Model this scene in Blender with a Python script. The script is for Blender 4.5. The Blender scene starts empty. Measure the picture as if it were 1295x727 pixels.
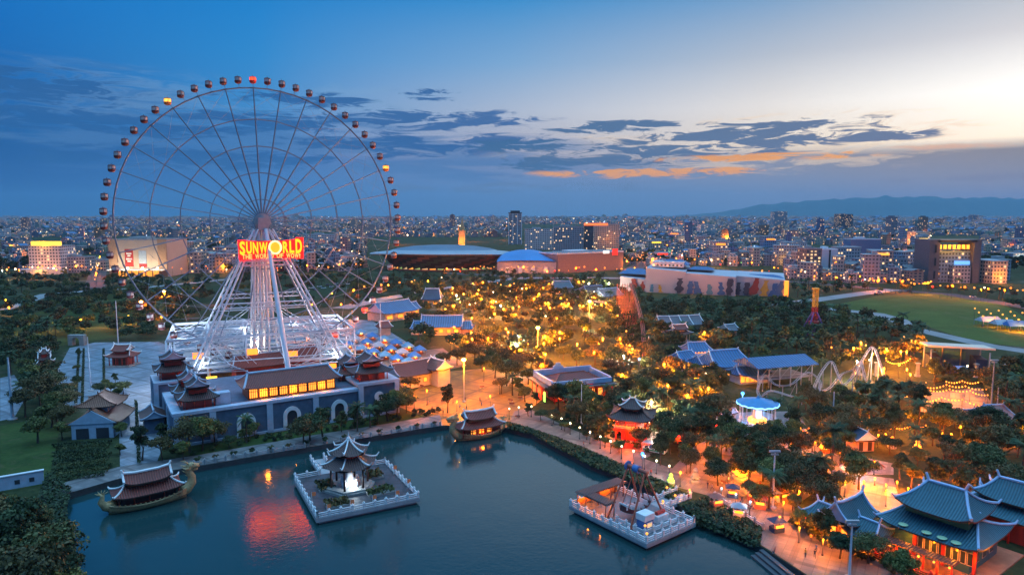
import bpy, bmesh, math, random
import numpy as np
from mathutils import Vector, Matrix
from mathutils.geometry import tessellate_polygon
R = math.radians
random.seed(7)
SC = bpy.context.scene
COL = SC.collection

# ------------------------------------------------------------------ camera
CAM_H = 64.0
F = 863.0
PITCH = math.atan(92.5 / F)
cam_data = bpy.data.cameras.new("camera")
cam_data.sensor_fit = 'HORIZONTAL'
cam_data.sensor_width = 36.0
cam_data.lens = F / 1295 * 36.0
cam_data.clip_start = 1.0
cam_data.clip_end = 60000
cam = bpy.data.objects.new("camera", cam_data)
cam.location = (0, 0, CAM_H)
cam.rotation_euler = (math.pi / 2 - PITCH, 0, 0)
COL.objects.link(cam)
SC.camera = cam


def at(u, v, z=0.0):
    """ground (or height z) point seen at photograph pixel u, v"""
    x = (u - 647.5) / F
    y = (363.5 - v) / F
    d = Vector((x, math.cos(PITCH) + y * math.sin(PITCH), -math.sin(PITCH) + y * math.cos(PITCH)))
    t = (z - CAM_H) / d.z
    return Vector((d.x * t, d.y * t, z))


def ht(u, vb, vt, z0=0.0):
    """height above z0 of a point over the ground point (u, vb) that is seen at row vt"""
    p = at(u, vb, z0)
    y = (363.5 - vt) / F
    k = (-math.sin(PITCH) + y * math.cos(PITCH)) / (math.cos(PITCH) + y * math.sin(PITCH))
    return CAM_H + k * p.y - z0


def pix(p):
    c, s = math.cos(PITCH), math.sin(PITCH)
    dz = p[2] - CAM_H
    zc = p[1] * c - dz * s
    yc = p[1] * s + dz * c
    if zc < 1:
        return (-9999, -9999)
    return (647.5 + F * p[0] / zc, 363.5 - F * yc / zc)


# ------------------------------------------------------------------ colours and nodes
def lin(c):
    c = c / 255.0
    return c / 12.92 if c <= 0.04045 else ((c + 0.055) / 1.055) ** 2.4


def rgb(r, g, b):
    return (lin(r), lin(g), lin(b), 1.0)


def setin(nt, sock, val):
    if hasattr(val, 'is_output') or isinstance(val, bpy.types.NodeSocket):
        nt.links.new(val, sock)
    elif val is not None:
        sock.default_value = val


def M(nt, op, a, b=None, c=None, clamp=False):
    n = nt.nodes.new('ShaderNodeMath')
    n.operation = op
    n.use_clamp = clamp
    setin(nt, n.inputs[0], a)
    if b is not None:
        setin(nt, n.inputs[1], b)
    if c is not None:
        setin(nt, n.inputs[2], c)
    return n.outputs[0]


def smooth(nt, x, e0, e1):
    n = nt.nodes.new('ShaderNodeMapRange')
    n.interpolation_type = 'SMOOTHSTEP'
    setin(nt, n.inputs['Value'], x)
    n.inputs['From Min'].default_value = e0
    n.inputs['From Max'].default_value = e1
    return n.outputs[0]


def ramp(nt, fac, stops, interp='LINEAR'):
    n = nt.nodes.new('ShaderNodeValToRGB')
    n.color_ramp.interpolation = interp
    el = n.color_ramp.elements
    while len(el) < len(stops):
        el.new(0.5)
    for e, (p, c) in zip(el, stops):
        e.position = p
        e.color = c
    setin(nt, n.inputs[0], fac)
    return n.outputs[0]


def mixc(nt, fac, a, b, mode='MIX'):
    n = nt.nodes.new('ShaderNodeMix')
    n.data_type = 'RGBA'
    n.blend_type = mode
    setin(nt, n.inputs[0], fac)
    setin(nt, n.inputs[6], a)
    setin(nt, n.inputs[7], b)
    return n.outputs[2]


def noise(nt, vec, scale, detail=4.0, rough=0.55, dist=0.0, dims='3D'):
    n = nt.nodes.new('ShaderNodeTexNoise')
    n.noise_dimensions = dims
    if vec is not None:
        nt.links.new(vec, n.inputs['Vector'])
    n.inputs['Scale'].default_value = scale
    n.inputs['Detail'].default_value = detail
    n.inputs['Roughness'].default_value = rough
    n.inputs['Distortion'].default_value = dist
    return n.outputs[0]


# ------------------------------------------------------------------ world: dusk sky
def build_world():
    w = bpy.data.worlds.new("World")
    SC.world = w
    w.use_nodes = True
    nt = w.node_tree
    nt.nodes.clear()
    out = nt.nodes.new('ShaderNodeOutputWorld')
    bg = nt.nodes.new('ShaderNodeBackground')
    tc = nt.nodes.new('ShaderNodeTexCoord')
    sep = nt.nodes.new('ShaderNodeSeparateXYZ')
    nt.links.new(tc.outputs['Generated'], sep.inputs[0])
    x, y, z = sep.outputs
    A = M(nt, 'MULTIPLY', M(nt, 'ARCTAN2', x, y), 180 / math.pi)
    E = M(nt, 'MULTIPLY', M(nt, 'ARCSINE', z), 180 / math.pi)
    fa = M(nt, 'DIVIDE', M(nt, 'ADD', A, 180), 360)
    pos = [(-180 + 180) / 360, (-80 + 180) / 360, (-37 + 180) / 360, (-20 + 180) / 360, 0.5, (20 + 180) / 360,
           (37 + 180) / 360, (60 + 180) / 360, (110 + 180) / 360, 1.0]

    def row(c):  # five colours left..right, behind the camera the left one
        b = tuple(int(k * 0.85) for k in c[0])
        cc = [b, c[0], c[0], c[1], c[2], c[3], c[4], c[4], b, b]
        return ramp(nt, fa, [(p, rgb(*k)) for p, k in zip(pos, cc)])
    rows = [
        (0.0, [(16, 78, 138), (56, 112, 166), (86, 128, 174), (94, 132, 172), (92, 126, 162)]),
        (2.3, [(4, 80, 150), (56, 116, 180), (104, 138, 184), (120, 142, 174), (118, 138, 160)]),
        (4.35, [(0, 82, 150), (50, 112, 180), (124, 140, 178), (144, 146, 160), (128, 132, 138)]),
        (5.2, [(0, 86, 154), (54, 120, 186), (182, 178, 190), (250, 232, 208), (288, 270, 240)]),
        (8.3, [(0, 95, 170), (58, 138, 202), (178, 190, 210), (240, 234, 228), (286, 282, 272)]),
        (12.0, [(0, 104, 184), (38, 136, 206), (126, 170, 212), (184, 194, 208), (222, 220, 222)]),
        (16.8, [(0, 114, 198), (6, 126, 204), (54, 142, 206), (104, 156, 202), (152, 172, 190)]),
        (21.0, [(0, 114, 200), (60, 152, 218), (196, 222, 244), (220, 230, 244), (226, 230, 238)]),  # band above the view, brightened so the lake reflects more light
        (31.0, [(0, 92, 172), (0, 98, 176), (12, 104, 176), (40, 116, 176), (70, 126, 176)]),
    ]
    col = row(rows[0][1])
    for (e0, _), (e1, c) in zip(rows, rows[1:]):
        n = nt.nodes.new('ShaderNodeMapRange')
        setin(nt, n.inputs[0], E)
        n.inputs[1].default_value = e0
        n.inputs[2].default_value = e1
        col = mixc(nt, n.outputs[0], col, row(c))
    # ---- clouds, streaky, in azimuth / elevation
    cmb = nt.nodes.new('ShaderNodeCombineXYZ')
    setin(nt, cmb.inputs[0], M(nt, 'MULTIPLY', A, 0.085))
    setin(nt, cmb.inputs[1], M(nt, 'MULTIPLY', E, 0.55))
    n1 = noise(nt, cmb.outputs[0], 3.1, 10, 0.68, 0.5, '2D')
    cmb2 = nt.nodes.new('ShaderNodeCombineXYZ')
    setin(nt, cmb2.inputs[0], M(nt, 'MULTIPLY', A, 0.05))
    setin(nt, cmb2.inputs[1], M(nt, 'ADD', M(nt, 'MULTIPLY', E, 0.5), M(nt, 'MULTIPLY', A, 0.012)))
    n2 = noise(nt, cmb2.outputs[0], 2.0, 6, 0.55, 0.3, '2D')

    def px(u, v):  # direction of a photograph pixel -> azimuth, elevation
        xx = (u - 647.5) / F
        yy = (363.5 - v) / F
        d = Vector((xx, math.cos(PITCH) + yy * math.sin(PITCH), -math.sin(PITCH) + yy * math.cos(PITCH))).normalized()
        return math.degrees(math.atan2(d.x, d.y)), math.degrees(math.asin(d.z))

    def blob(u, v, du, dv):
        a, e = px(u, v)
        a1, _ = px(u + du, v)
        _, e1 = px(u, v - dv)
        q = M(nt, 'POWER', M(nt, 'DIVIDE', M(nt, 'SUBTRACT', A, a), abs(a1 - a)), 2)
        r = M(nt, 'POWER', M(nt, 'DIVIDE', M(nt, 'SUBTRACT', E, e), abs(e1 - e)), 2)
        return M(nt, 'EXPONENT', M(nt, 'MULTIPLY', M(nt, 'ADD', q, r), -1.0))

    def group(bl, gain, nn):
        g = bl[0]
        for b in bl[1:]:
            g = M(nt, 'MAXIMUM', g, b)
        return M(nt, 'MULTIPLY', g, M(nt, 'ADD', 0.3, smooth(nt, nn, 0.32, 0.68)))
    # soft wide grey-blue veils
    k = group([blob(300, 178, 380, 46), blob(70, 130, 200, 60), blob(560, 200, 240, 34)], 0.34, n2)
    col = mixc(nt, M(nt, 'MULTIPLY', smooth(nt, k, 0.25, 0.85), 0.7), col, rgb(66, 116, 172))
    k = group([blob(120, 120, 240, 45), blob(480, 130, 130, 28)], 0.26, n1)
    col = mixc(nt, M(nt, 'MULTIPLY', smooth(nt, k, 0.3, 0.85), 0.3), col, rgb(128, 168, 206))
    # dark blue streaks on the left and the middle
    k = group([blob(20, 108, 190, 34), blob(30, 146, 170, 22), blob(540, 152, 190, 17), blob(440, 150, 90, 12), blob(537, 117, 48, 6), blob(545, 126, 54, 4),
               blob(380, 128, 130, 14), blob(330, 154, 200, 16), blob(500, 184, 190, 20), blob(170, 160, 170, 20), blob(640, 180, 90, 14), blob(240, 200, 260, 18)], 0.36, n1)
    col = mixc(nt, M(nt, 'MULTIPLY', smooth(nt, k, 0.40, 0.70), 0.9), col, rgb(20, 88, 152))
    # bright warm rims round the big cloud on the right
    k = group([blob(900, 192, 360, 34), blob(1010, 172, 260, 32)], 0.28, n1)
    col = mixc(nt, M(nt, 'MULTIPLY', smooth(nt, k, 0.34, 0.75), 0.55), col, rgb(250, 222, 186))
    k = group([blob(960, 172, 230, 22), blob(780, 161, 110, 10), blob(840, 190, 260, 19), blob(680, 184, 110, 12), blob(1090, 172, 120, 10), blob(1000, 157, 150, 10), blob(740, 206, 160, 14)], 0.36, n1)
    col = mixc(nt, M(nt, 'MULTIPLY', smooth(nt, k, 0.42, 0.66), 0.92), col, rgb(48, 96, 142))
    # orange lit underside
    k = group([blob(815, 219, 160, 8), blob(890, 216, 100, 5), blob(960, 199, 190, 6)], 0.36, n1)
    col = mixc(nt, M(nt, 'MULTIPLY', smooth(nt, k, 0.36, 0.68), 0.9), col, rgb(255, 166, 40))
    k = group([blob(1200, 186, 160, 6)], 0.3, n2)
    col = mixc(nt, M(nt, 'MULTIPLY', smooth(nt, k, 0.35, 0.8), 0.7), col, rgb(232, 176, 138))
    # dim bank low on the right
    k = group([blob(1240, 226, 170, 8), blob(640, 238, 300, 10)], 0.25, n1)
    col = mixc(nt, M(nt, 'MULTIPLY', smooth(nt, k, 0.4, 0.9), 0.4), col, rgb(96, 116, 146))
    # above the picture: dome brightened to lift the ambient light on the ground
    up = smooth(nt, E, 33, 62)
    col = mixc(nt, up, col, (0.85, 1.8, 2.85, 1))
    # below the horizon
    col = mixc(nt, smooth(nt, E, -0.4, -2.0), col, rgb(36, 60, 84))
    sky = nt.nodes.new('ShaderNodeTexSky')
    sky.sky_type = 'NISHITA'
    sky.sun_disc = False
    sky.sun_elevation = R(1.0)
    sky.sun_rotation = R(36)
    bg2 = nt.nodes.new('ShaderNodeBackground')
    nt.links.new(sky.outputs[0], bg2.inputs[0])
    bg2.inputs[1].default_value = 0.006
    nt.links.new(col, bg.inputs[0])
    bg.inputs[1].default_value = 1.0
    add = nt.nodes.new('ShaderNodeAddShader')
    nt.links.new(bg.outputs[0], add.inputs[0])
    nt.links.new(bg2.outputs[0], add.inputs[1])
    nt.links.new(add.outputs[0], out.inputs[0])


build_world()
sun_data = bpy.data.lights.new("sun", 'SUN')
sun_data.energy = 0.14
sun_data.angle = R(14)
sun_data.color = (1.0, 0.82, 0.62)
sun = bpy.data.objects.new("sun", sun_data)
# low glow in the west (to the right, behind the city)
sun.rotation_euler = Vector((-math.sin(R(36)), -math.cos(R(36)), -math.tan(R(9)))).to_track_quat('-Z', 'Y').to_euler()
COL.objects.link(sun)

SC.view_settings.view_transform = 'Standard'
SC.view_settings.look = 'None'
SC.view_settings.exposure = 0.0
SC.view_settings.gamma = 1.0
SC.render.engine = 'CYCLES'
cy = SC.cycles
cy.max_bounces = 5
cy.diffuse_bounces = 2
cy.glossy_bounces = 3
cy.transmission_bounces = 2
cy.volume_bounces = 0
cy.transparent_max_bounces = 6
cy.caustics_reflective = False
cy.caustics_refractive = False
cy.sample_clamp_indirect = 4.0
cy.use_denoising = True

# ------------------------------------------------------------------ materials
MATS = {}


def mat(name, col, rough=0.7, metal=0.0, var=0.18, scale=0.6, bump=0.0, spec=0.4):
    """base colour broken up by two octaves of noise in object space"""
    if name in MATS:
        return MATS[name]
    m = bpy.data.materials.new(name)
    m.use_nodes = True
    nt = m.node_tree
    b = nt.nodes['Principled BSDF']
    tc = nt.nodes.new('ShaderNodeTexCoord')
    n = noise(nt, tc.outputs['Object'], scale, 6, 0.6)
    c = ramp(nt, n, [(0.25, tuple(k * (1 - var) for k in col[:3]) + (1,)), (0.75, tuple(min(1, k * (1 + var)) for k in col[:3]) + (1,))])
    nt.links.new(c, b.inputs['Base Color'])
    b.inputs['Roughness'].default_value = rough
    b.inputs['Metallic'].default_value = metal
    b.inputs['Specular IOR Level'].default_value = spec
    if bump:
        bp = nt.nodes.new('ShaderNodeBump')
        bp.inputs['Strength'].default_value = bump
        bp.inputs['Distance'].default_value = 0.1
        nt.links.new(noise(nt, tc.outputs['Object'], scale * 8, 4), bp.inputs['Height'])
        nt.links.new(bp.outputs[0], b.inputs['Normal'])
    MATS[name] = m
    return m


def glow(name, col, strength, sample=False):
    if name in MATS:
        return MATS[name]
    m = bpy.data.materials.new(name)
    m.use_nodes = True
    nt = m.node_tree
    b = nt.nodes['Principled BSDF']
    b.inputs['Base Color'].default_value = tuple(min(1, k) for k in col[:3]) + (1,)
    b.inputs['Emission Color'].default_value = tuple(col[:3]) + (1,)
    b.inputs['Emission Strength'].default_value = strength
    if not sample:
        m.cycles.emission_sampling = 'NONE'
    MATS[name] = m
    return m


def tile_mat(name, col, stripes=3.0, rough=0.55, dark=0.72):
    """roof tiles: rows of rounded tiles running down the slope"""
    if name in MATS:
        return MATS[name]
    m = bpy.data.materials.new(name)
    m.use_nodes = True
    nt = m.node_tree
    b = nt.nodes['Principled BSDF']
    tc = nt.nodes.new('ShaderNodeTexCoord')
    sep = nt.nodes.new('ShaderNodeSeparateXYZ')
    nt.links.new(tc.outputs['Object'], sep.inputs[0])
    geo = nt.nodes.new('ShaderNodeNewGeometry')
    vt = nt.nodes.new('ShaderNodeVectorTransform')
    vt.vector_type = 'NORMAL'
    vt.convert_from = 'WORLD'
    vt.convert_to = 'OBJECT'
    nt.links.new(geo.outputs['Normal'], vt.inputs[0])
    sn = nt.nodes.new('ShaderNodeSeparateXYZ')
    nt.links.new(vt.outputs[0], sn.inputs[0])
    side = M(nt, 'GREATER_THAN', M(nt, 'ABSOLUTE', sn.outputs[0]), M(nt, 'ABSOLUTE', sn.outputs[1]))
    run = M(nt, 'ADD', M(nt, 'MULTIPLY', side, sep.outputs[1]), M(nt, 'MULTIPLY', M(nt, 'SUBTRACT', 1, side), sep.outputs[0]))
    wv = M(nt, 'SINE', M(nt, 'MULTIPLY', run, 2 * math.pi * stripes / 1.5))
    n = M(nt, 'ADD', M(nt, 'MULTIPLY', noise(nt, tc.outputs['Object'], 1.6, 6, 0.7), 0.6), M(nt, 'MULTIPLY', noise(nt, tc.outputs['Object'], 0.22, 4, 0.6), 0.45))
    k = M(nt, 'ADD', M(nt, 'MULTIPLY', wv, 0.22), n)
    c = ramp(nt, k, [(0.2, tuple(q * dark * .75 for q in col[:3]) + (1,)), (0.8, tuple(min(1, q * 1.25) for q in col[:3]) + (1,))])
    nt.links.new(c, b.inputs['Base Color'])
    b.inputs['Roughness'].default_value = rough
    bp = nt.nodes.new('ShaderNodeBump')
    bp.inputs['Strength'].default_value = 0.6
    bp.inputs['Distance'].default_value = 0.12
    nt.links.new(wv, bp.inputs['Height'])
    nt.links.new(bp.outputs[0], b.inputs['Normal'])
    MATS[name] = m
    return m


def leaf_mat(name, dark, light):
    if name in MATS:
        return MATS[name]
    m = bpy.data.materials.new(name)
    m.use_nodes = True
    nt = m.node_tree
    b = nt.nodes['Principled BSDF']
    tc = nt.nodes.new('ShaderNodeTexCoord')
    geo = nt.nodes.new('ShaderNodeNewGeometry')
    oi = nt.nodes.new('ShaderNodeObjectInfo')
    n = noise(nt, tc.outputs['Object'], 0.55, 3)
    k = M(nt, 'ADD', M(nt, 'MULTIPLY', n, 0.8), M(nt, 'MULTIPLY', geo.outputs['Random Per Island'], 0.45))
    k = M(nt, 'ADD', k, M(nt, 'MULTIPLY', M(nt, 'SUBTRACT', oi.outputs['Random'], 0.5), 0.35))
    c = ramp(nt, k, [(0.3, dark + (1,)), (0.9, light + (1,))])
    nt.links.new(c, b.inputs['Base Color'])
    b.inputs['Roughness'].default_value = 0.65
    b.inputs['Specular IOR Level'].default_value = 0.25
    MATS[name] = m
    return m


def grass_mat(name, dark, light, dry, s1=0.05):
    if name in MATS:
        return MATS[name]
    m = bpy.data.materials.new(name)
    m.use_nodes = True
    nt = m.node_tree
    b = nt.nodes['Principled BSDF']
    tc = nt.nodes.new('ShaderNodeTexCoord')
    a = noise(nt, tc.outputs['Object'], s1, 8, 0.7, 0.6)
    f = noise(nt, tc.outputs['Object'], 0.9, 5, 0.7)
    c = ramp(nt, M(nt, 'ADD', M(nt, 'MULTIPLY', a, 0.65), M(nt, 'MULTIPLY', f, 0.4)), [(0.38, dark + (1,)), (0.62, light + (1,))])
    w = noise(nt, tc.outputs['Object'], s1 * 2.3, 7, 0.7, 1.0)
    c = mixc(nt, M(nt, 'MULTIPLY', smooth(nt, w, 0.54, 0.68), 0.8), c, dry + (1,))
    nt.links.new(c, b.inputs['Base Color'])
    b.inputs['Roughness'].default_value = 0.95
    b.inputs['Specular IOR Level'].default_value = 0.1
    MATS[name] = m
    return m


def paving_mat(name, col, size=1.2, joint=0.6, var=0.25, rough=0.6):
    if name in MATS:
        return MATS[name]
    m = bpy.data.materials.new(name)
    m.use_nodes = True
    nt = m.node_tree
    b = nt.nodes['Principled BSDF']
    tc = nt.nodes.new('ShaderNodeTexCoord')
    mp = nt.nodes.new('ShaderNodeMapping')
    mp.inputs['Rotation'].default_value = (0, 0, R(32))
    nt.links.new(tc.outputs['Object'], mp.inputs[0])
    br = nt.nodes.new('ShaderNodeTexBrick')
    br.offset = 0.0
    br.inputs['Scale'].default_value = 1.0
    br.inputs['Brick Width'].default_value = size
    br.inputs['Row Height'].default_value = size
    br.inputs['Mortar Size'].default_value = size * 0.03
    br.inputs['Color1'].default_value = tuple(k * (1 - var) for k in col) + (1,)
    br.inputs['Color2'].default_value = tuple(min(1, k * (1 + var)) for k in col) + (1,)
    br.inputs['Mortar'].default_value = tuple(k * joint for k in col) + (1,)
    nt.links.new(mp.outputs[0], br.inputs['Vector'])
    n = noise(nt, tc.outputs['Object'], 0.12, 6, 0.65)
    n3 = noise(nt, tc.outputs['Object'], 0.9, 5, 0.7)
    br2 = nt.nodes.new('ShaderNodeTexBrick')
    br2.offset = 0.0
    br2.inputs['Scale'].default_value = 1.0
    br2.inputs['Brick Width'].default_value = size * 5
    br2.inputs['Row Height'].default_value = size * 5
    br2.inputs['Mortar Size'].default_value = size * 0.35
    for k_, v_ in (('Color1', 1.0), ('Color2', 0.9), ('Mortar', 0.55)):
        br2.inputs[k_].default_value = (v_, v_, v_, 1)
    nt.links.new(mp.outputs[0], br2.inputs['Vector'])
    c = mixc(nt, 1.0, br.outputs[0], br2.outputs[0], 'MULTIPLY')
    c = mixc(nt, M(nt, 'MULTIPLY', smooth(nt, n, 0.42, 0.66), 0.75), c, tuple(k * 0.5 for k in col) + (1,))
    c = mixc(nt, M(nt, 'MULTIPLY', smooth(nt, n3, 0.5, 0.72), 0.4), c, tuple(k * 0.5 for k in col) + (1,))
    nt.links.new(c, b.inputs['Base Color'])
    b.inputs['Roughness'].default_value = rough
    MATS[name] = m
    return m


def facade_mat(name, col=None, fw=3.0, fh=3.4, lit=0.12, litcol=(1.0, 0.62, 0.28), lits=2.6, glass=(0.05, 0.08, 0.12), frac=0.55, attr=False):
    """rows of windows, some lit, on the upright faces; colour given or from the face's own paint"""
    if name in MATS:
        return MATS[name]
    m = bpy.data.materials.new(name)
    m.use_nodes = True
    nt = m.node_tree
    b = nt.nodes['Principled BSDF']
    tc = nt.nodes.new('ShaderNodeTexCoord')
    sep = nt.nodes.new('ShaderNodeSeparateXYZ')
    nt.links.new(tc.outputs['Object'], sep.inputs[0])
    geo = nt.nodes.new('ShaderNodeNewGeometry')
    vt = nt.nodes.new('ShaderNodeVectorTransform')
    vt.vector_type = 'NORMAL'
    vt.convert_from = 'WORLD'
    vt.convert_to = 'OBJECT'
    nt.links.new(geo.outputs['Normal'], vt.inputs[0])
    sn = nt.nodes.new('ShaderNodeSeparateXYZ')
    nt.links.new(vt.outputs[0], sn.inputs[0])
    side = M(nt, 'GREATER_THAN', M(nt, 'ABSOLUTE', sn.outputs[0]), M(nt, 'ABSOLUTE', sn.outputs[1]))
    run = M(nt, 'ADD', M(nt, 'MULTIPLY', side, sep.outputs[1]), M(nt, 'MULTIPLY', M(nt, 'SUBTRACT', 1, side), sep.outputs[0]))
    a = M(nt, 'DIVIDE', run, fw)
    h = M(nt, 'DIVIDE', sep.outputs[2], fh)
    fa = M(nt, 'FRACT', a)
    fz = M(nt, 'FRACT', h)
    w = M(nt, 'MULTIPLY', M(nt, 'LESS_THAN', M(nt, 'ABSOLUTE', M(nt, 'SUBTRACT', fa, 0.5)), frac / 2),
          M(nt, 'LESS_THAN', M(nt, 'ABSOLUTE', M(nt, 'SUBTRACT', fz, 0.52)), 0.25))
    upright = M(nt, 'LESS_THAN', M(nt, 'ABSOLUTE', sn.outputs[2]), 0.5)
    w = M(nt, 'MULTIPLY', w, upright)
    cm = nt.nodes.new('ShaderNodeCombineXYZ')
    setin(nt, cm.inputs[0], M(nt, 'FLOOR', a))
    setin(nt, cm.inputs[1], M(nt, 'FLOOR', h))
    setin(nt, cm.inputs[2], side)
    oi = nt.nodes.new('ShaderNodeObjectInfo')
    add = nt.nodes.new('ShaderNodeVectorMath')
    nt.links.new(cm.outputs[0], add.inputs[0])
    nt.links.new(oi.outputs['Location'], add.inputs[1])
    wn = nt.nodes.new('ShaderNodeTexWhiteNoise')
    nt.links.new(add.outputs[0], wn.inputs['Vector'])
    on = M(nt, 'MULTIPLY', M(nt, 'LESS_THAN', wn.outputs[0], lit), w)
    if attr:
        at_ = nt.nodes.new('ShaderNodeAttribute')
        at_.attribute_name = 'paint'
        base = at_.outputs[0]
    else:
        n = noise(nt, tc.outputs['Object'], 0.25, 6, 0.6)
        base = ramp(nt, n, [(0.3, tuple(k * 0.82 for k in col) + (1,)), (0.7, tuple(min(1, k * 1.1) for k in col) + (1,))])
    c = mixc(nt, w, base, glass + (1,))
    nt.links.new(c, b.inputs['Base Color'])
    nt.links.new(M(nt, 'SUBTRACT', 0.75, M(nt, 'MULTIPLY', w, 0.6)), b.inputs['Roughness'])
    b.inputs['Emission Color'].default_value = litcol + (1,)
    nt.links.new(M(nt, 'MULTIPLY', on, M(nt, 'MULTIPLY', M(nt, 'ADD', 0.3, wn.outputs[0]), lits * 2)), b.inputs['Emission Strength'])
    m.cycles.emission_sampling = 'NONE'
    MATS[name] = m
    return m


white = mat('white_paint', (0.72, 0.74, 0.76), 0.5)
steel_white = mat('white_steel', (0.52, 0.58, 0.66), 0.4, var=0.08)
steel_dim = mat('backlit_tone_steel', (0.17, 0.22, 0.30), 0.45, 0.1, var=0.08)  # white wheel steel toned dark, as if backlit by the sky
steel_grey = mat('grey_steel', (0.34, 0.36, 0.40), 0.45, 0.2)
blue_trim = mat('pale_blue_trim', (0.32, 0.46, 0.66), 0.5)
blue_wall = mat('slate_blue_wall', (0.085, 0.125, 0.19), 0.8, var=0.25, bump=0.3)
red_tile = tile_mat('red_roof_tiles', (0.20, 0.05, 0.038))
brown_tile = tile_mat('brown_roof_tiles', (0.10, 0.05, 0.045))
orange_tile = tile_mat('orange_brown_roof_tiles', (0.30, 0.12, 0.07))
teal_tile = tile_mat('teal_roof_tiles', (0.03, 0.115, 0.155))
blue_tile = tile_mat('blue_roof_sheets', (0.03, 0.13, 0.30), 1.2)
grey_tile = tile_mat('grey_roof_tiles', (0.12, 0.13, 0.16))
red_wood = mat('red_lacquer', (0.30, 0.035, 0.025), 0.45)
dark_wood = mat('dark_timber', (0.05, 0.03, 0.025), 0.6)
cream = mat('cream_plaster', (0.52, 0.46, 0.38), 0.8)
pale_blue = mat('pale_blue_plaster', (0.36, 0.46, 0.58), 0.8)
stone = mat('grey_stone', (0.28, 0.28, 0.27), 0.85, var=0.3, bump=0.3)
concrete = mat('concrete', (0.32, 0.33, 0.35), 0.85, var=0.2)
bark = mat('bark', (0.075, 0.055, 0.04), 0.9, var=0.35, scale=2)
gold = mat('weathered_gold', (0.42, 0.30, 0.15), 0.55, var=0.4, scale=2.5, bump=0.6)
dark_paint = mat('dark_paint', (0.035, 0.04, 0.05), 0.5)
glass_dark = mat('dark_glass', (0.03, 0.05, 0.07), 0.12, var=0.1)
yellow_paint = mat('yellow_paint', (0.65, 0.42, 0.05), 0.5)
blue_paint = mat('blue_paint', (0.05, 0.16, 0.40), 0.5)
purple_paint = mat('purple_paint', (0.20, 0.10, 0.28), 0.5)
red_paint = mat('red_paint', (0.45, 0.04, 0.03), 0.45)
rust_paint = mat('rust_red_paint', (0.36, 0.10, 0.06), 0.5)
timber_red = mat('reddish_timber', (0.22, 0.09, 0.07), 0.7)
lamp_warm = glow('warm_lamp', (1.0, 0.38, 0.05), 1.7)
lamp_orange = glow('orange_lamp', (1.0, 0.27, 0.025), 1.9)
lamp_white = glow('white_lamp', (1.0, 0.76, 0.42), 6.0)
lamp_cool = glow('cool_lamp', (0.72, 0.86, 1.0), 1.5)
lamp_red = glow('red_lamp', (1.0, 0.04, 0.015), 1.8)
lamp_green = glow('green_lamp', (0.35, 0.9, 0.15), 1.5)
lamp_blue = glow('blue_lamp', (0.08, 0.40, 1.0), 2.0)
lamp_yellow = glow('yellow_lamp', (1.0, 0.60, 0.05), 1.8)
win_lit = glow('lit_window', (1.0, 0.38, 0.05), 1.35)
win_soft = glow('dim_lit_window', (1.0, 0.6, 0.25), 0.7)
leafs = [leaf_mat('dark_foliage', (0.010, 0.022, 0.011), (0.058, 0.092, 0.034)),
         leaf_mat('mid_foliage', (0.016, 0.032, 0.012), (0.115, 0.125, 0.042)),
         leaf_mat('olive_foliage', (0.026, 0.032, 0.012), (0.17, 0.125, 0.045)),
         leaf_mat('yellow_green_foliage', (0.030, 0.045, 0.010), (0.16, 0.17, 0.045))]
palm_leaf = leaf_mat('palm_foliage', (0.016, 0.038, 0.018), (0.07, 0.12, 0.05))


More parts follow.
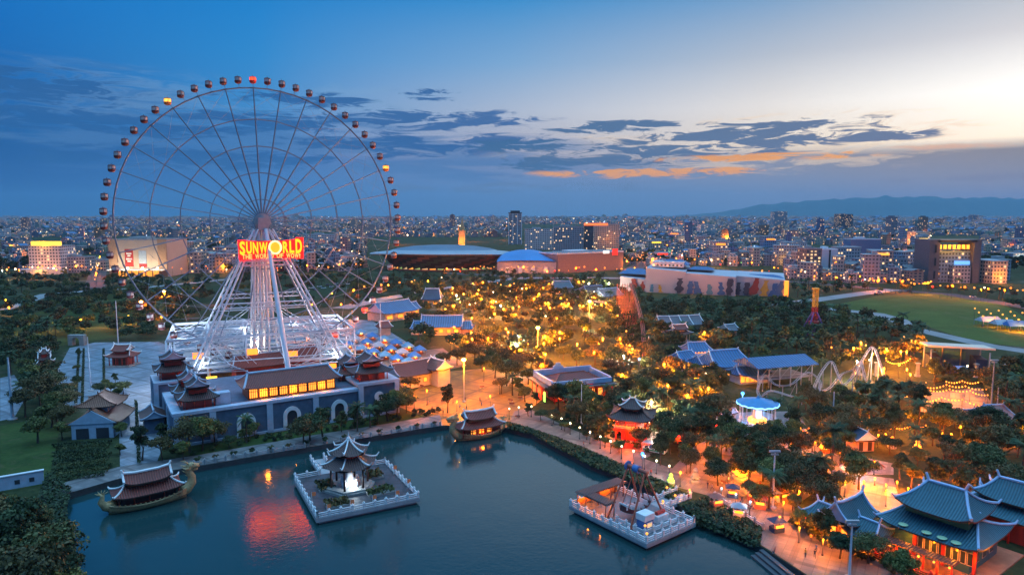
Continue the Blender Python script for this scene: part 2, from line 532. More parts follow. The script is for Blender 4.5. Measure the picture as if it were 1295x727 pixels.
# ------------------------------------------------------------------ mesh builder
class MB:
    def __init__(s):
        s.v, s.f, s.m = [], [], []

    def face(s, pts, m=0):
        i = len(s.v)
        s.v.extend(tuple(p) for p in pts)
        s.f.append(tuple(range(i, i + len(pts))))
        s.m.append(m)

    def box(s, c, d, rz=0.0, m=0, top=1.0):
        """centre of the base, size; top shrinks the upper face"""
        cx, cy, cz = c
        hx, hy, h = d[0] / 2, d[1] / 2, d[2]
        ca, sa = math.cos(rz), math.sin(rz)
        i = len(s.v)
        for z, k in ((0, 1.0), (h, top)):
            for x, y in ((-hx, -hy), (hx, -hy), (hx, hy), (-hx, hy)):
                x, y = x * k, y * k
                s.v.append((cx + x * ca - y * sa, cy + x * sa + y * ca, cz + z))
        for q in ((3, 2, 1, 0), (4, 5, 6, 7), (0, 1, 5, 4), (1, 2, 6, 5), (2, 3, 7, 6), (3, 0, 4, 7)):
            s.f.append(tuple(i + k for k in q))
            s.m.append(m)

    def tube(s, a, b, r, r2=None, n=8, m=0, caps=True):
        a, b = Vector(a), Vector(b)
        r2 = r if r2 is None else r2
        d = (b - a)
        if d.length < 1e-6:
            return
        d.normalize()
        u = d.orthogonal().normalized()
        w = d.cross(u)
        i = len(s.v)
        for p, rr in ((a, r), (b, r2)):
            for k in range(n):
                t = 2 * math.pi * k / n
                s.v.append(tuple(p + (u * math.cos(t) + w * math.sin(t)) * rr))
        for k in range(n):
            s.f.append((i + k, i + (k + 1) % n, i + n + (k + 1) % n, i + n + k))
            s.m.append(m)
        if caps:
            s.f.append(tuple(i + k for k in range(n))[::-1])
            s.f.append(tuple(i + n + k for k in range(n)))
            s.m += [m, m]

    def bar(s, a, b, w, h=None, m=0):
        """square section bar"""
        h = h or w
        a, b = Vector(a), Vector(b)
        d = (b - a).normalized()
        side = d.cross(Vector((0, 0, 1)))
        if side.length < 1e-4:
            side = Vector((1, 0, 0))
        side.normalize()
        up = side.cross(d)
        i = len(s.v)
        for p in (a, b):
            for x, y in ((-1, -1), (1, -1), (1, 1), (-1, 1)):
                s.v.append(tuple(p + side * (x * w / 2) + up * (y * h / 2)))
        for q in ((3, 2, 1, 0), (4, 5, 6, 7), (0, 1, 5, 4), (1, 2, 6, 5), (2, 3, 7, 6), (3, 0, 4, 7)):
            s.f.append(tuple(i + k for k in q))
            s.m.append(m)

    def path(s, pts, r, n=6, m=0, closed=False):
        """swept tube through points; r is a number or a list"""
        pts = [Vector(p) for p in pts]
        N = len(pts)
        rs = r if isinstance(r, (list, tuple)) else [r] * N
        i0 = len(s.v)
        u = None
        for k, p in enumerate(pts):
            if closed:
                d = pts[(k + 1) % N] - pts[k - 1]
            else:
                d = pts[min(k + 1, N - 1)] - pts[max(k - 1, 0)]
            d.normalize()
            if u is None:
                u = d.orthogonal().normalized()
            u = (u - d * u.dot(d)).normalized()
            w = d.cross(u)
            for j in range(n):
                t = 2 * math.pi * j / n
                s.v.append(tuple(p + (u * math.cos(t) + w * math.sin(t)) * rs[k]))
        for k in range(N if closed else N - 1):
            a, b = i0 + k * n, i0 + ((k + 1) % N) * n
            for j in range(n):
                s.f.append((a + j, a + (j + 1) % n, b + (j + 1) % n, b + j))
                s.m.append(m)
        if not closed:
            s.f.append(tuple(i0 + j for j in range(n))[::-1])
            s.f.append(tuple(i0 + (N - 1) * n + j for j in range(n)))
            s.m += [m, m]

    def lathe(s, prof, c=(0, 0, 0), n=16, m=0, sx=1.0, sy=1.0):
        i0 = len(s.v)
        for r, z in prof:
            for k in range(n):
                t = 2 * math.pi * k / n
                s.v.append((c[0] + r * sx * math.cos(t), c[1] + r * sy * math.sin(t), c[2] + z))
        for k in range(len(prof) - 1):
            for j in range(n):
                a, b = i0 + k * n, i0 + (k + 1) * n
                s.f.append((a + j, a + (j + 1) % n, b + (j + 1) % n, b + j))
                s.m.append(m)
        s.f.append(tuple(i0 + j for j in range(n))[::-1])
        s.f.append(tuple(i0 + (len(prof) - 1) * n + j for j in range(n)))
        s.m += [m, m]

    def ball(s, c, r, n=8, m=0, sz=1.0):
        prof = []
        k = max(4, n // 2)
        for j in range(k + 1):
            a = -math.pi / 2 + math.pi * j / k
            prof.append((max(0.01, r * math.cos(a)), r * sz * math.sin(a)))
        s.lathe(prof, c, n, m)

    def prism(s, poly, z0, z1, m=0):
        i = len(s.v)
        n = len(poly)
        for z in (z0, z1):
            s.v.extend((p[0], p[1], z) for p in poly)
        s.f.append(tuple(i + k for k in range(n))[::-1])
        s.f.append(tuple(i + n + k for k in range(n)))
        s.m += [m, m]
        for k in range(n):
            s.f.append((i + k, i + (k + 1) % n, i + n + (k + 1) % n, i + n + k))
            s.m.append(m)

    def plate(s, pts2, y0, y1, m=0):
        """polygon in x,z pushed through y0..y1"""
        i = len(s.v)
        n = len(pts2)
        for y in (y0, y1):
            s.v.extend((p[0], y, p[1]) for p in pts2)
        s.f.append(tuple(i + k for k in range(n)))
        s.f.append(tuple(i + n + k for k in range(n))[::-1])
        s.m += [m, m]
        for k in range(n):
            s.f.append((i + k, i + n + k, i + n + (k + 1) % n, i + (k + 1) % n))
            s.m.append(m)

    def mesh(s, name, mats, smooth=False):
        me = bpy.data.meshes.new(name)
        me.from_pydata(s.v, [], s.f)
        for q in (mats if isinstance(mats, (list, tuple)) else [mats]):
            me.materials.append(q)
        if any(s.m):
            me.polygons.foreach_set('material_index', s.m)
        if smooth:
            me.polygons.foreach_set('use_smooth', [True] * len(s.f))
        bm = bmesh.new()
        bm.from_mesh(me)
        bmesh.ops.recalc_face_normals(bm, faces=bm.faces)
        bm.to_mesh(me)
        bm.free()
        return me

    def build(s, name, mats, parent=None, loc=(0, 0, 0), rz=0.0, smooth=False):
        return link(name, s.mesh(name, mats, smooth), parent, loc, rz)


def link(name, me, parent=None, loc=(0, 0, 0), rz=0.0):
    o = bpy.data.objects.new(name, me)
    COL.objects.link(o)
    o.location = loc
    o.rotation_euler = (0, 0, rz)
    if parent is not None:
        o.parent = parent
    return o


def tag(o, label, cat, group=None):
    o['label'] = label
    o['category'] = cat
    if group:
        o['group'] = group
    return o


def thing(name, label, cat, loc=(0, 0, 0), rz=0.0, group=None):
    o = bpy.data.objects.new(name, None)
    o.empty_display_size = 0.5
    COL.objects.link(o)
    o.location = loc
    o.rotation_euler = (0, 0, rz)
    return tag(o, label, cat, group)


def dup(root, loc, rz=0.0, scale=None, label=None, group=None):
    r = root.copy()
    COL.objects.link(r)
    r.location = loc
    r.rotation_euler = (0, 0, rz)
    if scale is not None:
        r.scale = (scale, scale, scale) if not isinstance(scale, tuple) else scale
    if label:
        r['label'] = label
    if group:
        r['group'] = group
    for ch in list(root.children):
        c = ch.copy()
        COL.objects.link(c)
        c.parent = r
        for g in list(ch.children):
            d = g.copy()
            COL.objects.link(d)
            d.parent = c
    return r


def structure(o, kind='structure'):
    o['kind'] = kind
    return o


def light(loc, power, col=(1.0, 0.5, 0.15), parent=None, r=0.4):
    if col[2] < 0.31 and col[0] >= col[1]:
        col = (1.0, col[1] * 0.48, col[2] * 0.05)
    d = bpy.data.lights.new('lamp_light', 'POINT')
    d.energy = power * LIGHT_GAIN
    d.color = col
    d.shadow_soft_size = r
    o = bpy.data.objects.new('lamp_light', d)
    COL.objects.link(o)
    o.location = loc
    if parent is not None:
        o.parent = parent
    return o


LIGHT_GAIN = 4.8
KEEP = []   # ground polygons kept free of trees (world x, y)


def keep_px(pts, z=0.0):
    KEEP.append([tuple(at(u, v, z).xy) for u, v in pts])


def inside(p, poly):
    x, y = p[0], p[1]
    c = False
    j = len(poly) - 1
    for i in range(len(poly)):
        xi, yi = poly[i][0], poly[i][1]
        xj, yj = poly[j][0], poly[j][1]
        if (yi > y) != (yj > y) and x < (xj - xi) * (y - yi) / (yj - yi) + xi:
            c = not c
        j = i
    return c


def edge(u1, v1, u2, v2, z=0.0):
    """front edge seen between two pixels -> left end, turn, length"""
    a, b = at(u1, v1, z), at(u2, v2, z)
    d = b - a
    return Vector((a.x, a.y, 0)), math.atan2(d.y, d.x), d.length


def footprint(loc, rz, x0, x1, y0, y1):
    ca, sa = math.cos(rz), math.sin(rz)
    KEEP.append([(loc[0] + x * ca - y * sa, loc[1] + x * sa + y * ca) for x, y in ((x0, y0), (x1, y0), (x1, y1), (x0, y1))])


def local(loc, rz, x, y, z=0.0):
    ca, sa = math.cos(rz), math.sin(rz)
    return Vector((loc[0] + x * ca - y * sa, loc[1] + x * sa + y * ca, loc[2] + z))


# ------------------------------------------------------------------ roofs
def roof(parent, L, W, z0, H, kind='hip', ridge=0.5, lift=0.8, tile=None, trim=None, off=(0, 0), rz=0.0, tr=0.2, sub=True, horn=0.8, name='roof'):
    """curved roof centred on off; ridge runs along local x. roof (> ridge_trim)"""
    tile = tile or red_tile
    trim = trim or white
    mb = MB()
    n, k = 8, 5
    th = 0.28

    def a(t):
        return L / 2 * (1 - t) + L * ridge / 2 * t if kind == 'hip' else L / 2

    def b(t):
        return W / 2 * (1 - t)

    def zz(t, s):
        return z0 + H * (0.62 * t + 0.38 * t * t) + lift * (1 - t) ** 2 * abs(s) ** 4 + (0.5 * lift * t * abs(s) ** 3 if kind == 'gable' else 0)
    sides = [lambda s, t: (a(t) * s, -b(t)), lambda s, t: (-a(t) * s, b(t))]
    if kind == 'hip':
        sides += [lambda s, t: (a(t), b(t) * s), lambda s, t: (-a(t), -b(t) * s)]
    for fn in sides:
        i0 = len(mb.v)
        for j in range(k + 1):
            t = j / k
            for i in range(n + 1):
                s = -1 + 2 * i / n
                x, y = fn(s, t)
                mb.v.append((x, y, zz(t, s)))
        for j in range(k):
            for i in range(n):
                q = i0 + j * (n + 1) + i
                mb.f.append((q, q + 1, q + n + 2, q + n + 1))
                mb.m.append(0)
        # fascia and soffit
        for i in range(n):
            s1, s2 = -1 + 2 * i / n, -1 + 2 * (i + 1) / n
            p1, p2 = fn(s1, 0), fn(s2, 0)
            z1, z2 = zz(0, s1), zz(0, s2)
            mb.face([(p1[0], p1[1], z1), (p1[0], p1[1], z1 - th), (p2[0], p2[1], z2 - th), (p2[0], p2[1], z2)], 1)
            mb.face([(p1[0], p1[1], z1 - th), (0 if kind == 'hip' else p1[0] * .98, 0, z0 - th), (0 if kind == 'hip' else p2[0] * .98, 0, z0 - th), (p2[0], p2[1], z2 - th)], 1)
    if kind == 'gable':
        for sx in (-1, 1):
            pts = [(sx * L / 2 * 0.93, -b(j / k), zz(j / k, 0.9) - 0.05) for j in range(k + 1)]
            pts += [(sx * L / 2 * 0.93, b(j / k), zz(j / k, 0.9) - 0.05) for j in range(k - 1, -1, -1)]
            mb.face(pts, 2)
    ro = mb.build(name, [tile, dark_wood, trim], parent, (off[0], off[1], 0), rz)
    tb = MB()
    if kind == 'hip':
        for sx in (-1, 1):
            for sy in (-1, 1):
                pts = []
                for j in range(k + 1):
                    t = j / k
                    pts.append((sx * a(t), sy * b(t), zz(t, 1) + 0.08))
                d = Vector(pts[0]) - Vector(pts[1])
                d.normalize()
                pts.insert(0, tuple(Vector(pts[0]) + d * horn * 0.5 + Vector((0, 0, horn * 0.55))))
                tb.path(pts, [tr * 0.6] + [tr] * (k + 1), 6)
        e = L * ridge / 2
    else:
        for sx in (-1, 1):
            for sy in (-1, 1):
                pts = [(sx * a(j / k), sy * b(j / k), zz(j / k, 1) + 0.05) for j in range(k + 1)]
                pts.insert(0, (pts[0][0], pts[0][1] * 1.04, pts[0][2] + horn * 0.4))
                tb.path(pts, [tr * 0.7] + [tr] * (k + 1), 6)
        e = L / 2
    zr = z0 + H + 0.1
    up = 0.5 * lift if kind == 'gable' else 0
    tb.path([(-e - horn * .3, 0, zr + horn + up), (-e * .97, 0, zr + up), (-e * .5, 0, zr + up * .15), (e * .5, 0, zr + up * .15), (e * .97, 0, zr + up), (e + horn * .3, 0, zr + horn + up)], [tr * .8, tr * 1.3, tr * 1.3, tr * 1.3, tr * 1.3, tr * .8], 6)
    if sub:
        tb.build('ridge_trim', trim, ro)
    else:
        tb.build('ridge_trim', trim, parent, (off[0], off[1], 0), rz)
    return ro


def columns(parent, pts, z0, z1, r, m, name='column', n=8):
    mb = MB()
    mb.tube((0, 0, z0), (0, 0, z1), r, r * 0.9, n)
    me = mb.mesh(name, m, True)
    for x, y in pts:
        link(name, me, parent, (x, y, 0))


def ring_pts(x0, x1, y0, y1, nx, ny):
    pts = []
    for i in range(nx):
        t = i / (nx - 1)
        pts += [(x0 + (x1 - x0) * t, y0), (x0 + (x1 - x0) * t, y1)]
    for j in range(1, ny - 1):
        t = j / (ny - 1)
        pts += [(x0, y0 + (y1 - y0) * t), (x1, y0 + (y1 - y0) * t)]
    return pts


def windows(parent, xs, y, z, w, h, frame, pane, name='window', back=False):
    """frame > pane, set proud of a wall facing local -y (or +y)"""
    sgn = 1 if back else -1
    f = MB()
    t = 0.12
    for c, d in (((0, 0, 0), (w, 0.12, t)), ((0, 0, h - t), (w, 0.12, t)), ((-w / 2 + t / 2, 0, t), (t, 0.12, h - 2 * t)), ((w / 2 - t / 2, 0, t), (t, 0.12, h - 2 * t))):
        f.box(c, d)
    fm = f.mesh(name, frame)
    p = MB()
    p.box((0, 0, t), (w - 2 * t, 0.05, h - 2 * t))
    pm = p.mesh('pane', pane)
    for x in xs:
        o = link(name, fm, parent, (x, y + sgn * 0.08, z))
        link('pane', pm, o)


def side_windows(parent, ys, x, z, w, h, frame, pane, sgn=1):
    for y in ys:
        f = MB()
        f.box((0, 0, 0), (0.1, w, h))
        o = f.build('window', frame, parent, (x + sgn * 0.06, y, z))
        p = MB()
        p.box((sgn * 0.06, 0, 0.12), (0.05, w - 0.24, h - 0.24))
        p.build('pane', pane, o)

# ================================================================== THE SETTING
LAKE_PX = [(70, 628), (150, 605), (245, 590), (390, 565), (480, 550), (560, 538), (600, 536), (642, 541), (672, 548), (693, 559), (724, 575), (747, 587),
           (800, 607), (850, 632), (878, 652), (932, 675), (962, 690), (1020, 727), (1075, 780), (1000, 900), (500, 960), (120, 900), (100, 760), (97, 700), (82, 650)]
LAKE = [tuple(at(u, v).xy) for u, v in LAKE_PX]
KEEP.append(LAKE)


def ground_mat():
    m = bpy.data.materials.new('park_ground')
    m.use_nodes = True
    nt = m.node_tree
    b = nt.nodes['Principled BSDF']
    tc = nt.nodes.new('ShaderNodeTexCoord')
    n1 = noise(nt, tc.outputs['Object'], 0.03, 8, 0.65)
    n2 = noise(nt, tc.outputs['Object'], 0.6, 5, 0.6)
    g = ramp(nt, n2, [(0.3, (0.018, 0.030, 0.012, 1)), (0.7, (0.050, 0.062, 0.026, 1))])
    d = ramp(nt, n2, [(0.3, (0.075, 0.065, 0.045, 1)), (0.7, (0.13, 0.115, 0.085, 1))])
    c = mixc(nt, smooth(nt, n1, 0.55, 0.68), g, d)
    nt.links.new(c, b.inputs['Base Color'])
    b.inputs['Roughness'].default_value = 0.95
    b.inputs['Specular IOR Level'].default_value = 0.1
    return m


def sheet(name, polys, m, z, kind='structure'):
    mb = MB()
    for poly in polys:
        vs = [Vector((p[0], p[1], 0)) for p in poly]
        i = len(mb.v)
        mb.v.extend((p[0], p[1], z) for p in poly)
        for t in tessellate_polygon([vs]):
            a, b_, c = [vs[k] for k in t]
            if (b_ - a).cross(c - a).z < 0:
                t = (t[0], t[2], t[1])
            mb.f.append(tuple(i + k for k in t))
            mb.m.append(0)
    me = bpy.data.meshes.new(name)
    me.from_pydata(mb.v, [], mb.f)
    me.materials.append(m)
    o = link(name, me)
    o['kind'] = kind
    return o


def build_ground():
    far = 20000
    outer = [Vector((-far, -300, 0)), Vector((far, -300, 0)), Vector((far, far, 0)), Vector((-far, far, 0))]
    hole = [Vector((x, y, 0)) for x, y in LAKE]
    tris = tessellate_polygon([outer, hole])
    vs = outer + hole
    fs = []
    for t in tris:
        a, b, c = [vs[k] for k in t]
        fs.append(tuple(t) if (b - a).cross(c - a).z > 0 else (t[0], t[2], t[1]))
    me = bpy.data.meshes.new('ground')
    me.from_pydata([tuple(v) for v in vs], [], fs)
    me.materials.append(ground_mat())
    structure(link('ground', me))
    q = MB()
    n = len(LAKE)
    for i in range(n):
        a, b = LAKE[i], LAKE[(i + 1) % n]
        q.face([(a[0], a[1], 0.0), (b[0], b[1], 0.0), (b[0], b[1], -2.2), (a[0], a[1], -2.2)])
    structure(q.build('quay_wall', mat('wet_quay_stone', (0.05, 0.055, 0.06), 0.5, var=0.35, scale=1.0)))
    # water
    m = bpy.data.materials.new('lake_water')
    m.use_nodes = True
    nt = m.node_tree
    b = nt.nodes['Principled BSDF']
    b.inputs['Base Color'].default_value = (0.012, 0.046, 0.050, 1)
    b.inputs['Roughness'].default_value = 0.07
    b.inputs['IOR'].default_value = 1.55
    tc = nt.nodes.new('ShaderNodeTexCoord')
    h1 = noise(nt, tc.outputs['Object'], 1.1, 4, 0.6, 0.4)
    h2 = noise(nt, tc.outputs['Object'], 0.12, 3, 0.5)
    wp = noise(nt, tc.outputs['Object'], 0.03, 5, 0.6, 0.8)
    nt.links.new(M(nt, 'ADD', 0.03, M(nt, 'MULTIPLY', smooth(nt, wp, 0.42, 0.62), 0.06)), b.inputs['Roughness'])
    bp = nt.nodes.new('ShaderNodeBump')
    bp.inputs['Strength'].default_value = 0.12
    bp.inputs['Distance'].default_value = 0.22
    nt.links.new(M(nt, 'ADD', h1, M(nt, 'MULTIPLY', h2, 1.5)), bp.inputs['Height'])
    nt.links.new(bp.outputs[0], b.inputs['Normal'])
    o = sheet('lake_water', [[(-260, 20), (120, 20), (120, 250), (-260, 250)]], m, -1.5)


build_ground()
pave_pale = paving_mat('pale_plaza_paving', (0.22, 0.26, 0.31), 2.4, 0.45, 0.16)
pave_pink = paving_mat('pink_grey_paving', (0.19, 0.145, 0.12), 2.0, 0.6, 0.2)
pave_path = paving_mat('path_paving', (0.19, 0.18, 0.18), 1.5, 0.7, 0.2)
asphalt = mat('asphalt', (0.055, 0.056, 0.06), 0.85, var=0.3, scale=0.15)
pale_road = mat('pale_concrete_road', (0.23, 0.235, 0.24), 0.85, var=0.25, scale=0.1)
lawn = grass_mat('lawn', (0.022, 0.045, 0.012), (0.05, 0.08, 0.022), (0.08, 0.075, 0.035), 0.1)
field_grass = grass_mat('open_field_grass', (0.032, 0.062, 0.014), (0.075, 0.12, 0.03), (0.10, 0.105, 0.045), 0.02)


def px_sheet(name, pts, m, z, keep=True):
    poly = [tuple(at(u, v).xy) for u, v in pts]
    if keep:
        KEEP.append(poly)
    return sheet(name, [poly], m, z)


PLAZA = [(88, 440), (120, 433), (200, 432), (222, 440), (214, 465), (204, 490), (198, 512), (208, 560), (196, 590), (152, 596), (150, 520), (122, 512), (76, 516), (66, 480)]
px_sheet('plaza_paving', PLAZA, pave_pale, 0.012)
px_sheet('courtyard_paving', [(222, 436), (210, 478), (300, 470), (470, 440), (520, 436), (470, 405), (330, 400), (225, 418)], pave_pale, 0.016, False)
px_sheet('plaza_paving', [(0, 478), (18, 474), (34, 500), (18, 528), (0, 532)], pave_pale, 0.012)
px_sheet('lakeside_promenade', [(70, 628), (150, 605), (245, 590), (390, 565), (480, 550), (560, 538), (556, 524), (480, 537), (390, 551), (245, 576), (150, 590), (60, 616)], pave_path, 0.02)
px_sheet('orange_square', [(498, 512), (530, 490), (560, 470), (610, 466), (660, 472), (692, 500), (664, 522), (640, 541), (600, 536), (560, 538), (540, 528)], paving_mat('sodium_tinted_paving', (0.24, 0.145, 0.022), 2.0, 0.6, 0.2), 0.012)  # orange of the sodium lamps is mixed into this paving colour
px_sheet('lakeside_promenade', [(642, 541), (662, 545), (710, 560), (780, 588), (850, 614), (898, 627), (963, 689), (1020, 726), (1075, 779), (1120, 800), (1240, 790), (1105, 704), (1005, 662), (930, 624), (880, 602), (800, 575), (720, 541), (668, 516), (650, 520)], pave_pink, 0.024)
px_sheet('east_square', [(846, 596), (880, 562), (920, 548), (990, 552), (1020, 575), (1050, 590), (1040, 615), (1005, 640), (1000, 660), (930, 624), (880, 602)], pave_pink, 0.014)
px_sheet('garden_path', [(978, 520), (1012, 520), (1022, 545), (1036, 565), (1080, 575), (1130, 586), (1130, 600), (1060, 600), (1020, 592), (1000, 560), (990, 540)], pave_path, 0.018)
px_sheet('garden_path', [(1048, 625), (1090, 600), (1130, 605), (1140, 640), (1105, 655), (1060, 640)], pave_path, 0.018)
px_sheet('ride_square', [(915, 545), (925, 522), (965, 520), (1000, 530), (998, 556), (955, 560)], mat('grey_blue_paving', (0.17, 0.20, 0.25), 0.6, var=0.25, scale=0.3), 0.016)
px_sheet('market_paving', [(430, 455), (560, 440), (590, 462), (520, 478), (440, 470)], pave_pink, 0.016)
px_sheet('festoon_terrace', [(1160, 520), (1170, 497), (1240, 490), (1262, 520), (1248, 532), (1200, 524)], pave_pink, 0.014)
px_sheet('lawn', [(0, 538), (60, 528), (75, 545), (60, 612), (0, 622)], lawn, 0.008)
px_sheet('castle_lawn', [(215, 572), (320, 552), (480, 526), (556, 520), (556, 524), (480, 537), (390, 551), (245, 576)], lawn, 0.010)
px_sheet('open_field', [(1044, 388), (1110, 374), (1180, 371), (1265, 382), (1295, 400), (1310, 440), (1230, 432), (1160, 408), (1120, 400)], field_grass, 0.012)
px_sheet('rough_meadow', [(0, 425), (20, 402), (140, 372), (230, 366), (250, 380), (180, 420), (60, 440)], grass_mat('meadow', (0.022, 0.04, 0.012), (0.06, 0.085, 0.025), (0.09, 0.085, 0.045), 0.03), 0.010, False)


def road(name, pts, w, m, z, keep=True):
    c = [at(u, v) for u, v in pts]
    L, Rr = [], []
    for i, p in enumerate(c):
        d = (c[min(i + 1, len(c) - 1)] - c[max(i - 1, 0)]).normalized()
        nrm = Vector((-d.y, d.x, 0))
        L.append(tuple((p + nrm * w / 2).xy))
        Rr.append(tuple((p - nrm * w / 2).xy))
    poly = L + Rr[::-1]
    if keep:
        KEEP.append(poly)
    return sheet(name, [poly], m, z)


road('park_road', [(430, 390), (480, 379), (520, 372), (580, 362), (650, 352), (740, 351), (800, 352)], 14, pale_road, 0.02)
road('west_road', [(0, 392), (60, 372), (110, 368), (170, 365), (240, 358), (300, 352)], 12, pale_road, 0.02)
road('field_road', [(985, 386), (1040, 378), (1090, 371), (1130, 366)], 14, pale_road, 0.02)
road('field_road', [(1000, 388), (1055, 391), (1110, 397), (1135, 404), (1152, 415), (1200, 426), (1250, 437), (1310, 446)], 11, pale_road, 0.03)
road('avenue', [(560, 345), (700, 352), (900, 352), (1020, 357), (1120, 366), (1200, 372), (1320, 392)], 16, asphalt, 0.016)
road('avenue', [(118, 372), (122, 352), (126, 338), (128, 325)], 16, asphalt, 0.026)
road('avenue', [(790, 346), (835, 322), (860, 308)], 20, asphalt, 0.03)

# ---- distant hills on the right
def hills():
    rng = np.random.RandomState(5)
    mb = MB()
    Y = 18000.0
    prof = [(860, 0), (905, 3), (940, 8), (960, 11), (985, 17), (1010, 19), (1030, 20), (1050, 24), (1075, 25), (1100, 28), (1130, 27), (1160, 30), (1190, 28), (1220, 30), (1250, 27), (1300, 29), (1400, 22), (1500, 10), (1600, 0)]
    us = np.linspace(860, 1600, 75)
    hs = np.interp(us, [p[0] for p in prof], [p[1] for p in prof]) + rng.randn(75) * 0.5
    rows = []
    for k, (dy, f) in enumerate(((0, 0.0), (500, 0.35), (1000, 0.7), (1700, 1.0), (3000, 0.0))):
        rows.append([((u - 647.5) / F * Y, Y + dy, max(0, h) * .84 * f * (Y + dy) / F * (1 + rng.randn() * 0.04)) for u, h in zip(us, hs)])
    i0 = 0
    for r in rows:
        mb.v.extend(r)
    n = len(us)
    for k in range(len(rows) - 1):
        for j in range(n - 1):
            a = k * n + j
            mb.f.append((a, a + 1, a + n + 1, a + n))
            mb.m.append(0)
    structure(mb.build('hills', mat('hill_forest', (0.07, 0.085, 0.08), 0.95, var=0.3, scale=0.003), smooth=True))


hills()

# ================================================================== FERRIS WHEEL
WR = 50.0
WYAW = R(23)
WC = Vector((-0.3645 * 264, 264, 0))
HUB = 61.3
NW = Vector((math.sin(WYAW), -math.cos(WYAW), 0))    # towards the camera
PW = Vector((math.cos(WYAW), math.sin(WYAW), 0))


def ferris_wheel():
    w = thing('ferris_wheel', 'giant white steel ferris wheel with small dark cabins towering over the park', 'ferris wheel', WC, WYAW)
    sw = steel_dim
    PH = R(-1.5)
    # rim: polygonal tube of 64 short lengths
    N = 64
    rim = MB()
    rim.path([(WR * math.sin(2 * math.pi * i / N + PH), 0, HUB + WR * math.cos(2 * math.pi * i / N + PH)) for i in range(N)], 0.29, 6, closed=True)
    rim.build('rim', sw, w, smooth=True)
    for f in (0.77, 0.57, 0.37, 0.168):
        rb = MB()
        for sy in (-1, 1):
            y = sy * (1 - f) * 2.6
            rb.path([(f * WR * math.sin(2 * math.pi * i / 32 + PH), y, HUB + f * WR * math.cos(2 * math.pi * i / 32 + PH)) for i in range(32)], 0.13, 5, closed=True)
        rb.build('ring_brace', sw, w)
    sp = MB()
    sp.tube((0, -2.8, 2.5), (0, -0.15, WR - .3), 0.2, 0.2, 5)
    sp.tube((0, 2.8, 2.5), (0, 0.15, WR - .3), 0.2, 0.2, 5)
    for f in (0.25, 0.45, 0.65, 0.85):
        y = 2.8 * (1 - f)
        sp.tube((0, -y, f * WR), (0, y, f * WR), 0.08, n=4)
    sme = sp.mesh('spoke', sw)
    for i in range(32):
        o = link('spoke', sme, w, (0, 0, HUB))
        o.rotation_euler = (0, 2 * math.pi * i / 32 + PH, 0)
    cb = MB()
    for sg in (-1, 1):
        a = 2 * math.pi / 32
        cb.tube((0.77 * WR * math.sin(0), 0, 0.77 * WR), (WR * math.sin(sg * a * 2), 0, WR * math.cos(a * 2)), 0.045, n=3)
    cme = cb.mesh('cable', steel_grey)
    for i in range(0, 32):
        o = link('cable', cme, w, (0, 0, HUB))
        o.rotation_euler = (0, 2 * math.pi * i / 32 + PH, 0)
    hb = MB()
    for sy in (-1, 1):
        hb.tube((0, sy * 2.3, HUB), (0, sy * 3.3, HUB), 3.0, n=24)
        hb.tube((0, sy * 3.3, HUB), (0, sy * 4.2, HUB), 2.0, n=20)
    hb.tube((0, -6.5, HUB), (0, 6.5, HUB), 1.5, n=20)
    hb.build('hub', steel_grey, w)
    # fixed drive housing over the axle
    for y in (-7.2, 7.2):
        dh = MB()
        dh.box((0, y, HUB - 3.2), (3.6, 1.8, 4.6))
        dh.build('axle_housing', steel_grey, w)
    # cabins
    body = MB()
    prof = [(0.55, 0.0), (1.15, 0.25), (1.4, 0.8), (1.42, 1.25)]
    body.lathe(prof, n=10)
    body.lathe([(1.42, 2.45), (1.2, 2.8), (0.5, 3.0)], n=10)
    for k in range(5):
        t = 2 * math.pi * k / 5
        body.tube((1.38 * math.cos(t), 1.38 * math.sin(t), 1.2), (1.38 * math.cos(t), 1.38 * math.sin(t), 2.5), 0.09, n=4)
    body.tube((0, 0, 2.9), (0, 0, 3.4), 0.12, n=5)
    gl = MB()
    gl.lathe([(1.3, 1.26), (1.3, 2.44)], n=10)
    cab_mats = [mat('maroon_cabin', (0.13, 0.03, 0.03), 0.4), mat('orange_cabin', (0.65, 0.20, 0.03), 0.4), mat('scarlet_cabin', (0.55, 0.03, 0.02), 0.4)]
    bodies = [body.mesh('cabin', q) for q in cab_mats]
    glasses = [gl.mesh('cabin_glass', q) for q in (mat('cabin_glass', (0.62, 0.58, 0.58), 0.25), glow('cabin_lamp_orange', (1, 0.42, 0.06), 2.2), glow('cabin_lamp_red', (1, 0.06, 0.02), 2.5))]
    RC = WR + 3.0
    br = MB()
    br.tube((0.0, -1.6, 3.0), (0.0, -0.1, 0), 0.07, n=4)
    br.tube((0.0, 1.6, 3.0), (0.0, 0.1, 0), 0.07, n=4)
    br.tube((0.0, -1.6, 3.0), (0.0, 1.6, 3.0), 0.07, n=4)
    brm = br.mesh('cabin_bracket', sw)
    for i in range(64):
        t = 2 * math.pi * i / 64 + PH
        k = 0
        if i == 0:
            k = 2
        elif i in (58, 12):
            k = 1
        elif i in (24, 27):
            k = 2
        lab = {1: 'orange lit cabin', 2: 'red lit cabin'}.get(k)
        c = link('cabin', bodies[k], w, (RC * math.sin(t), 0, HUB + RC * math.cos(t) - 1.5))
        c.scale = (.88, .88, .9)
        if lab:
            c['label'] = lab
        link('cabin_glass', glasses[k], c)
        b = link('cabin_bracket', brm, w, (WR * math.sin(t), 0, HUB + WR * math.cos(t)))
        b.rotation_euler = (0, t, 0)
    # legs: A frames front and back
    sw = steel_white

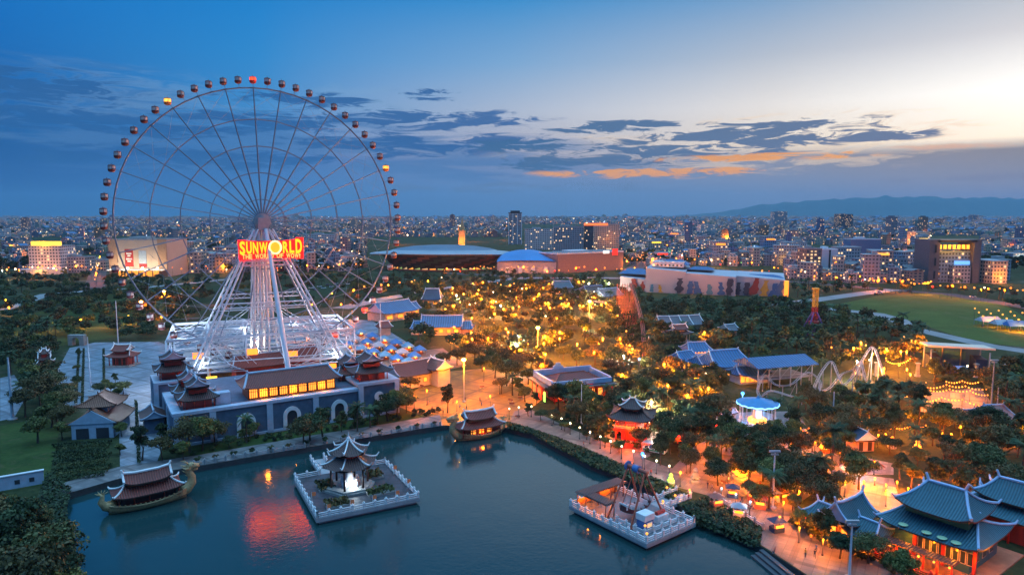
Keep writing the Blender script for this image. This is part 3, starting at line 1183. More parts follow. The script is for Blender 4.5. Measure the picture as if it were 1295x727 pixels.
    for sy in (-1, 1):
        top = HUB - 3.0
        for sx in (-1, 1):
            lg = MB()
            ft = Vector((sx * 27.0, sy * 24.0, 6.0))
            tp = Vector((sx * 2.6, sy * 7.0, top))
            side = Vector((0.9, 0, 0))
            # box truss of four chords
            for dx, dy in ((-0.75, -0.6), (0.75, -0.6), (0.75, 0.6), (-0.75, 0.6)):
                lg.tube(ft + Vector((dx * 1.3, dy * 1.3, 0)), tp + Vector((dx, dy, 0)), 0.34, n=8)
            for q in range(14):
                t0, t1 = q / 14, (q + 1) / 14
                for dy in (-0.7, 0.7):
                    p = ft.lerp(tp, t0) + Vector((-0.8 if q % 2 else 0.8, dy, 0))
                    r2 = ft.lerp(tp, t1) + Vector((0.8 if q % 2 else -0.8, dy, 0))
                    lg.tube(p, r2, 0.09, n=4)
            lg.build('leg', sw, w)
        lg = MB()
        lg.tube((5.0, sy * 35.0, 9.6), (0.8, sy * 8.0, top), 0.95, 0.75, n=12)
        lg.build('leg', sw, w)
        lg = MB()
        for dx in (-3.2, -1.6, 0.0):
            lg.tube((dx * 1.7, sy * 15.0, 8), (dx, sy * 7.0, top), 0.5, 0.45, n=8)
        for q in range(10):
            z = 12 + q * 4.4
            y = sy * (15 - 8 * (z - 8) / (top - 8))
            lg.tube((-5.2 + 2 * (z - 8) / (top - 8), y, z), (0, y, z), 0.14, n=4)
        lg.build('leg', sw, w)
        # horizontal box beam tying the legs
        for z in (31.0, 46.0):
            t = (z - 6) / (top - 6)
            x = 27 - 24.4 * t
            y = sy * (24 - 17 * t)
            bm_ = MB()
            for dz in (-0.8, 0.8):
                bm_.tube((-x, y, z + dz), (x, y, z + dz), 0.28, n=6)
            k = max(3, int(x * 2 / 2.2))
            for q in range(k):
                xa, xb = -x + 2 * x * q / k, -x + 2 * x * (q + 1) / k
                bm_.tube((xa, y, z + (-.8 if q % 2 else .8)), (xb, y, z + (.8 if q % 2 else -.8)), 0.1, n=4)
            bm_.build('tie_beam', sw, w)
        bc = MB()
        for sx in (-1, 1):
            for z0_, z1_ in ((8, 31), (14, 31)):
                t0 = (z0_ - 6) / (top - 6)
                bc.tube((sx * (27 - 24.4 * t0), sy * (24 - 17 * t0), z0_), (sx * -1.0, sy * 12.5, z1_), 0.16, n=5)
        bc.build('cross_brace', sw, w)
    for sx in (-1, 1):
        for z in (31.0,):
            t = (z - 6) / (HUB - 3 - 6)
            x = sx * (27 - 24.4 * t)
            y = 24 - 17 * t
            b = MB()
            for dz in (-.7, .7):
                b.tube((x, -y, z + dz), (x, y, z + dz), 0.24, n=6)
            b.build('tie_beam', sw, w)
    # outer lattice flaring out from the legs at the foot
    for sx in (-1, 1):
        for sy in (-1, 1):
            st = MB()
            for q in range(6):
                z = 9 + q * 2.2
                st.tube((sx * (28 - q * 1.6), sy * 23, z), (sx * (8 + q * 1.2), sy * 28, 9.5 + q * .5), .15, n=5)
                st.tube((sx * (36 - q * 1.2), sy * 17, 9.8 + q * 1.7), (sx * (24 - q), sy * 21, 11 + q * 2.4), .14, n=5)
            for z in (12, 16, 20, 25):
                t0 = (z - 6) / (top - 6)
                x = 27 - 24.4 * t0
                st.tube((-sx * 1, sy * (24 - 17 * t0), z), (sx * x, sy * (24 - 17 * t0), z), .2, n=5)
            st.build('lattice', sw, w)
    # fan of slender stays to the foot platforms
    for sx in (-1, 1):
        st = MB()
        for q in range(9):
            st.tube((sx * (4 + q * 2.6), -20 + q * 0.5, 9 + q * 0.4), (sx * (17 + q * .7), -18, 24 - q * 1.1), 0.11, n=4)
            st.tube((sx * (3 + q * 2.4), 4 + q, 10), (sx * (22 - q * 1.6), -19, 17 + q * .4), 0.11, n=4)
        st.build('stay_cables', sw, w)
    return w


ferris_wheel()


def boarding_station():
    """white steel boarding frame round the foot of the wheel"""
    t = thing('boarding_station', 'white steel frame boarding station with trusses under the ferris wheel', 'steel frame', WC, WYAW)
    x0, x1, y0, y1 = -34, 31, -17, 22
    columns(t, [(x, y) for x in (-34, -21, -8, 5, 18, 31) for y in (-17, 2, 22)], 0, 20, 0.42, steel_white, 'column')
    for y in (-17, 2, 22):
        for z in (9.5, 20.0):
            b = MB()
            b.bar((x0, y, z), (x1, y, z), 0.7, 0.9)
            for q in range(20):
                xa = x0 + (x1 - x0) * q / 20
                xb = x0 + (x1 - x0) * (q + 1) / 20
                b.bar((xa, y, z - (1.7 if q % 2 else 0)), (xb, y, z - (0 if q % 2 else 1.7)), 0.16)
            b.bar((x0, y, z - 1.7), (x1, y, z - 1.7), 0.3)
            b.build('truss_beam', steel_white, t)
    for x in (-34, -21, -8, 5, 18, 31):
        b = MB()
        for z in (9.2, 19.6):
            b.bar((x, y0, z), (x, y1, z), 0.55, 0.7)
        if x in (-34, 31, -8, 18):
            b.bar((x, y0, 1), (x, 2, 9), 0.22)
            b.bar((x, 2, 1), (x, y1, 9), 0.22)
            b.bar((x, y0, 10), (x, 2, 19), 0.22)
        b.build('cross_beam', steel_white, t)
    b = MB()
    b.box((-14, 2.6, 8.4), (39, 37, 0.5))
    b.box((24.5, 2.6, 8.4), (12, 37, 0.5))
    b.build('deck', mat('station_deck', (0.16, 0.17, 0.19), 0.7), t)
    rb = MB()
    for y in (-16.6, 21.6):
        for z in (9.6, 10.2):
            rb.bar((x0, y, z), (x1, y, z), 0.1)
    rb.build('guard_rail', steel_white, t)
    for x, y, z, c in ((-26, -8, 8, (1, .45, .1)), (-12, 6, 8, (1, .5, .12)), (4, -6, 8, (1, .45, .1)), (16, 8, 8, (1, .35, .08)), (-4, 12, 12, (1, .8, .6)), (24, -10, 8, (1, .3, .1))):
        light((x, y, z - .6), 900, c, t)
    for x, y, z in ((-22, -24, 12), (22, -24, 12), (0, -30, 14), (-8, 0, 22), (10, 0, 22)):
        light((x, y, z), 330, (.78, .88, 1.0), t, .6)
    for x, y, z in ((-42, -8, 16), (42, -8, 16), (-30, 12, 26), (30, 12, 26)):
        light((x, y, z), 2600, (.75, .86, 1.0), t, 1.0)
    lb = MB()
    lb.box((0, 0, 0), (3.6, 0.4, 2.2))
    for x, y, z in ((-30, -17.6, 3), (-20, -17.6, 4), (-6, -17.6, 13), (8, -17.6, 11), (22, -17.6, 5), (-24, -17.6, 13)):
        link('lit_panel', lb.mesh('lit_panel', lamp_orange if x != -20 else lamp_yellow), t, (x, y, z))


boarding_station()


def wheel_sign():
    c = WC + NW * 12.5 + PW * 2.2
    t = thing('park_sign', 'huge red lit sign with yellow letters fixed to the wheel legs below its hub', 'sign', (c.x, c.y, 47.2), WYAW)
    b = MB()
    Wd = 11.2
    b.plate([(-Wd, 0), (-Wd * .5, .5), (0, .7), (Wd * .5, .55), (Wd + .2, .2), (Wd + .3, 8.0), (Wd * .8, 8.1), (Wd * .75, 7.4), (Wd * .35, 6.9), (0, 6.8), (-Wd * .4, 6.7), (-Wd * .9, 7.4), (-Wd - .2, 7.4)], 0, 0.8)
    red = glow('sign_red', (1.0, 0.004, 0.003), 6.0, True)
    yel = glow('sign_yellow', (1.0, 0.40, 0.012), 2.0, True)
    b.build('board', red, t)
    bk = MB()
    bk.box((0, .95, .6), (22.2, .2, 6.4))
    bk.build('glow_shield', dark_paint, t)  # dark plate added to keep the board's red glow off the legs
    fr = MB()
    for x in (-9, -4.5, 0, 4.5, 9):
        fr.bar((x, 1.1, -.5), (x, 1.1, 7), 0.3)
    fr.bar((-10, 1.1, 1.5), (10, 1.1, 1.5), 0.3)
    fr.bar((-10, 1.1, 5.5), (10, 1.1, 5.5), 0.3)
    fr.bar((-4, 1.1, 3.0), (-4, 5.5, 1.2), 0.35)
    fr.bar((4, 1.1, 3.0), (4, 5.5, 1.2), 0.35)
    fr.build('support_frame', steel_white, t)
    dg = None

    def letter(ch, x, z, w, h, m, th=0.35, off=0.035):
        cu = bpy.data.curves.new('letter', 'FONT')
        cu.body = ch
        cu.size = 1.0
        cu.extrude = 0.1
        cu.offset = off
        cu.resolution_u = 3
        ob = bpy.data.objects.new('letter', cu)
        COL.objects.link(ob)
        bpy.context.view_layer.update()
        me = bpy.data.meshes.new_from_object(ob.evaluated_get(bpy.context.evaluated_depsgraph_get()))
        bpy.data.objects.remove(ob)
        co = np.zeros(len(me.vertices) * 3)
        me.vertices.foreach_get('co', co)
        co = co.reshape(-1, 3)
        mn, mx = co.min(0), co.max(0)
        out = np.zeros_like(co)
        out[:, 0] = (co[:, 0] - mn[0]) / (mx[0] - mn[0]) * w - w / 2
        out[:, 2] = (co[:, 1] - mn[1]) / (mx[1] - mn[1]) * h
        out[:, 1] = -(co[:, 2] - mn[2]) / (mx[2] - mn[2]) * th
        me.vertices.foreach_set('co', out.ravel())
        me.materials.clear()
        me.materials.append(m)
        me.update()
        return link('letter', me, t, (x, -0.02, z))
    word = [('S', -10.0, 2.0, 1.9, 5.0), ('U', -7.75, 2.25, 1.9, 4.6), ('N', -5.5, 2.35, 1.9, 4.3), ('W', -2.75, 2.45, 2.9, 4.1),
            ('R', 5.05, 2.45, 2.0, 4.3), ('L', 7.25, 2.35, 1.7, 4.6), ('D', 9.75, 2.2, 2.3, 5.4)]
    for ch, x, z, w, h in word:
        letter(ch, x, z, w, h, yel)
    o = MB()
    o.path([(1.35 + 2.05 * math.cos(2 * math.pi * i / 28), -0.25, 4.55 + 2.3 * math.sin(2 * math.pi * i / 28)) for i in range(28)], 0.36, 8, closed=True)
    o.build('letter_ring', glow('sign_ring', (1.0, 0.72, 0.33), 1.6, True), t)
    o = MB()
    o.tube((1.35, -0.2, 4.55), (1.35, -0.02, 4.55), 1.85, n=28)
    o.build('sun_disc', glow('sign_disc', (1.0, 0.36, 0.02), 1.4, True), t)
    line = 'THE WORLD OF WOW!'
    x = -10.2
    wd = {'I': .5, ' ': .75, 'W': 1.55, 'O': 1.3, '!': .45, 'M': 1.5}
    total = sum(wd.get(c_, 1.12) + .2 for c_ in line)
    k = 20.6 / total
    for c_ in line:
        w = wd.get(c_, 1.12) * k
        if c_ != ' ':
            letter(c_, x + w / 2, 0.42 + 0.25 * (1 - abs(x) / 10), w, 1.7, glow('sign_orange', (1.0, 0.46, 0.10), 1.6, True), 0.25, 0.02)
        x += w + .2 * k


wheel_sign()

# ================================================================== FORTRESS BASE UNDER THE WHEEL
CR = R(32)
CO = at(221, 566)


def cl(u, v, z=0.0):
    d = at(u, v, z) - Vector((CO.x, CO.y, z))
    return (d.x * math.cos(CR) + d.y * math.sin(CR), -d.x * math.sin(CR) + d.y * math.cos(CR))


def small_pavilion_roofs(parent, x, y, z, L, W, n=2):
    """red timber storey with two tiers of dark red roof, white edges"""
    wb = MB()
    wb.box((x, y, z), (L * .72, W * .72, 3.0))
    o = wb.build('pavilion_storey', red_wood, parent)
    columns(o, [(x + sx * L * .42, y + sy * W * .42) for sx in (-1, -.33, .33, 1) for sy in (-1, 1)], z, z + 3.0, 0.16, red_wood, 'column', 6)
    roof(parent, L * 1.15, W * 1.15, z + 2.8, 2.0, 'hip', 0.55, 0.8, brown_tile, pale_blue, (x, y), 0, .16)
    wb = MB()
    wb.box((x, y, z + 4.2), (L * .5, W * .5, 1.6))
    wb.build('upper_storey', red_wood, parent)
    roof(parent, L * .66, W * .74, z + 5.6, 2.4, 'gable', 0.5, 1.0, brown_tile, pale_blue, (x, y), math.pi / 2, .2)


def fortress():
    t = thing('fortress_building', 'long slate blue fortress style building with white arches under the ferris wheel', 'building', (CO.x, CO.y, 0), CR)
    Hh = 9.6
    LX, DY = 54.0, 40.0
    w = MB()
    w.box((LX / 2, 1.0, 0), (LX, 2.0, Hh - .9))
    w.box((1.0, 21.0, 0), (2.0, 38.0, Hh - .9))
    w.box((LX / 2 + 1, 21.0, Hh - 1.4), (LX - 2.0, 38.0, 1.0))
    w.build('wall', blue_wall, t)
    c = MB()
    c.box((LX / 2, 0.9, Hh - .9), (LX + .6, 2.6, 0.9))
    c.box((0.9, 21.6, Hh - .9), (2.6, 38.6, 0.9))
    c.box((LX / 2, 0.7, 0.0), (LX + .5, 2.3, 0.7))
    c.build('cornice', pale_blue, t)
    pl = MB()
    pl.box((0, 0, 0), (1.7, 0.5, Hh - 1.0))
    pm = pl.mesh('pilaster', pale_blue)
    for u, v in ((270, 557), (341, 545), (398, 535), (458, 525)):
        x, _ = cl(u, v)
        link('pilaster', pm, t, (x, -0.2, 0))
    link('pilaster', pm, t, (0.9, -0.2, 0))
    for y in (13, 26, 38):
        o = link('pilaster', pm, t, (-0.2, y, 0))
        o.rotation_euler = (0, 0, math.pi / 2)
    # arches
    a = MB()
    out = [(-2.6, 0)] + [(2.6 * math.cos(math.pi - math.pi * i / 14), 3.6 + 2.8 * math.sin(math.pi * i / 14)) for i in range(15)] + [(2.6, 0)]
    inn = [(1.5, 0)] + [(1.5 * math.cos(math.pi * i / 14), 3.6 + 1.7 * math.sin(math.pi * i / 14)) for i in range(15)] + [(-1.5, 0)]
    for i in range(len(out) - 1):
        pass
    oo, ii = out, inn[::-1]
    for i in range(len(oo) - 1):
        q = [oo[i], oo[i + 1], ii[i + 1], ii[i]]
        a.plate(q, -0.45, 0.0)
    am = a.mesh('arch', white)
    d = MB()
    d.plate(ii, -0.06, -0.02)
    dm = d.mesh('arch_opening', dark_paint)
    for u, v in ((312, 551), (369, 541), (428, 531)):
        x, _ = cl(u, v)
        o = link('arch', am, t, (x, 0, 0.5))
        link('arch_opening', dm, o)
    # long hall on the terrace
    x0, y0 = cl(312, 502, Hh)
    x1, y1 = cl(422, 488, Hh)
    L = x1 - x0
    yh = 5.0
    hw = MB()
    hw.box(((x0 + x1) / 2, yh + 4.5, Hh - .4), (L, 9.0, 3.8))
    hall = hw.build('hall', dark_wood, t)
    n = 9
    pw = L / n
    for i in range(n):
        p = MB()
        p.box((x0 + pw * (i + .5), yh - .05, Hh + .1), (pw * .82, 0.1, 2.7))
        pane = p.build('lit_window', win_lit, hall)
        bars = MB()
        for k in range(5):
            bars.box((x0 + pw * (i + .1) + pw * .8 * k / 4, yh - .14, Hh + .1), (0.12, 0.1, 2.7))
        bars.box((x0 + pw * (i + .5), yh - .14, Hh + 1.9), (pw * .82, .1, .12))
        bars.build('window_bars', dark_wood, hall)
    roof(t, L + 3.0, 13.0, Hh + 3.2, 3.4, 'hip', 0.84, 0.5, red_tile, pale_blue, ((x0 + x1) / 2, yh + 4.5), 0, .32)
    for k in range(3):
        light(((x0 + (x1 - x0) * (k + .5) / 3), yh - 2.2, Hh + 1.4), 260, (1, .5, .14), t)
    # corner pavilions on the left
    small_pavilion_roofs(t, 7.0, 6.0, Hh - .3, 9.5, 8.0)
    small_pavilion_roofs(t, 6.0, 16.0, Hh - .3, 8.5, 7.5)
    tw = MB()
    tw.box((3.5, 33.0, 0), (11.0, 12.0, Hh + 2.5))
    tw.build('tower', blue_wall, t)
    tc_ = MB()
    tc_.box((3.5, 33.0, Hh + 2.5), (12.0, 13.0, 0.7))
    tc_.box((-1.9, 27.2, 0), (1.3, 1.3, Hh + 2.5))
    tc_.box((9.0, 27.2, 0), (1.3, 1.3, Hh + 2.5))
    tc_.box((-1.9, 38.8, 0), (1.3, 1.3, Hh + 2.5))
    tc_.build('tower_trim', pale_blue, t)
    small_pavilion_roofs(t, 3.5, 33.0, Hh + 3.1, 9.5, 9.5)
    pw_ = MB()
    pw_.box((-3.5, 21, 0), (5, 8, 4.2))
    pw_.build('porch', blue_wall, t)
    roof(t, 10, 7, 4.2, 2.2, 'gable', .5, .6, brown_tile, pale_blue, (-3.5, 21), math.pi / 2, .18)
    # right corner block
    xb = LX + 5.2
    rb = MB()
    rb.box((xb, 5.0, 0), (13.0, 11.0, Hh + .6))
    rb.build('corner_block', blue_wall, t)
    rt = MB()
    rt.box((xb, 5.0, Hh + .6), (14.0, 12.0, .9))
    for sx in (-1, 1):
        rt.box((xb + sx * 6.0, -.7, 0), (1.5, .8, Hh + .6))
    rt.box((xb, -.7, 0), (10.5, .5, .7))
    rt.build('corner_trim', pale_blue, t)
    rw = MB()
    rw.tube((xb, -.85, 6.2), (xb, -.5, 6.2), 1.55, n=20)
    rw.build('round_window', white, t)
    small_pavilion_roofs(t, xb - 1, 5.0, Hh + 1.4, 11.0, 9.0)
    small_pavilion_roofs(t, xb - 4, 16.0, Hh - 1.0, 10.0, 8.0)
    # stair turret between hall and left pavilions
    st = MB()
    st.box((13.5, 5.0, Hh - .2), (4.0, 3.0, 3.4))
    st.build('stair_hut', pale_blue, t)
    light((6, 11, Hh + 1.5), 120, (1, .5, .15), t)
    light((11, 24, Hh + 2), 300, (1, .5, .15), t)
    # halls behind the terrace
    for (u1, v1, u2, v2, nm) in ((300, 478, 360, 469, 'rear_hall'), (366, 470, 402, 460, 'rear_hall')):
        p1, p2 = cl(u1, v1, 6), cl(u2, v2, 6)
        m_ = ((p1[0] + p2[0]) / 2, (p1[1] + p2[1]) / 2 + 5)
        l = p2[0] - p1[0]
        b = MB()
        b.box((m_[0], m_[1], 0), (l, 9, 9.2))
        b.build(nm, red_wood, t)
        roof(t, l + 3, 12, 9.2, 3.6, 'hip', .8, .5, red_tile, pale_blue, m_, 0, .22)
    footprint(CO, CR, -8, LX + 14, -2.5, 62)


fortress()
for q in range(-40, 41, 40):
    pass
footprint(WC, WYAW, -44, 44, -34, 40)

# ================================================================== ON THE LAKE
WL = -1.5


def dragon_boat(loc, rz, label, mirror=False, L=18.0, lit=False):
    t = thing('dragon_boat', label, 'boat', (loc[0], loc[1], WL), rz)
    sx = -1 if mirror else 1
    # hull: lofted sections
    secs = []
    N = 17
    for i in range(N):
        q = i / (N - 1)
        x = (q - 0.5) * L
        wdt = 3.1 * (math.sin(math.pi * min(1, max(0, 0.06 + q * 0.88))) ** 0.45)
        sheer = 1.35 + 1.1 * abs(q - 0.45) ** 2 * 3.2
        secs.append((x * sx, wdt, sheer))
    mb = MB()
    m = 9
    for x, wdt, sh in secs:
        for j in range(m):
            a = math.pi * j / (m - 1)
            mb.v.append((x, -wdt * math.cos(a) * (1 if j in (0, m - 1) else 1.04), sh - (sh + 0.4) * math.sin(a) ** 0.8))
    for i in range(N - 1):
        for j in range(m - 1):
            a = i * m + j
            mb.f.append((a, a + 1, a + m + 1, a + m))
            mb.m.append(0)
    mb.f.append(tuple(range(m)))
    mb.f.append(tuple((N - 1) * m + j for j in range(m)))
    mb.m += [0, 0]
    hull = mb.build('hull', gold, t, smooth=True)
    dk = MB()
    dk.prism([(s[0], -s[1] * .96) for s in secs] + [(s[0], s[1] * .96) for s in secs[::-1]], 0.75, 0.9)
    dk.build('deck', dark_wood, t)
    gw = MB()
    for sg in (-1, 1):
        gw.path([(s[0], sg * s[1], s[2] + .02) for s in secs], 0.2, 6)
        for s in secs[1:-1:1]:
            gw.ball((s[0], sg * s[1] * 1.0, s[2] + .28), 0.2, 6)
    gw.build('gunwale', gold, hull)
    # neck and head at the bow
    xe = L / 2
    nk = MB()
    pts = [(xe - 1.6, 1.0), (xe + .4, 1.7), (xe + 1.5, 3.0), (xe + 1.55, 4.4), (xe + 1.0, 5.5), (xe + .9, 6.3), (xe + 1.5, 6.9)]
    nk.path([(sx * x, 0, z) for x, z in pts], [1.5, 1.25, 1.0, .85, .75, .75, .8], 10)
    for x, z in pts[1:-1]:   # mane spines along the back of the neck
        nk.tube((sx * (x - .7), 0, z), (sx * (x - 1.5), 0, z + .7), .22, .04, 5)
    nk.build('neck', gold, t, smooth=True)
    hd = MB()
    hd.path([(sx * (xe + .5), 0, 6.7), (sx * (xe + 1.5), 0, 6.95), (sx * (xe + 2.5), 0, 6.75), (sx * (xe + 3.3), 0, 6.65)], [.75, .85, .6, .42], 10)
    hd.path([(sx * (xe + 1.3), 0, 6.2), (sx * (xe + 2.2), 0, 5.95), (sx * (xe + 2.95), 0, 5.95)], [.5, .4, .25], 8)
    for sg in (-1, 1):
        hd.ball((sx * (xe + 1.9), sg * .55, 7.35), .25, 8)
        hd.path([(sx * (xe + 1.0), sg * .4, 7.4), (sx * (xe + .3), sg * .6, 8.1), (sx * (xe - .6), sg * .8, 8.3)], [.18, .14, .04], 5)
        hd.path([(sx * (xe + .8), sg * .8, 6.6), (sx * (xe + .1), sg * 1.2, 6.7), (sx * (xe - .5), sg * 1.4, 7.1)], [.3, .22, .04], 5)
        hd.path([(sx * (xe + 3.2), sg * .25, 6.9), (sx * (xe + 3.7), sg * .6, 7.2), (sx * (xe + 3.6), sg * 1.0, 7.6)], [.09, .07, .02], 4)
    hd.build('head', gold, t, smooth=True)
    tl = MB()
    tl.path([(sx * (-xe + 1.2), 0, 1.1), (sx * (-xe - .6), 0, 1.7), (sx * (-xe - 1.4), 0, 2.9), (sx * (-xe - 1.0), 0, 4.2), (sx * (-xe - 1.8), 0, 5.0)], [1.3, 1.0, .7, .45, .15], 8)
    for k in range(5):
        a = 0.6 + k * .5
        tl.tube((sx * (-xe - 1.2), 0, 4.3), (sx * (-xe - 1.2 - 1.5 * math.cos(a)), 0, 4.3 + 1.3 * math.sin(a)), .22, .04, 5)
    tl.build('tail', gold, t, smooth=True)
    # deck house
    cols = ring_pts(-6.0, 6.0, -2.0, 2.0, 5, 2)
    columns(t, cols, .9, 3.7, .17, red_wood)
    if lit:
        for x in (-2.6, 0, 2.6):
            for z in (1.7, 2.6):
                p = MB()
                p.box((x, -1.78, z), (1.5, .06, .55))
                p.build('lit_panel', win_lit, t)
    inner = MB()
    inner.box((0, 0, .9), (10.5, 3.4, 2.7))
    inner.build('deck_house', mat('dim_interior', (.05, .02, .02), .8), t)
    rl = MB()
    for y in (-2.3, 2.3):
        rl.bar((-6.4, y, 1.7), (6.4, y, 1.7), .12)
    rl.build('rail', red_wood, t)
    roof(t, 14.2, 6.8, 3.6, 2.1, 'hip', .62, .7, red_tile, white, (0, 0), 0, .22)
    cl_ = MB()
    cl_.box((0, 0, 5.0), (8.2, 1.9, 1.3))
    cl_.build('clerestory', dark_wood, t)
    roof(t, 9.6, 4.4, 6.0, 1.9, 'gable', .8, .8, red_tile, white, (0, 0), 0, .26)
    if lit:
        light((0, -2.6, 2.6), 100, (1, .3, .06), t)
    return t


p1, p2 = at(126, 656, WL), at(237, 630, WL)
d_ = p2 - p1
dragon_boat((p1 + p2) / 2 + Vector((-.4, 2.2, 0)), math.atan2(d_.y, d_.x), 'moored dragon boat with red roofs and a gold dragon head raised at its right end', False, 15.6)
p1, p2 = at(566, 562, WL), at(641, 549, WL)
d_ = p2 - p1
dragon_boat((p1 + p2) / 2 + Vector((0.2, 2.4, 0)), math.atan2(d_.y, d_.x), 'moored dragon boat with dark red roofs and glowing panels in front of the orange square', True, 14.0, True)


def balustrade(name, label, pts, z, parent=None, post=2.6, h=1.05, m=white, group=None, thick=.28):
    """posts with urn caps and two rails along a polyline; a thing of its own, or a part if it has a parent"""
    if parent is None:
        t = thing(name, label, 'balustrade', (pts[0][0], pts[0][1], z), 0, group)
        off = Vector((pts[0][0], pts[0][1], 0))
        z = 0
    else:
        t = parent
        off = Vector((0, 0, 0))
    pb = MB()
    pb.box((0, 0, 0), (.42, .42, h + .15))
    pb.box((0, 0, h + .15), (.56, .56, .12))
    pb.ball((0, 0, h + .42), .2, 6)
    pm = pb.mesh('post', m)
    rb = MB()
    for a, b in zip(pts, pts[1:]):
        a, b = Vector((a[0], a[1], 0)) - off, Vector((b[0], b[1], 0)) - off
        n = max(1, round((b - a).length / post))
        for i in range(n):
            q = a.lerp(b, i / n)
            link('post', pm, t, (q.x, q.y, z))
        for zz, hh in ((h - .1, .16), (h * .52, .12), (.12, .12)):
            rb.bar((a.x, a.y, z + zz), (b.x, b.y, z + zz), thick * .8, hh)
    q = Vector((pts[-1][0], pts[-1][1], 0)) - off
    link('post', pm, t, (q.x, q.y, z))
    rb.build('rail', m, t)
    return t


def island_pavilion():
    e, rz, W = edge(400, 656, 531, 629, 0)
    D = 25.0
    t = thing('island_platform', 'square white railed platform in the lake with dark paving, planted beds and a footbridge', 'platform', (e.x, e.y, 0), rz)
    b = MB()
    b.box((W / 2, D / 2, -.9), (W, D, .9))
    b.box((W / 2, D / 2, -2.4), (W - 1.4, D - 1.4, 1.5))
    b.build('slab', concrete, t)
    b = MB()
    b.box((W / 2, D / 2, 0), (W - .8, D - .8, .05))
    b.build('dark_paving', paving_mat('dark_paving', (.055, .06, .075), 1.0, 1.6, .25), t)
    balustrade('', '', [(.3, .3), (W - .3, .3), (W - .3, D - .3)], .05, t)
    balustrade('', '', [(.3, .3), (.3, D - .3), (6.0, D - .3)], .05, t)
    balustrade('', '', [(10.0, D - .3), (W - .3, D - .3)], .05, t)
    # footbridge to the quay
    fb = MB()
    fb.box((8.0, D + 5.0, -.5), (3.6, 11.0, .6))
    fb.build('footbridge', concrete, t)
    balustrade('', '', [(6.3, D), (6.3, D + 10.5)], .1, t)
    balustrade('', '', [(9.7, D), (9.7, D + 10.5)], .1, t)
    for x, y, w, d in ((5.5, 4.5, 5, 3), (16, 6.5, 6, 3), (17.5, 17, 4, 4), (5.5, 15.5, 3.6, 5)):
        k = MB()
        k.box((x, y, .05), (w, d, .5))
        bed = k.build('planter', stone, t)
        lb = MB()
        rng = random.Random(int(x * 10))
        for _ in range(160):
            c = Vector((x + rng.uniform(-.5, .5) * w, y + rng.uniform(-.5, .5) * d, .55 + rng.random() * .9))
            a = Vector((rng.uniform(-1, 1), rng.uniform(-1, 1), rng.uniform(-.3, 1))).normalized()
            o = a.orthogonal().normalized() * .28
            r2 = a.cross(o).normalized() * .28
            lb.face([c - o - r2, c + o - r2, c + o + r2, c - o + r2])
        lb.build('bed_plants', leafs[rng.randrange(3)], bed)
    footprint(e, rz, -1, W + 1, -1, D + 1)
    # pavilion on it
    pc = local(e, rz, 10.6, 13.0, .05)
    p = thing('lake_pavilion', 'six sided open pavilion with tiered dark roof and white ribs standing on the lake platform', 'pavilion', pc, rz)
    k = MB()
    k.lathe([(6.0, 0), (6.0, .5), (5.4, .5), (5.4, .9)], n=6)
    k.build('base', stone, p)
    cp = [(4.3 * math.cos(math.pi / 3 * i), 4.3 * math.sin(math.pi / 3 * i)) for i in range(6)]
    columns(p, cp, .9, 6.3, .26, dark_wood)
    cp2 = [(2.6 * math.cos(math.pi / 3 * i), 2.6 * math.sin(math.pi / 3 * i)) for i in range(6)]

    def hexroof(z, r0, r1, h, lift, m, parent=p):
        mb = MB()
        rib = MB()
        K, S = 5, 4
        for sct in range(6):
            a0, a1 = math.pi / 3 * sct, math.pi / 3 * (sct + 1)
            i0 = len(mb.v)
            for j in range(K + 1):
                q = j / K
                rr = r0 + (r1 - r0) * q
                for s in range(S + 1):
                    w = s / S
                    x = rr * (math.cos(a0) * (1 - w) + math.cos(a1) * w)
                    y = rr * (math.sin(a0) * (1 - w) + math.sin(a1) * w)
                    mb.v.append((x, y, z + h * (.5 * q + .5 * q * q) + lift * (1 - q) ** 2 * abs(2 * w - 1) ** 3))
            for j in range(K):
                for s in range(S):
                    a = i0 + j * (S + 1) + s
                    mb.f.append((a, a + 1, a + S + 2, a + S + 1))
                    mb.m.append(0)
            pts = []
            for j in range(K + 1):
                q = j / K
                rr = r0 + (r1 - r0) * q
                pts.append((rr * math.cos(a0), rr * math.sin(a0), z + h * (.5 * q + .5 * q * q) + lift * (1 - q) ** 2 + .06))
            pts.insert(0, (pts[0][0] * 1.1, pts[0][1] * 1.1, pts[0][2] + .8))
            rib.path(pts, [.1] + [.2] * (K + 1), 5)
        mb.lathe([(r0 * .97, z - .05), (.3, z - .02)], n=6)
        ro = mb.build('roof', m, parent)
        rib.build('roof_ribs', white, ro)
    hexroof(6.0, 6.6, 3.0, 2.0, .7, brown_tile)
    k = MB()
    k.lathe([(2.9, 7.6), (2.9, 9.0)], n=6)
    k.build('upper_drum', red_wood, p)
    hexroof(8.8, 4.6, .3, 2.9, .7, brown_tile)
    k = MB()
    k.lathe([(.35, 11.5), (.5, 12.0), (.15, 12.5), (.03, 13.6)], n=8)
    k.build('finial', white, p)
    # pale statue group inside
    s = thing('statue', 'pale stone statue group glowing white inside the lake pavilion', 'statue', local(e, rz, 10.6, 13.0, .95), rz)
    k = MB()
    k.lathe([(2.0, 0), (1.7, .5), (1.3, .8), (1.2, 1.2), (.9, 2.0), (.75, 2.8), (.45, 3.1)], n=12)
    k.ball((0, 0, 3.5), .48, 10)
    for a in (.4, 2.2, 3.9, 5.2):
        k.lathe([(.7, 0), (.55, .8), (.35, 1.4)], (2.1 * math.cos(a), 2.1 * math.sin(a), 0), 8)
        k.ball((2.1 * math.cos(a), 2.1 * math.sin(a), 1.6), .3, 8)
    k.build('figure', white, s, smooth=True)
    light((0, -3.2, 1.2), 150, (.75, .9, 1.0), s)
    # pennants round the edge
    fl = MB()
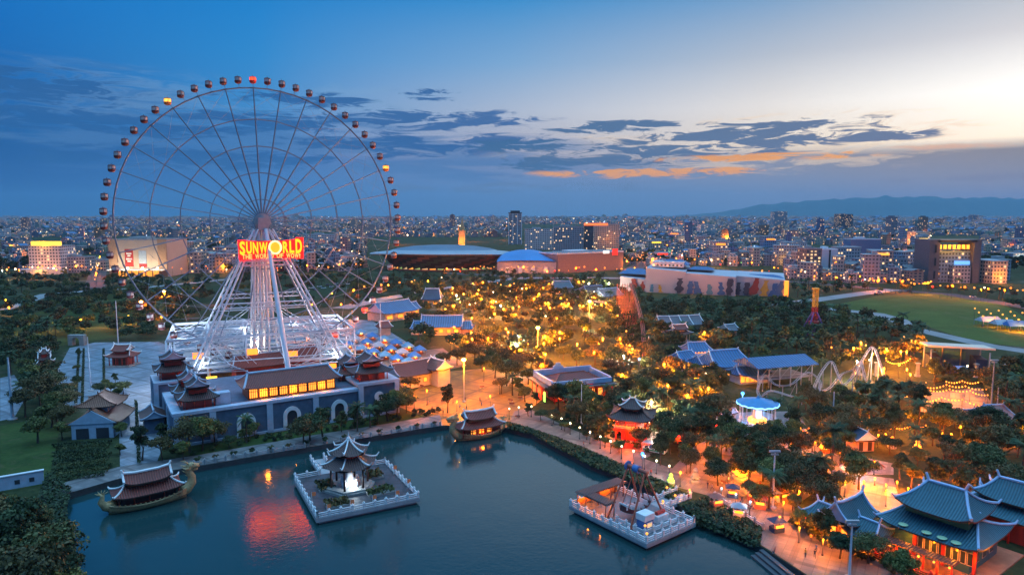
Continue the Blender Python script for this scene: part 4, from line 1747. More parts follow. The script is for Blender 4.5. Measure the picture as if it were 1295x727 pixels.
    fl.tube((0, 0, 0), (0, 0, 2.3), .05, n=5)
    fm = fl.mesh('pole', white)
    cl2 = MB()
    cl2.box((.45, 0, 1.3), (.85, .04, .9))
    cm = cl2.mesh('cloth', mat('orange_cloth', (.75, .22, .08), .8))
    for x, y in ((2.5, 1), (7.5, .9), (12.5, .9), (17.8, .9), (W - .9, 6), (W - .9, 16), (1, 9)):
        g = thing('pennant', 'small orange pennant on a short pole along the edge of the square lake platform', 'flag', local(e, rz, x, y, .1), rz, 'orange pennants round the lake platform')
        link('pole', fm, g)
        link('cloth', cm, g)


island_pavilion()


def lake_ride():
    e, rz, W = edge(818, 688, 880, 661, 0)
    D = 22.5
    t = thing('ride_platform', 'white railed lake platform carrying a swinging ship ride, with a ramp to shore', 'platform', (e.x, e.y, 0), rz)
    b = MB()
    b.box((W / 2, D / 2, -.8), (W, D, .8))
    b.box((W / 2, D / 2, -2.4), (W - 1.6, D - 1.6, 1.6))
    b.build('slab', concrete, t)
    k = MB()
    k.box((W / 2, D / 2, .0), (W - .8, D - .8, .06))
    k.build('deck', mat('grey_deck', (.14, .15, .17), .7), t)
    balustrade('', '', [(W - .3, .3), (.3, .3), (.3, D - .3), (W - .3, D - .3)], .06, t, 2.4)
    balustrade('', '', [(W - .3, .3), (W - .3, 8.6)], .06, t, 2.4)
    balustrade('', '', [(W - .3, 12.8), (W - .3, D - .3)], .06, t, 2.4)
    balustrade('', '', [(2.6, 10.5), (2.6, 2.8), (W - 2.4, 2.8)], .06, t, 2.4, .9)
    rp = MB()
    rp.box((W + 4.8, 10.7, -.6), (10.0, 4.4, .62))
    rp.build('ramp', concrete, t)
    balustrade('', '', [(W + .2, 8.7), (W + 9.4, 8.7)], .04, t, 2.3)
    balustrade('', '', [(W + .2, 12.7), (W + 9.4, 12.7)], .04, t, 2.3)
    footprint(e, rz, -1, W + 11, -1, D + 1)
    # queue shelter
    s = thing('queue_shelter', 'brown roofed queue shelter glowing orange inside at the far end of the ride platform', 'shelter', local(e, rz, 0, 0, .06), rz)
    rt = brown_tile
    r1 = MB()
    r1.box((W / 2, D - 2.6, 3.1), (W - 1.5, 3.2, .3), 0, 0, .94)
    r1.build('roof', rt, s)
    r1 = MB()
    r1.box((2.6, D - 7.0, 3.06), (3.0, 6.6, .3), 0, 0, .92)
    r1.build('roof', rt, s)
    columns(s, [(1.3, D - 4), (1.3, D - 1.3), (1.4, D - 9.9), (3.9, D - 9.9), (5, D - 4), (9, D - 4), (W - 2.2, D - 4), (W - 2.2, D - 1.4), (8, D - 1.4)], 0, 3.08, .12, timber_red)
    wl = MB()
    wl.box((W / 2, D - 1.25, .1), (W - 2.5, .1, 1.3))
    wl.build('back_screen', mat('orange_screen', (.5, .24, .07), .7), s)
    bl = MB()
    bl.ball((0, 0, 0), .2, 6)
    bm_ = bl.mesh('bulb', lamp_warm)
    for x, y in ((2, D - 2.6), (5, D - 2.6), (8, D - 2.6), (11, D - 2.6), (2.6, D - 5.5), (2.6, D - 8.5)):
        link('bulb', bm_, s, (x, y, 2.75))
    for x, y in ((3, D - 2.6), (10, D - 2.6), (2.6, D - 7.5)):
        light((x, y, 2.2), 160, (1, .42, .08), s)
    # swinging ship
    r = thing('swing_ship', 'rust red A frame swinging ship ride on the lake platform', 'fun ride', local(e, rz, W / 2 - .3, 9.5, .06), rz)
    ax = 10.6
    for sy in (-1, 1):
        for sx in (-1, 1):
            l = MB()
            l.tube((sx * 5.2, sy * 3.3, 0), (0, sy * 2.3, ax), .24, .2, 8)
            l.build('leg', rust_paint, r)
    k = MB()
    k.tube((0, -3, ax), (0, 3, ax), .4, n=12)
    k.build('axle', rust_paint, r)
    hub = MB()
    hub.tube((0, -.7, ax), (0, .7, ax), .8, n=14)
    hub.tube((0, 2.35, ax), (0, 2.65, ax), 1.0, n=16)
    hub.build('hub_disc', blue_paint, r)
    sh = MB()
    N, m = 13, 7
    for i in range(N):
        q = i / (N - 1) * 2 - 1
        x = q * 4.9
        z = 1.1 + 1.9 * q * q
        w = 1.5 * (1 - abs(q) ** 3) ** .6 + .12
        for j in range(m):
            a = math.pi * j / (m - 1)
            sh.v.append((x, -w * math.cos(a), z + 1.2 - 1.3 * math.sin(a)))
    for i in range(N - 1):
        for j in range(m - 1):
            a = i * m + j
            sh.f.append((a, a + 1, a + m + 1, a + m))
            sh.m.append(0)
    hl = sh.build('ship_hull', mat('dark_red_hull', (.16, .05, .05), .5), r, smooth=True)
    st = MB()
    st.box((0, 0, 0), (.35, 2.2, .5))
    st.box((-.15, 0, .5), (.12, 2.2, .6))
    sm = st.mesh('seat', white)
    for i in range(7):
        q = (i - 3) / 3.3
        link('seat', sm, r, (q * 4.2, 0, 1.75 + 1.4 * q * q))
    for sx in (-1, 1):
        for sy in (-1, 1):
            hg = MB()
            hg.tube((sx * 3.4, sy * 1.0, 2.9), (0, sy * .5, ax), .1, n=6)
            hg.build('hanger', rust_paint, r)
    # control booth
    c = thing('control_booth', 'blue and white ride control booth on the lake platform', 'booth', local(e, rz, W / 2 - 3.4, 4.2, .06), rz)
    k = MB()
    k.box((0, 0, 0), (2.6, 2.2, 2.5))
    k.build('cabin', blue_paint, c)
    k = MB()
    k.box((0, 0, 2.5), (2.9, 2.5, 1.3))
    k.build('top_panel', white, c)
    windows(c, [0], -1.1, 1.0, 1.6, 1.1, white, win_soft)
    # motor block and red winch
    w = thing('drive_unit', 'white and blue machinery block with red motor under the swinging ship', 'machine', local(e, rz, W / 2 + 2.6, 5.4, .06), rz)
    k = MB()
    k.box((0, 0, 0), (3.4, 1.8, 1.4))
    k.build('housing', white, w)
    k = MB()
    k.tube((-1.2, 0, 1.8), (1.2, 0, 1.8), .45, n=12)
    k.build('motor', red_paint, w)
    for i, (x, y) in enumerate(((.3, .3), (W - .5, 8.4), (W + 4, 8.7), (W + 9, 8.7), (W + 6, 12.7), (2.6, 2.8))):
        g = thing('rail_lantern', 'small round warm lantern on the white rail of the ride platform', 'lantern', local(e, rz, x, y, .06), rz, 'warm lanterns on the ride platform rail')
        k = MB()
        k.tube((0, 0, 1.2), (0, 0, 1.75), .06, n=5)
        k.build('stem', white, g)
        k = MB()
        k.ball((0, 0, 1.95), .28, 8)
        k.build('globe', lamp_warm, g, smooth=True)
        if i in (1, 3, 5):
            light((0, 0, 1.3), 40, (1, .5, .15), g, .15)


lake_ride()

# ================================================================== TEMPLES AND HOUSES


def wall_box(parent, L, W, z, h, m, off, name='wall'):
    b = MB()
    b.box((off[0], off[1], z), (L, W, h))
    return b.build(name, m, parent)


def front_windows(t, n, L, y, z, w, h, frame, pane, x0=0.0):
    windows(t, [x0 + L * (i + .5) / n for i in range(n)], y, z, w, h, frame, pane)


def shrine(px, label, D, Hw, tile=red_tile, trim=white, wall=red_wood, tiers=2, cat='shrine', name='shrine', lit=False, lift=.8, group=None, front=0.0, colm=None, base=True):
    e, rz, L = edge(*px)
    t = thing(name, label, cat, (e.x, e.y, 0), rz, group)
    cx, cy_ = L / 2, D / 2 + front
    if base:
        b = MB()
        b.box((cx, cy_, 0), (L + 1.2, D + 1.2, .5))
        b.build('base', stone, t)
    wall_box(t, L * .74, D * .72, .5, Hw - .3, wall, (cx, cy_))
    columns(t, [(cx + x, cy_ + y) for x, y in ring_pts(-L * .46, L * .46, -D * .46, D * .46, 4, 3)], .5, Hw + .2, .2, colm or wall)
    n = 3
    for i in range(n):
        p = MB()
        p.box((cx + (i - 1) * L * .22, cy_ - D * .36 - .05, .7), (L * .13, .08, Hw * .62))
        p.build('door', win_lit if lit else dark_wood, t)
    roof(t, L * 1.22, D * 1.22, Hw, Hw * .55, 'hip', .55, lift, tile, trim, (cx, cy_), 0, .2)
    z = Hw * 1.38
    if tiers > 1:
        wall_box(t, L * .55, D * .5, Hw * 1.25, Hw * .42, wall, (cx, cy_), 'upper_storey')
        roof(t, L * .8, D * .8, z + .6, Hw * .55, 'gable', .6, lift, tile, trim, (cx, cy_), 0, .22)
    if tiers > 2:
        wall_box(t, L * .36, D * .36, z + Hw * .4, Hw * .5, wall, (cx, cy_), 'top_storey')
        roof(t, L * .58, D * .58, z + Hw * .85, Hw * .5, 'hip', .4, lift, tile, trim, (cx, cy_), 0, .2)
    if lit:
        light((cx, cy_ - D * .62, Hw * .6), lit, (1, .4, .08), t)
    footprint(e, rz, -2, L + 2, -2, D + 3)
    return t, e, rz, L


shrine((137, 464, 163, 464), 'small red two tiered temple with white ridges standing on the pale plaza', 7.5, 4.2, red_tile, white)
shrine((47, 474, 67, 472), 'small dark roofed three tiered temple among trees at the left edge of the plaza', 6.5, 3.6, brown_tile, white, tiers=3)


def gate_house():
    e, rz, L = edge(91, 556, 144, 553)
    t = thing('gate_house', 'orange tiled house with pale blue gable wall beside the plaza', 'house', (e.x, e.y, 0), rz)
    D = 13.0
    wall_box(t, L, D, 0, 4.4, pale_blue, (L / 2, D / 2))
    g = MB()
    g.plate([(-.8, 4.4), (L + .8, 4.4), (L / 2, 8.2)], -.25, .2)
    g.build('gable', pale_blue, t)
    for x in (L * .26, L * .74):
        k = MB()
        k.box((x, -.08, .1), (L * .3, .12, 3.0))
        k.build('doorway', dark_paint, t)
    roof(t, D + 1.5, L + 2.6, 4.0, 4.2, 'gable', .8, .5, orange_tile, orange_tile, (L / 2, D / 2 + .9), math.pi / 2, .16)
    wall_box(t, L * .45, D * .5, 6.5, 2.4, pale_blue, (L / 2, D * .62), 'upper_storey')
    roof(t, L * .95, D * .85, 8.4, 3.2, 'hip', .5, .5, orange_tile, orange_tile, (L / 2, D * .62), math.pi / 2, .16)
    footprint(e, rz, -1.5, L + 1.5, -4, D + 2)


gate_house()


def side_house():
    e, rz, L = edge(506, 494, 556, 484)
    t = thing('garden_house', 'dark tiled house with orange lit gable right of the blue fortress building', 'house', (e.x, e.y, 0), rz)
    D = 9.0
    wall_box(t, L, D, 0, 5.0, cream, (L / 2, D / 2))
    front_windows(t, 4, L, 0, 1.6, 1.8, 1.8, dark_wood, win_lit)
    roof(t, L + 2, D + 3, 5.0, 4.0, 'gable', .8, .6, brown_tile, pale_blue, (L / 2, D / 2), 0, .22)
    wall_box(t, 5.5, 7, 0, 6.3, cream, (L - 1.5, -1.5), 'gable_wing')
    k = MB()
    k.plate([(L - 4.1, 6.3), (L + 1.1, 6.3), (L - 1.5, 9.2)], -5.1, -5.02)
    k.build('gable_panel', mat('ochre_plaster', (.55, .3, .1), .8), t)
    roof(t, 9, 7.5, 6.2, 3.2, 'gable', .8, .6, brown_tile, white, (L - 1.5, -1.0), math.pi / 2, .22)
    light((L - 1.5, -8, 7), 420, (1, .45, .08), t)
    light((L * .3, -3, 3), 200, (1, .5, .15), t)
    footprint(e, rz, -1, L + 3, -8, D + 2)


side_house()


def court_building():
    z = 6.6
    e, rz, L = edge(698, 486, 774, 479, z)
    D = 17.0
    t = thing('court_building', 'red roofed square building with pale blue parapet frame around the roof', 'building', (e.x, e.y, 0), rz)
    wall_box(t, L - 3, D - 3, 0, z - 1.4, red_wood, (L / 2, D / 2))
    pb = MB()
    for c, d in (((L / 2, .4, z - 1.0), (L, .8, 1.6)), ((L / 2, D - .4, z - 1.0), (L, .8, 2.4)), ((.4, D / 2, z - 1.0), (.8, D - 1.6, 1.9)), ((L - .4, D / 2, z - 1.0), (.8, D - 1.6, 1.9))):
        pb.box(c, d)
    pb.build('parapet', blue_trim, t)
    ev = MB()
    ev.box((L / 2, -.6, z - 1.7), (L + 2.4, 2.2, .35))
    ev.box((-.8, D / 2, z - 1.7), (2.2, D + 1, .35))
    ev.build('eaves', grey_tile, t)
    roof(t, L - 2.2, D - 2.4, z - .9, 2.4, 'hip', .45, 0.0, red_tile, timber_red, (L / 2, D / 2), 0, .16, horn=.1)
    columns(t, [(x, -1.2) for x in np.linspace(.5, L - .5, 7)] + [(-1.2, y) for y in (3, 7, 11, 15)], 0, z - 1.6, .2, red_wood)
    for i in range(6):
        p = MB()
        p.box((2.6 + (L - 4) * i / 6 + .8, 1.42, .8), (1.7, .1, 2.6))
        p.build('lit_window', win_lit, t)
    cr = MB()
    cr.plate([(-2, 0), (2, 0), (2, .8), (1, 1.2), (.8, 2.0), (-.8, 2.0), (-1, 1.2), (-2, .8)], -.3, .3)
    cr.build('crest', blue_trim, t, (L * .42, D - .3, z + 1.4))
    gl = MB()
    gl.box((-1.9, 2, .3), (.2, 1.6, 3.4))
    gl.build('green_banner', lamp_green, t)
    gl = MB()
    gl.box((-1.9, 6, .3), (.2, 2.2, 3.8))
    gl.build('red_banner', lamp_red, t)
    for x, y, pw, c in ((2, -3.2, 260, (1, .25, .06)), (L * .6, -3.2, 320, (1, .28, .05)), (-3.5, 6, 420, (1, .35, .06)), (L + 1.5, 3, 120, (1, .3, .06))):
        light((x, y, 3), pw, c, t)
    footprint(e, rz, -5, L + 2, -8, D + 2)


court_building()


def red_pavilion():
    c = at(799, 556)
    rz = R(-18)
    t = thing('red_pavilion', 'glowing red pavilion with dark tiered roof hung with orange lights', 'pavilion', c, rz)
    b = MB()
    b.box((0, 0, 0), (10, 9, .6))
    b.build('base', stone, t)
    columns(t, ring_pts(-4, 4, -3.5, 3.5, 4, 3), .6, 7.2, .24, red_paint)
    wall_box(t, 5.5, 4.5, .6, 2.6, red_paint, (0, 0), 'counter')
    f = MB()
    f.box((0, 0, 3.7), (9.4, 8.2, .4))
    f.build('upper_floor', red_wood, t)
    rl = MB()
    for x0, y0, x1, y1 in ((-4.5, -3.9, 4.5, -3.9), (-4.5, 3.9, 4.5, 3.9), (-4.5, -3.9, -4.5, 3.9), (4.5, -3.9, 4.5, 3.9)):
        rl.bar((x0, y0, 4.9), (x1, y1, 4.9), .14)
        rl.bar((x0, y0, 4.5), (x1, y1, 4.5), .08)
    rl.build('railing', white, t)
    roof(t, 12.5, 11.5, 7.1, 2.6, 'hip', .35, 1.0, brown_tile, brown_tile, (0, 0), 0, .2)
    wall_box(t, 4, 3.6, 9.0, 1.0, red_wood, (0, 0), 'lantern_storey')
    roof(t, 6.6, 6, 9.8, 2.4, 'hip', .2, .8, brown_tile, white, (0, 0), 0, .2)
    bl = MB()
    bl.ball((0, 0, 0), .17, 6)
    bm_ = bl.mesh('bulb', lamp_orange)
    for i in range(11):
        x = -5.5 + 11 * i / 10
        link('bulb', bm_, t, (x, -5.4, 6.9))
        link('bulb', bm_, t, (x * .85, -4.1, 5.1))
    for i in range(8):
        link('bulb', bm_, t, (-5.9, -4.5 + 9 * i / 7, 6.9))
    for x, y, z, pw, cc in ((0, -6.5, 5.6, 620, (1, .22, .03)), (-5, -5, 2.4, 420, (1, .2, .03)), (5, -5, 2.4, 420, (1, .12, .03)), (0, 0, 6.4, 200, (1, .4, .08)), (-7, 2, 3, 420, (1, .45, .08)), (0, -9, 2.5, 500, (1, .30, .03))):
        light((x, y, z), pw, cc, t)
    st = MB()
    for k in range(5):
        st.box((0, -5.2 - k * .55, 0), (4, .55, .6 - k * .11))
    st.build('steps', red_wood, t)
    footprint(c, rz, -6, 6, -12, 6)
    px_sheet('pavilion_court', [(752, 556), (780, 545), (836, 546), (846, 562), (812, 582), (770, 570)], pave_pink, 0.02)


red_pavilion()


def big_temple():
    z = 5.6
    e, rz, L = edge(1113, 655, 1234, 697, z)
    D = 16.0
    t = thing('lakeside_temple', 'large teal tiled two tiered temple with red posts beside the promenade', 'temple', (e.x, e.y, 0), rz)
    cx, cy_ = L / 2, D / 2
    tealw = mat('teal_wall', (.03, .13, .16), .6, var=.2)
    wall_box(t, L - 2.6, D - 3.2, .3, z - .6, tealw, (cx, cy_))
    fl = MB()
    fl.box((cx, cy_ - .6, 0), (L + 4, D + 5, .3))
    fl.build('terrace', mat('terracotta_paving', (.34, .15, .08), .8, var=.25), t)
    # glazed bays with red posts
    n = 8
    for i in range(n):
        x = L * .38 + L * .58 * i / n
        windows(t, [x + L * .036], 1.6, 1.9, L * .062, 2.4, cream, glass_dark)
    for x in (L * .36, L * .66, L * .97):
        b = MB()
        b.box((x, 1.35, .3), (.55, .5, z - .9))
        b.build('red_post', red_paint, t)
    side_windows(t, [D * .3, D * .5, D * .7], L - 1.3, 1.6, 1.8, 2.2, cream, glass_dark)
    roof(t, L + 1.2, D + 1.2, z - .3, 3.1, 'hip', .62, .9, teal_tile, blue_trim, (cx, cy_), 0, .24, horn=1.2)
    wall_box(t, L * .66, D * .5, z + 1.6, 2.2, mat('gold_wall', (.28, .2, .08), .6), (cx, cy_), 'upper_storey')
    roof(t, L * .80, D * .78, z + 3.4, 3.9, 'hip', .5, 1.1, teal_tile, blue_trim, (cx, cy_), 0, .26, horn=1.4)
    # veranda towards the lake
    columns(t, [(x, -3.0) for x in np.linspace(0, L * .85, 7)], 0, 3.0, .2, red_paint)
    vr = MB()
    vr.box((L * .42, -2.2, 3.0), (L * .92, 2.6, .22))
    vr.build('veranda_roof', tile_mat('dark_red_tiles', (.12, .04, .03)), t)
    bl = MB()
    bl.ball((0, 0, 0), .22, 8)
    bm_ = bl.mesh('bulb', lamp_warm)
    for x in np.linspace(1, L * .84, 6):
        link('bulb', bm_, t, (x, -3.5, 2.6))
    for x in np.linspace(1, L, 5):
        light((x, -4.4, 2.2), 150, (1, .4, .06), t, .2)
        light((x, .2, 3.4), 60, (1, .5, .1), t, .2)
    for x in (-2.2, L + 2):
        light((x, D * .3, 4.8), 160, (1, .5, .1), t, .3)
    for i, x in enumerate((L * .25, L * .5, L * .66, L * .8)):
        b = MB()
        b.lathe([(.75, 0), (.85, .12), (.6, .2)], n=12)
        b.build('roof_lamp', mat('pale_green_lamp', (.35, .5, .3), .5), t, (x, .4, z + .12))
    footprint(e, rz, -4, L + 4, -10, D + 3)
    # red rail along the terrace
    balustrade('red_balustrade', 'red rail along the terrace edge in front of the large teal temple', [local(e, rz, x, -5.2) for x in (-1.5, L * .9)], 0.1, None, 3.0, 1.0, red_paint)
    # second hall behind
    e2 = local(e, rz, 6.5, D + 6.5)
    t2 = thing('rear_temple', 'smaller teal roofed temple hall directly behind the large lakeside temple', 'temple', e2, rz)
    L2, D2 = 16, 11
    wall_box(t2, L2, D2, 0, 5, red_wood, (L2 / 2, D2 / 2))
    columns(t2, [(x, -1) for x in np.linspace(0, L2, 5)] + [(L2 + 1, y) for y in (2, 6, 10)], 0, 5, .22, red_paint)
    roof(t2, L2 + 4, D2 + 4, 4.9, 2.2, 'hip', .7, .9, teal_tile, blue_trim, (L2 / 2, D2 / 2), 0, .24, horn=1.3)
    wall_box(t2, L2 * .6, D2 * .5, 6.2, 1.4, red_wood, (L2 / 2, D2 / 2), 'upper_storey')
    roof(t2, L2 * .9, D2 * .8, 7.2, 3.4, 'hip', .6, 1.0, teal_tile, blue_trim, (L2 / 2, D2 / 2), 0, .26, horn=1.3)
    for x, y in ((L2 + 3, 4), (L2 + 2, 10), (4, D2 + 3), (L2 + 3, -3)):
        light((x, y, 3), 240, (1, .22, .04), t2)
    footprint(e2, rz, -3, L2 + 4, -3, D2 + 3)
    # open pavilion at the right edge
    e3 = local(e, rz, L + 8.0, D + 10)
    t3 = thing('corner_pavilion', 'small blue roofed open pavilion with red glow at the right edge behind the temples', 'pavilion', e3, rz)
    columns(t3, ring_pts(-3.5, 3.5, -3, 3, 3, 2), 0, 4.2, .2, red_paint)
    roof(t3, 11, 9, 4.1, 3.2, 'hip', .3, 1.2, teal_tile, blue_trim, (0, 0), 0, .24, horn=1.2)
    wall_box(t3, 4, 3, 0, 2.2, red_paint, (0, 0), 'counter')
    light((0, -2, 3), 300, (1, .16, .04), t3)
    footprint(e3, rz, -5, 5, -5, 5)


big_temple()


def gate_temple():
    e, rz, L = edge(1012, 668, 1108, 706, 0.0)
    e, rz, L = edge(1014, 664, 1100, 700, 0.6)
    D = 8.0
    t = thing('gate_temple', 'low teal roofed gatehouse with upturned pale ridges and orange lit wall', 'gatehouse', (e.x, e.y, 0), rz)
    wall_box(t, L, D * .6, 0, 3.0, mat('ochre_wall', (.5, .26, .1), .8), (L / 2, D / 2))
    columns(t, [(x, .6) for x in np.linspace(.4, L - .4, 7)], 0, 3.0, .16, red_wood)
    for i in range(6):
        p = MB()
        p.box((L * (i + .5) / 6, D * .2 - .06, .6), (L * .1, .1, 1.8))
        p.build('lit_window', win_lit, t)
    roof(t, L * .46, D, 2.9, 2.3, 'hip', .6, .9, teal_tile, blue_trim, (L * .2, D / 2), 0, .2, horn=1.2)
    roof(t, L * .46, D, 2.9, 2.3, 'hip', .6, .9, teal_tile, blue_trim, (L * .82, D / 2), 0, .2, horn=1.2)
    wall_box(t, L * .34, D * .7, 3.0, 1.6, cream, (L * .52, D / 2), 'upper_storey')
    roof(t, D + 1.5, L * .48, 4.2, 3.6, 'gable', .6, 1.0, teal_tile, blue_trim, (L * .52, D / 2), math.pi / 2, .24, horn=1.2)
    for x in np.linspace(0, L, 4):
        light((x, -1.4, 1.6), 110, (1, .4, .05), t, .2)
    footprint(e, rz, -2, L + 2, -7, D + 2)


gate_temple()

# ================================================================== PARK BUILDINGS AND RIDES


def blue_hall(px, label, D, Hw, rh, tile=blue_tile, wall=cream, name='blue_roofed_hall', litw=5, trim=None, wings=False, kind='gable'):
    e, rz, L = edge(*px)
    t = thing(name, label, 'hall', (e.x, e.y, 0), rz)
    wall_box(t, L, D, 0, Hw, wall, (L / 2, D / 2))
    if litw:
        front_windows(t, litw, L, 0, Hw * .3, L / litw * .55, Hw * .45, dark_wood, win_lit)
    roof(t, L + 2, D + 3, Hw, rh, kind, .7, .5, tile, trim or blue_trim, (L / 2, D / 2), 0, .22)
    if wings:
        for x in (-L * .16, L * 1.16):
            wall_box(t, L * .3, D * .7, 0, Hw * .7, wall, (x, D / 2), 'wing')
            roof(t, L * .34, D * .9, Hw * .7, rh * .7, 'hip', .6, .4, tile, trim or blue_trim, (x, D / 2), 0, .2)
    footprint(e, rz, -L * .35 if wings else -1, L * 1.35 if wings else L + 1, -D * .8, D + 2)
    return t, e, rz, L


t_, e_, rz_, L_ = blue_hall((534, 424, 582, 424), 'wide blue roofed hall with lit windows and lower side wings among dark trees', 12, 4.5, 5.2, wings=True)
light((L_ / 2, -5, 3), 300, (1, .5, .15), t_)
blue_hall((486, 408, 526, 402), 'blue roofed hall with tilted ridge close to the right rim of the ferris wheel', 16, 5, 6, litw=3)
blue_hall((514, 400, 530, 398), 'small blue roofed annexe behind the larger tilted blue hall', 9, 4, 4, litw=2)
blue_hall((535, 388, 556, 388), 'dark blue tented roof hall in the middle of the park trees', 14, 5, 7, tile=tile_mat('navy_roof', (.02, .04, .09)), litw=2, kind='hip')
blue_hall((698, 372, 724, 372), 'low grey hipped roof hall in the trees below the lit street', 16, 5, 5, tile=grey_tile, litw=0, kind='hip')
blue_hall((742, 378, 770, 376), 'long low brown roofed hall in front of the white mural building', 14, 5, 4, tile=brown_tile, litw=0, kind='hip')
blue_hall((764, 384, 786, 382), 'grey roofed house with pale ridges next to the wooden coaster hill', 12, 5, 5, tile=grey_tile, litw=0)
t_, e_, rz_, L_ = blue_hall((838, 421, 888, 419), 'long grey tiled temple hall with four white stepped ridges', 11, 4, 4.2, tile=grey_tile, trim=white, litw=0)
for i in range(1, 4):
    mb = MB()
    mb.path([(L_ * i / 4, -1.5, 4.2), (L_ * i / 4, 2, 6.0), (L_ * i / 4, 5.5, 8.6), (L_ * i / 4, 9, 6.0), (L_ * i / 4, 12.5, 4.2)], .25, 5)
    mb.build('stepped_ridge', white, t_)
shrine((851, 433, 873, 432), 'small brown two tiered temple with white gable front of the long grey temple hall', 7, 4, brown_tile, white, cream)
blue_hall((922, 425, 932, 424), 'small white ridged roof hut deep in the dark trees', 6, 3, 2.6, tile=grey_tile, trim=white, litw=0)
blue_hall((482, 424, 494, 423), 'little red and white tiered kiosk behind the market tents', 6, 4, 3, tile=red_tile, trim=white, litw=0, kind='hip')


def station():
    """long blue roof over an open steel frame, with a temple style end"""
    e, rz, L = edge(958, 492, 1026, 486)
    t = thing('coaster_station', 'long blue roofed open station on pale steel columns beside the white coaster', 'station', (e.x, e.y, 0), rz)
    D = 12
    columns(t, [(x, y) for x in np.linspace(0, L, 6) for y in (0, D)], 0, 8.2, .22, steel_white)
    dk = MB()
    dk.box((L / 2, D / 2, 3.0), (L, D, .4))
    dk.build('platform', concrete, t)
    b = MB()
    for y in (0, D):
        b.bar((0, y, 8.0), (L, y, 8.0), .35)
        b.bar((0, y, 4.4), (L, y, 4.4), .12)
        for i in range(5):
            b.bar((L * i / 5, y, 3.2), (L * (i + 1) / 5, y, 8), .12)
    b.build('frame', steel_white, t)
    rm = MB()
    rm.v += [(-1.5, -1.8, 8.1), (L + 1.5, -1.8, 8.1), (L + 1.5, D / 2, 10.6), (-1.5, D / 2, 10.6), (-1.5, D + 1.8, 8.1), (L + 1.5, D + 1.8, 8.1),
             (-1.5, -1.8, 7.85), (L + 1.5, -1.8, 7.85), (L + 1.5, D + 1.8, 7.85), (-1.5, D + 1.8, 7.85)]
    rm.f += [(0, 1, 2, 3), (3, 2, 5, 4), (6, 7, 1, 0), (9, 8, 7, 6), (4, 5, 8, 9), (0, 3, 4, 9, 6), (1, 7, 8, 5, 2)]
    rm.m += [0] * 7
    rm.build('roof', blue_tile, t)
    footprint(e, rz, -2, L + 2, -12, D + 2)
    e, rz, L = edge(908, 480, 946, 477)
    t = thing('station_hall', 'blue roofed hall with white curved ridges and yellow lit front left of the open station', 'hall', (e.x, e.y, 0), rz)
    wall_box(t, L, 14, 0, 5, pale_blue, (L / 2, 7))
    front_windows(t, 5, L, 0, 1, 2.0, 2.6, yellow_paint, win_lit)
    roof(t, L + 4, 17, 5, 5, 'hip', .75, .9, blue_tile, blue_trim, (L / 2, 7), 0, .28)
    wall_box(t, L * .9, 7, 0, 3.4, pale_blue, (L * .7, -6), 'front_wing')
    front_windows(t, 6, L * .9, -9.5, .8, 1.8, 2.0, yellow_paint, win_lit, L * .25)
    roof(t, L * 1.05, 9, 3.4, 3.0, 'hip', .8, .8, blue_tile, blue_trim, (L * .7, -6), 0, .24)
    light((L * .8, -13, 3), 420, (1, .6, .15), t)
    light((L * .2, -12, 3), 260, (1, .45, .1), t)
    footprint(e, rz, -3, L + 6, -22, 16)
    for px, lab in (((862, 470, 884, 467), 'curved blue roofed pavilion trimmed with orange lights, nearest the wood'),
                    ((872, 456, 898, 455), 'small blue roofed pavilion with upturned corners behind the lit station hall'),
                    ((888, 474, 906, 472), 'blue roofed side pavilion joined left of the station hall')):
        t, e, rz, L = blue_hall(px, lab, 8, 4, 3.4, name='blue_pavilion', litw=4, kind='hip')
        light((L / 2, -4, 3), 380, (1, .42, .08), t)
        bl = MB()
        bl.ball((0, 0, 0), .25, 6)
        bm_ = bl.mesh('bulb', lamp_warm)
        for i in range(9):
            link('bulb', bm_, t, (-1 + (L + 2) * i / 8, -1.8, 3.9))


station()


def track(name, label, cat, pts, mats_, gauge=.8, r=.10, sup=None, supm=None, closed=True, every=3):
    """two rails and cross ties along a smooth closed curve, with supports to the ground"""
    P3 = [Vector(p) for p in pts]
    n = len(P3)
    out = []
    for i in range(n if closed else n - 1):
        p0, p1, p2, p3 = P3[(i - 1) % n if closed else max(i - 1, 0)], P3[i], P3[(i + 1) % n], P3[(i + 2) % n if closed else min(i + 2, n - 1)]
        for k in range(6):
            s = k / 6
            out.append(0.5 * ((2 * p1) + (p2 - p0) * s + (2 * p0 - 5 * p1 + 4 * p2 - p3) * s * s + (3 * p1 - p0 - 3 * p2 + p3) * s ** 3))
    if not closed:
        out.append(P3[-1])
    c = sum(out, Vector()) / len(out)
    c.z = 0
    t = thing(name, label, cat, c)
    out = [p - c for p in out]
    N = len(out)
    nrm = []
    for i in range(N):
        d = out[(i + 1) % N] - out[i - 1] if closed else out[min(i + 1, N - 1)] - out[max(i - 1, 0)]
        q = Vector((-d.y, d.x, 0))
        nrm.append(q.normalized() if q.length > 1e-3 else Vector((1, 0, 0)))
    for sg in (-1, 1):
        b = MB()
        b.path([p + q * sg * gauge / 2 for p, q in zip(out, nrm)], r, 6, closed=closed)
        b.build('rail', mats_[0], t, smooth=True)
    b = MB()
    b.path([p - Vector((0, 0, .35)) for p in out], r * 1.3, 6, closed=closed)
    for p, q in zip(out, nrm):
        b.bar(p - q * gauge / 2, p + q * gauge / 2, .12)
    b.build('spine', mats_[0], t)
    for i in range(0, N, every):
        p = out[i]
        if p.z > 1.5:
            b = MB()
            b.tube((p.x, p.y, 0), (p.x, p.y, p.z - .3), .17, n=6)
            if p.z > 6:
                q = nrm[i]
                b.tube((p.x + q.x * 2.4, p.y + q.y * 2.4, 0), (p.x, p.y, p.z - .6), .12, n=5)
            b.build('support', supm or mats_[0], t)
    return t


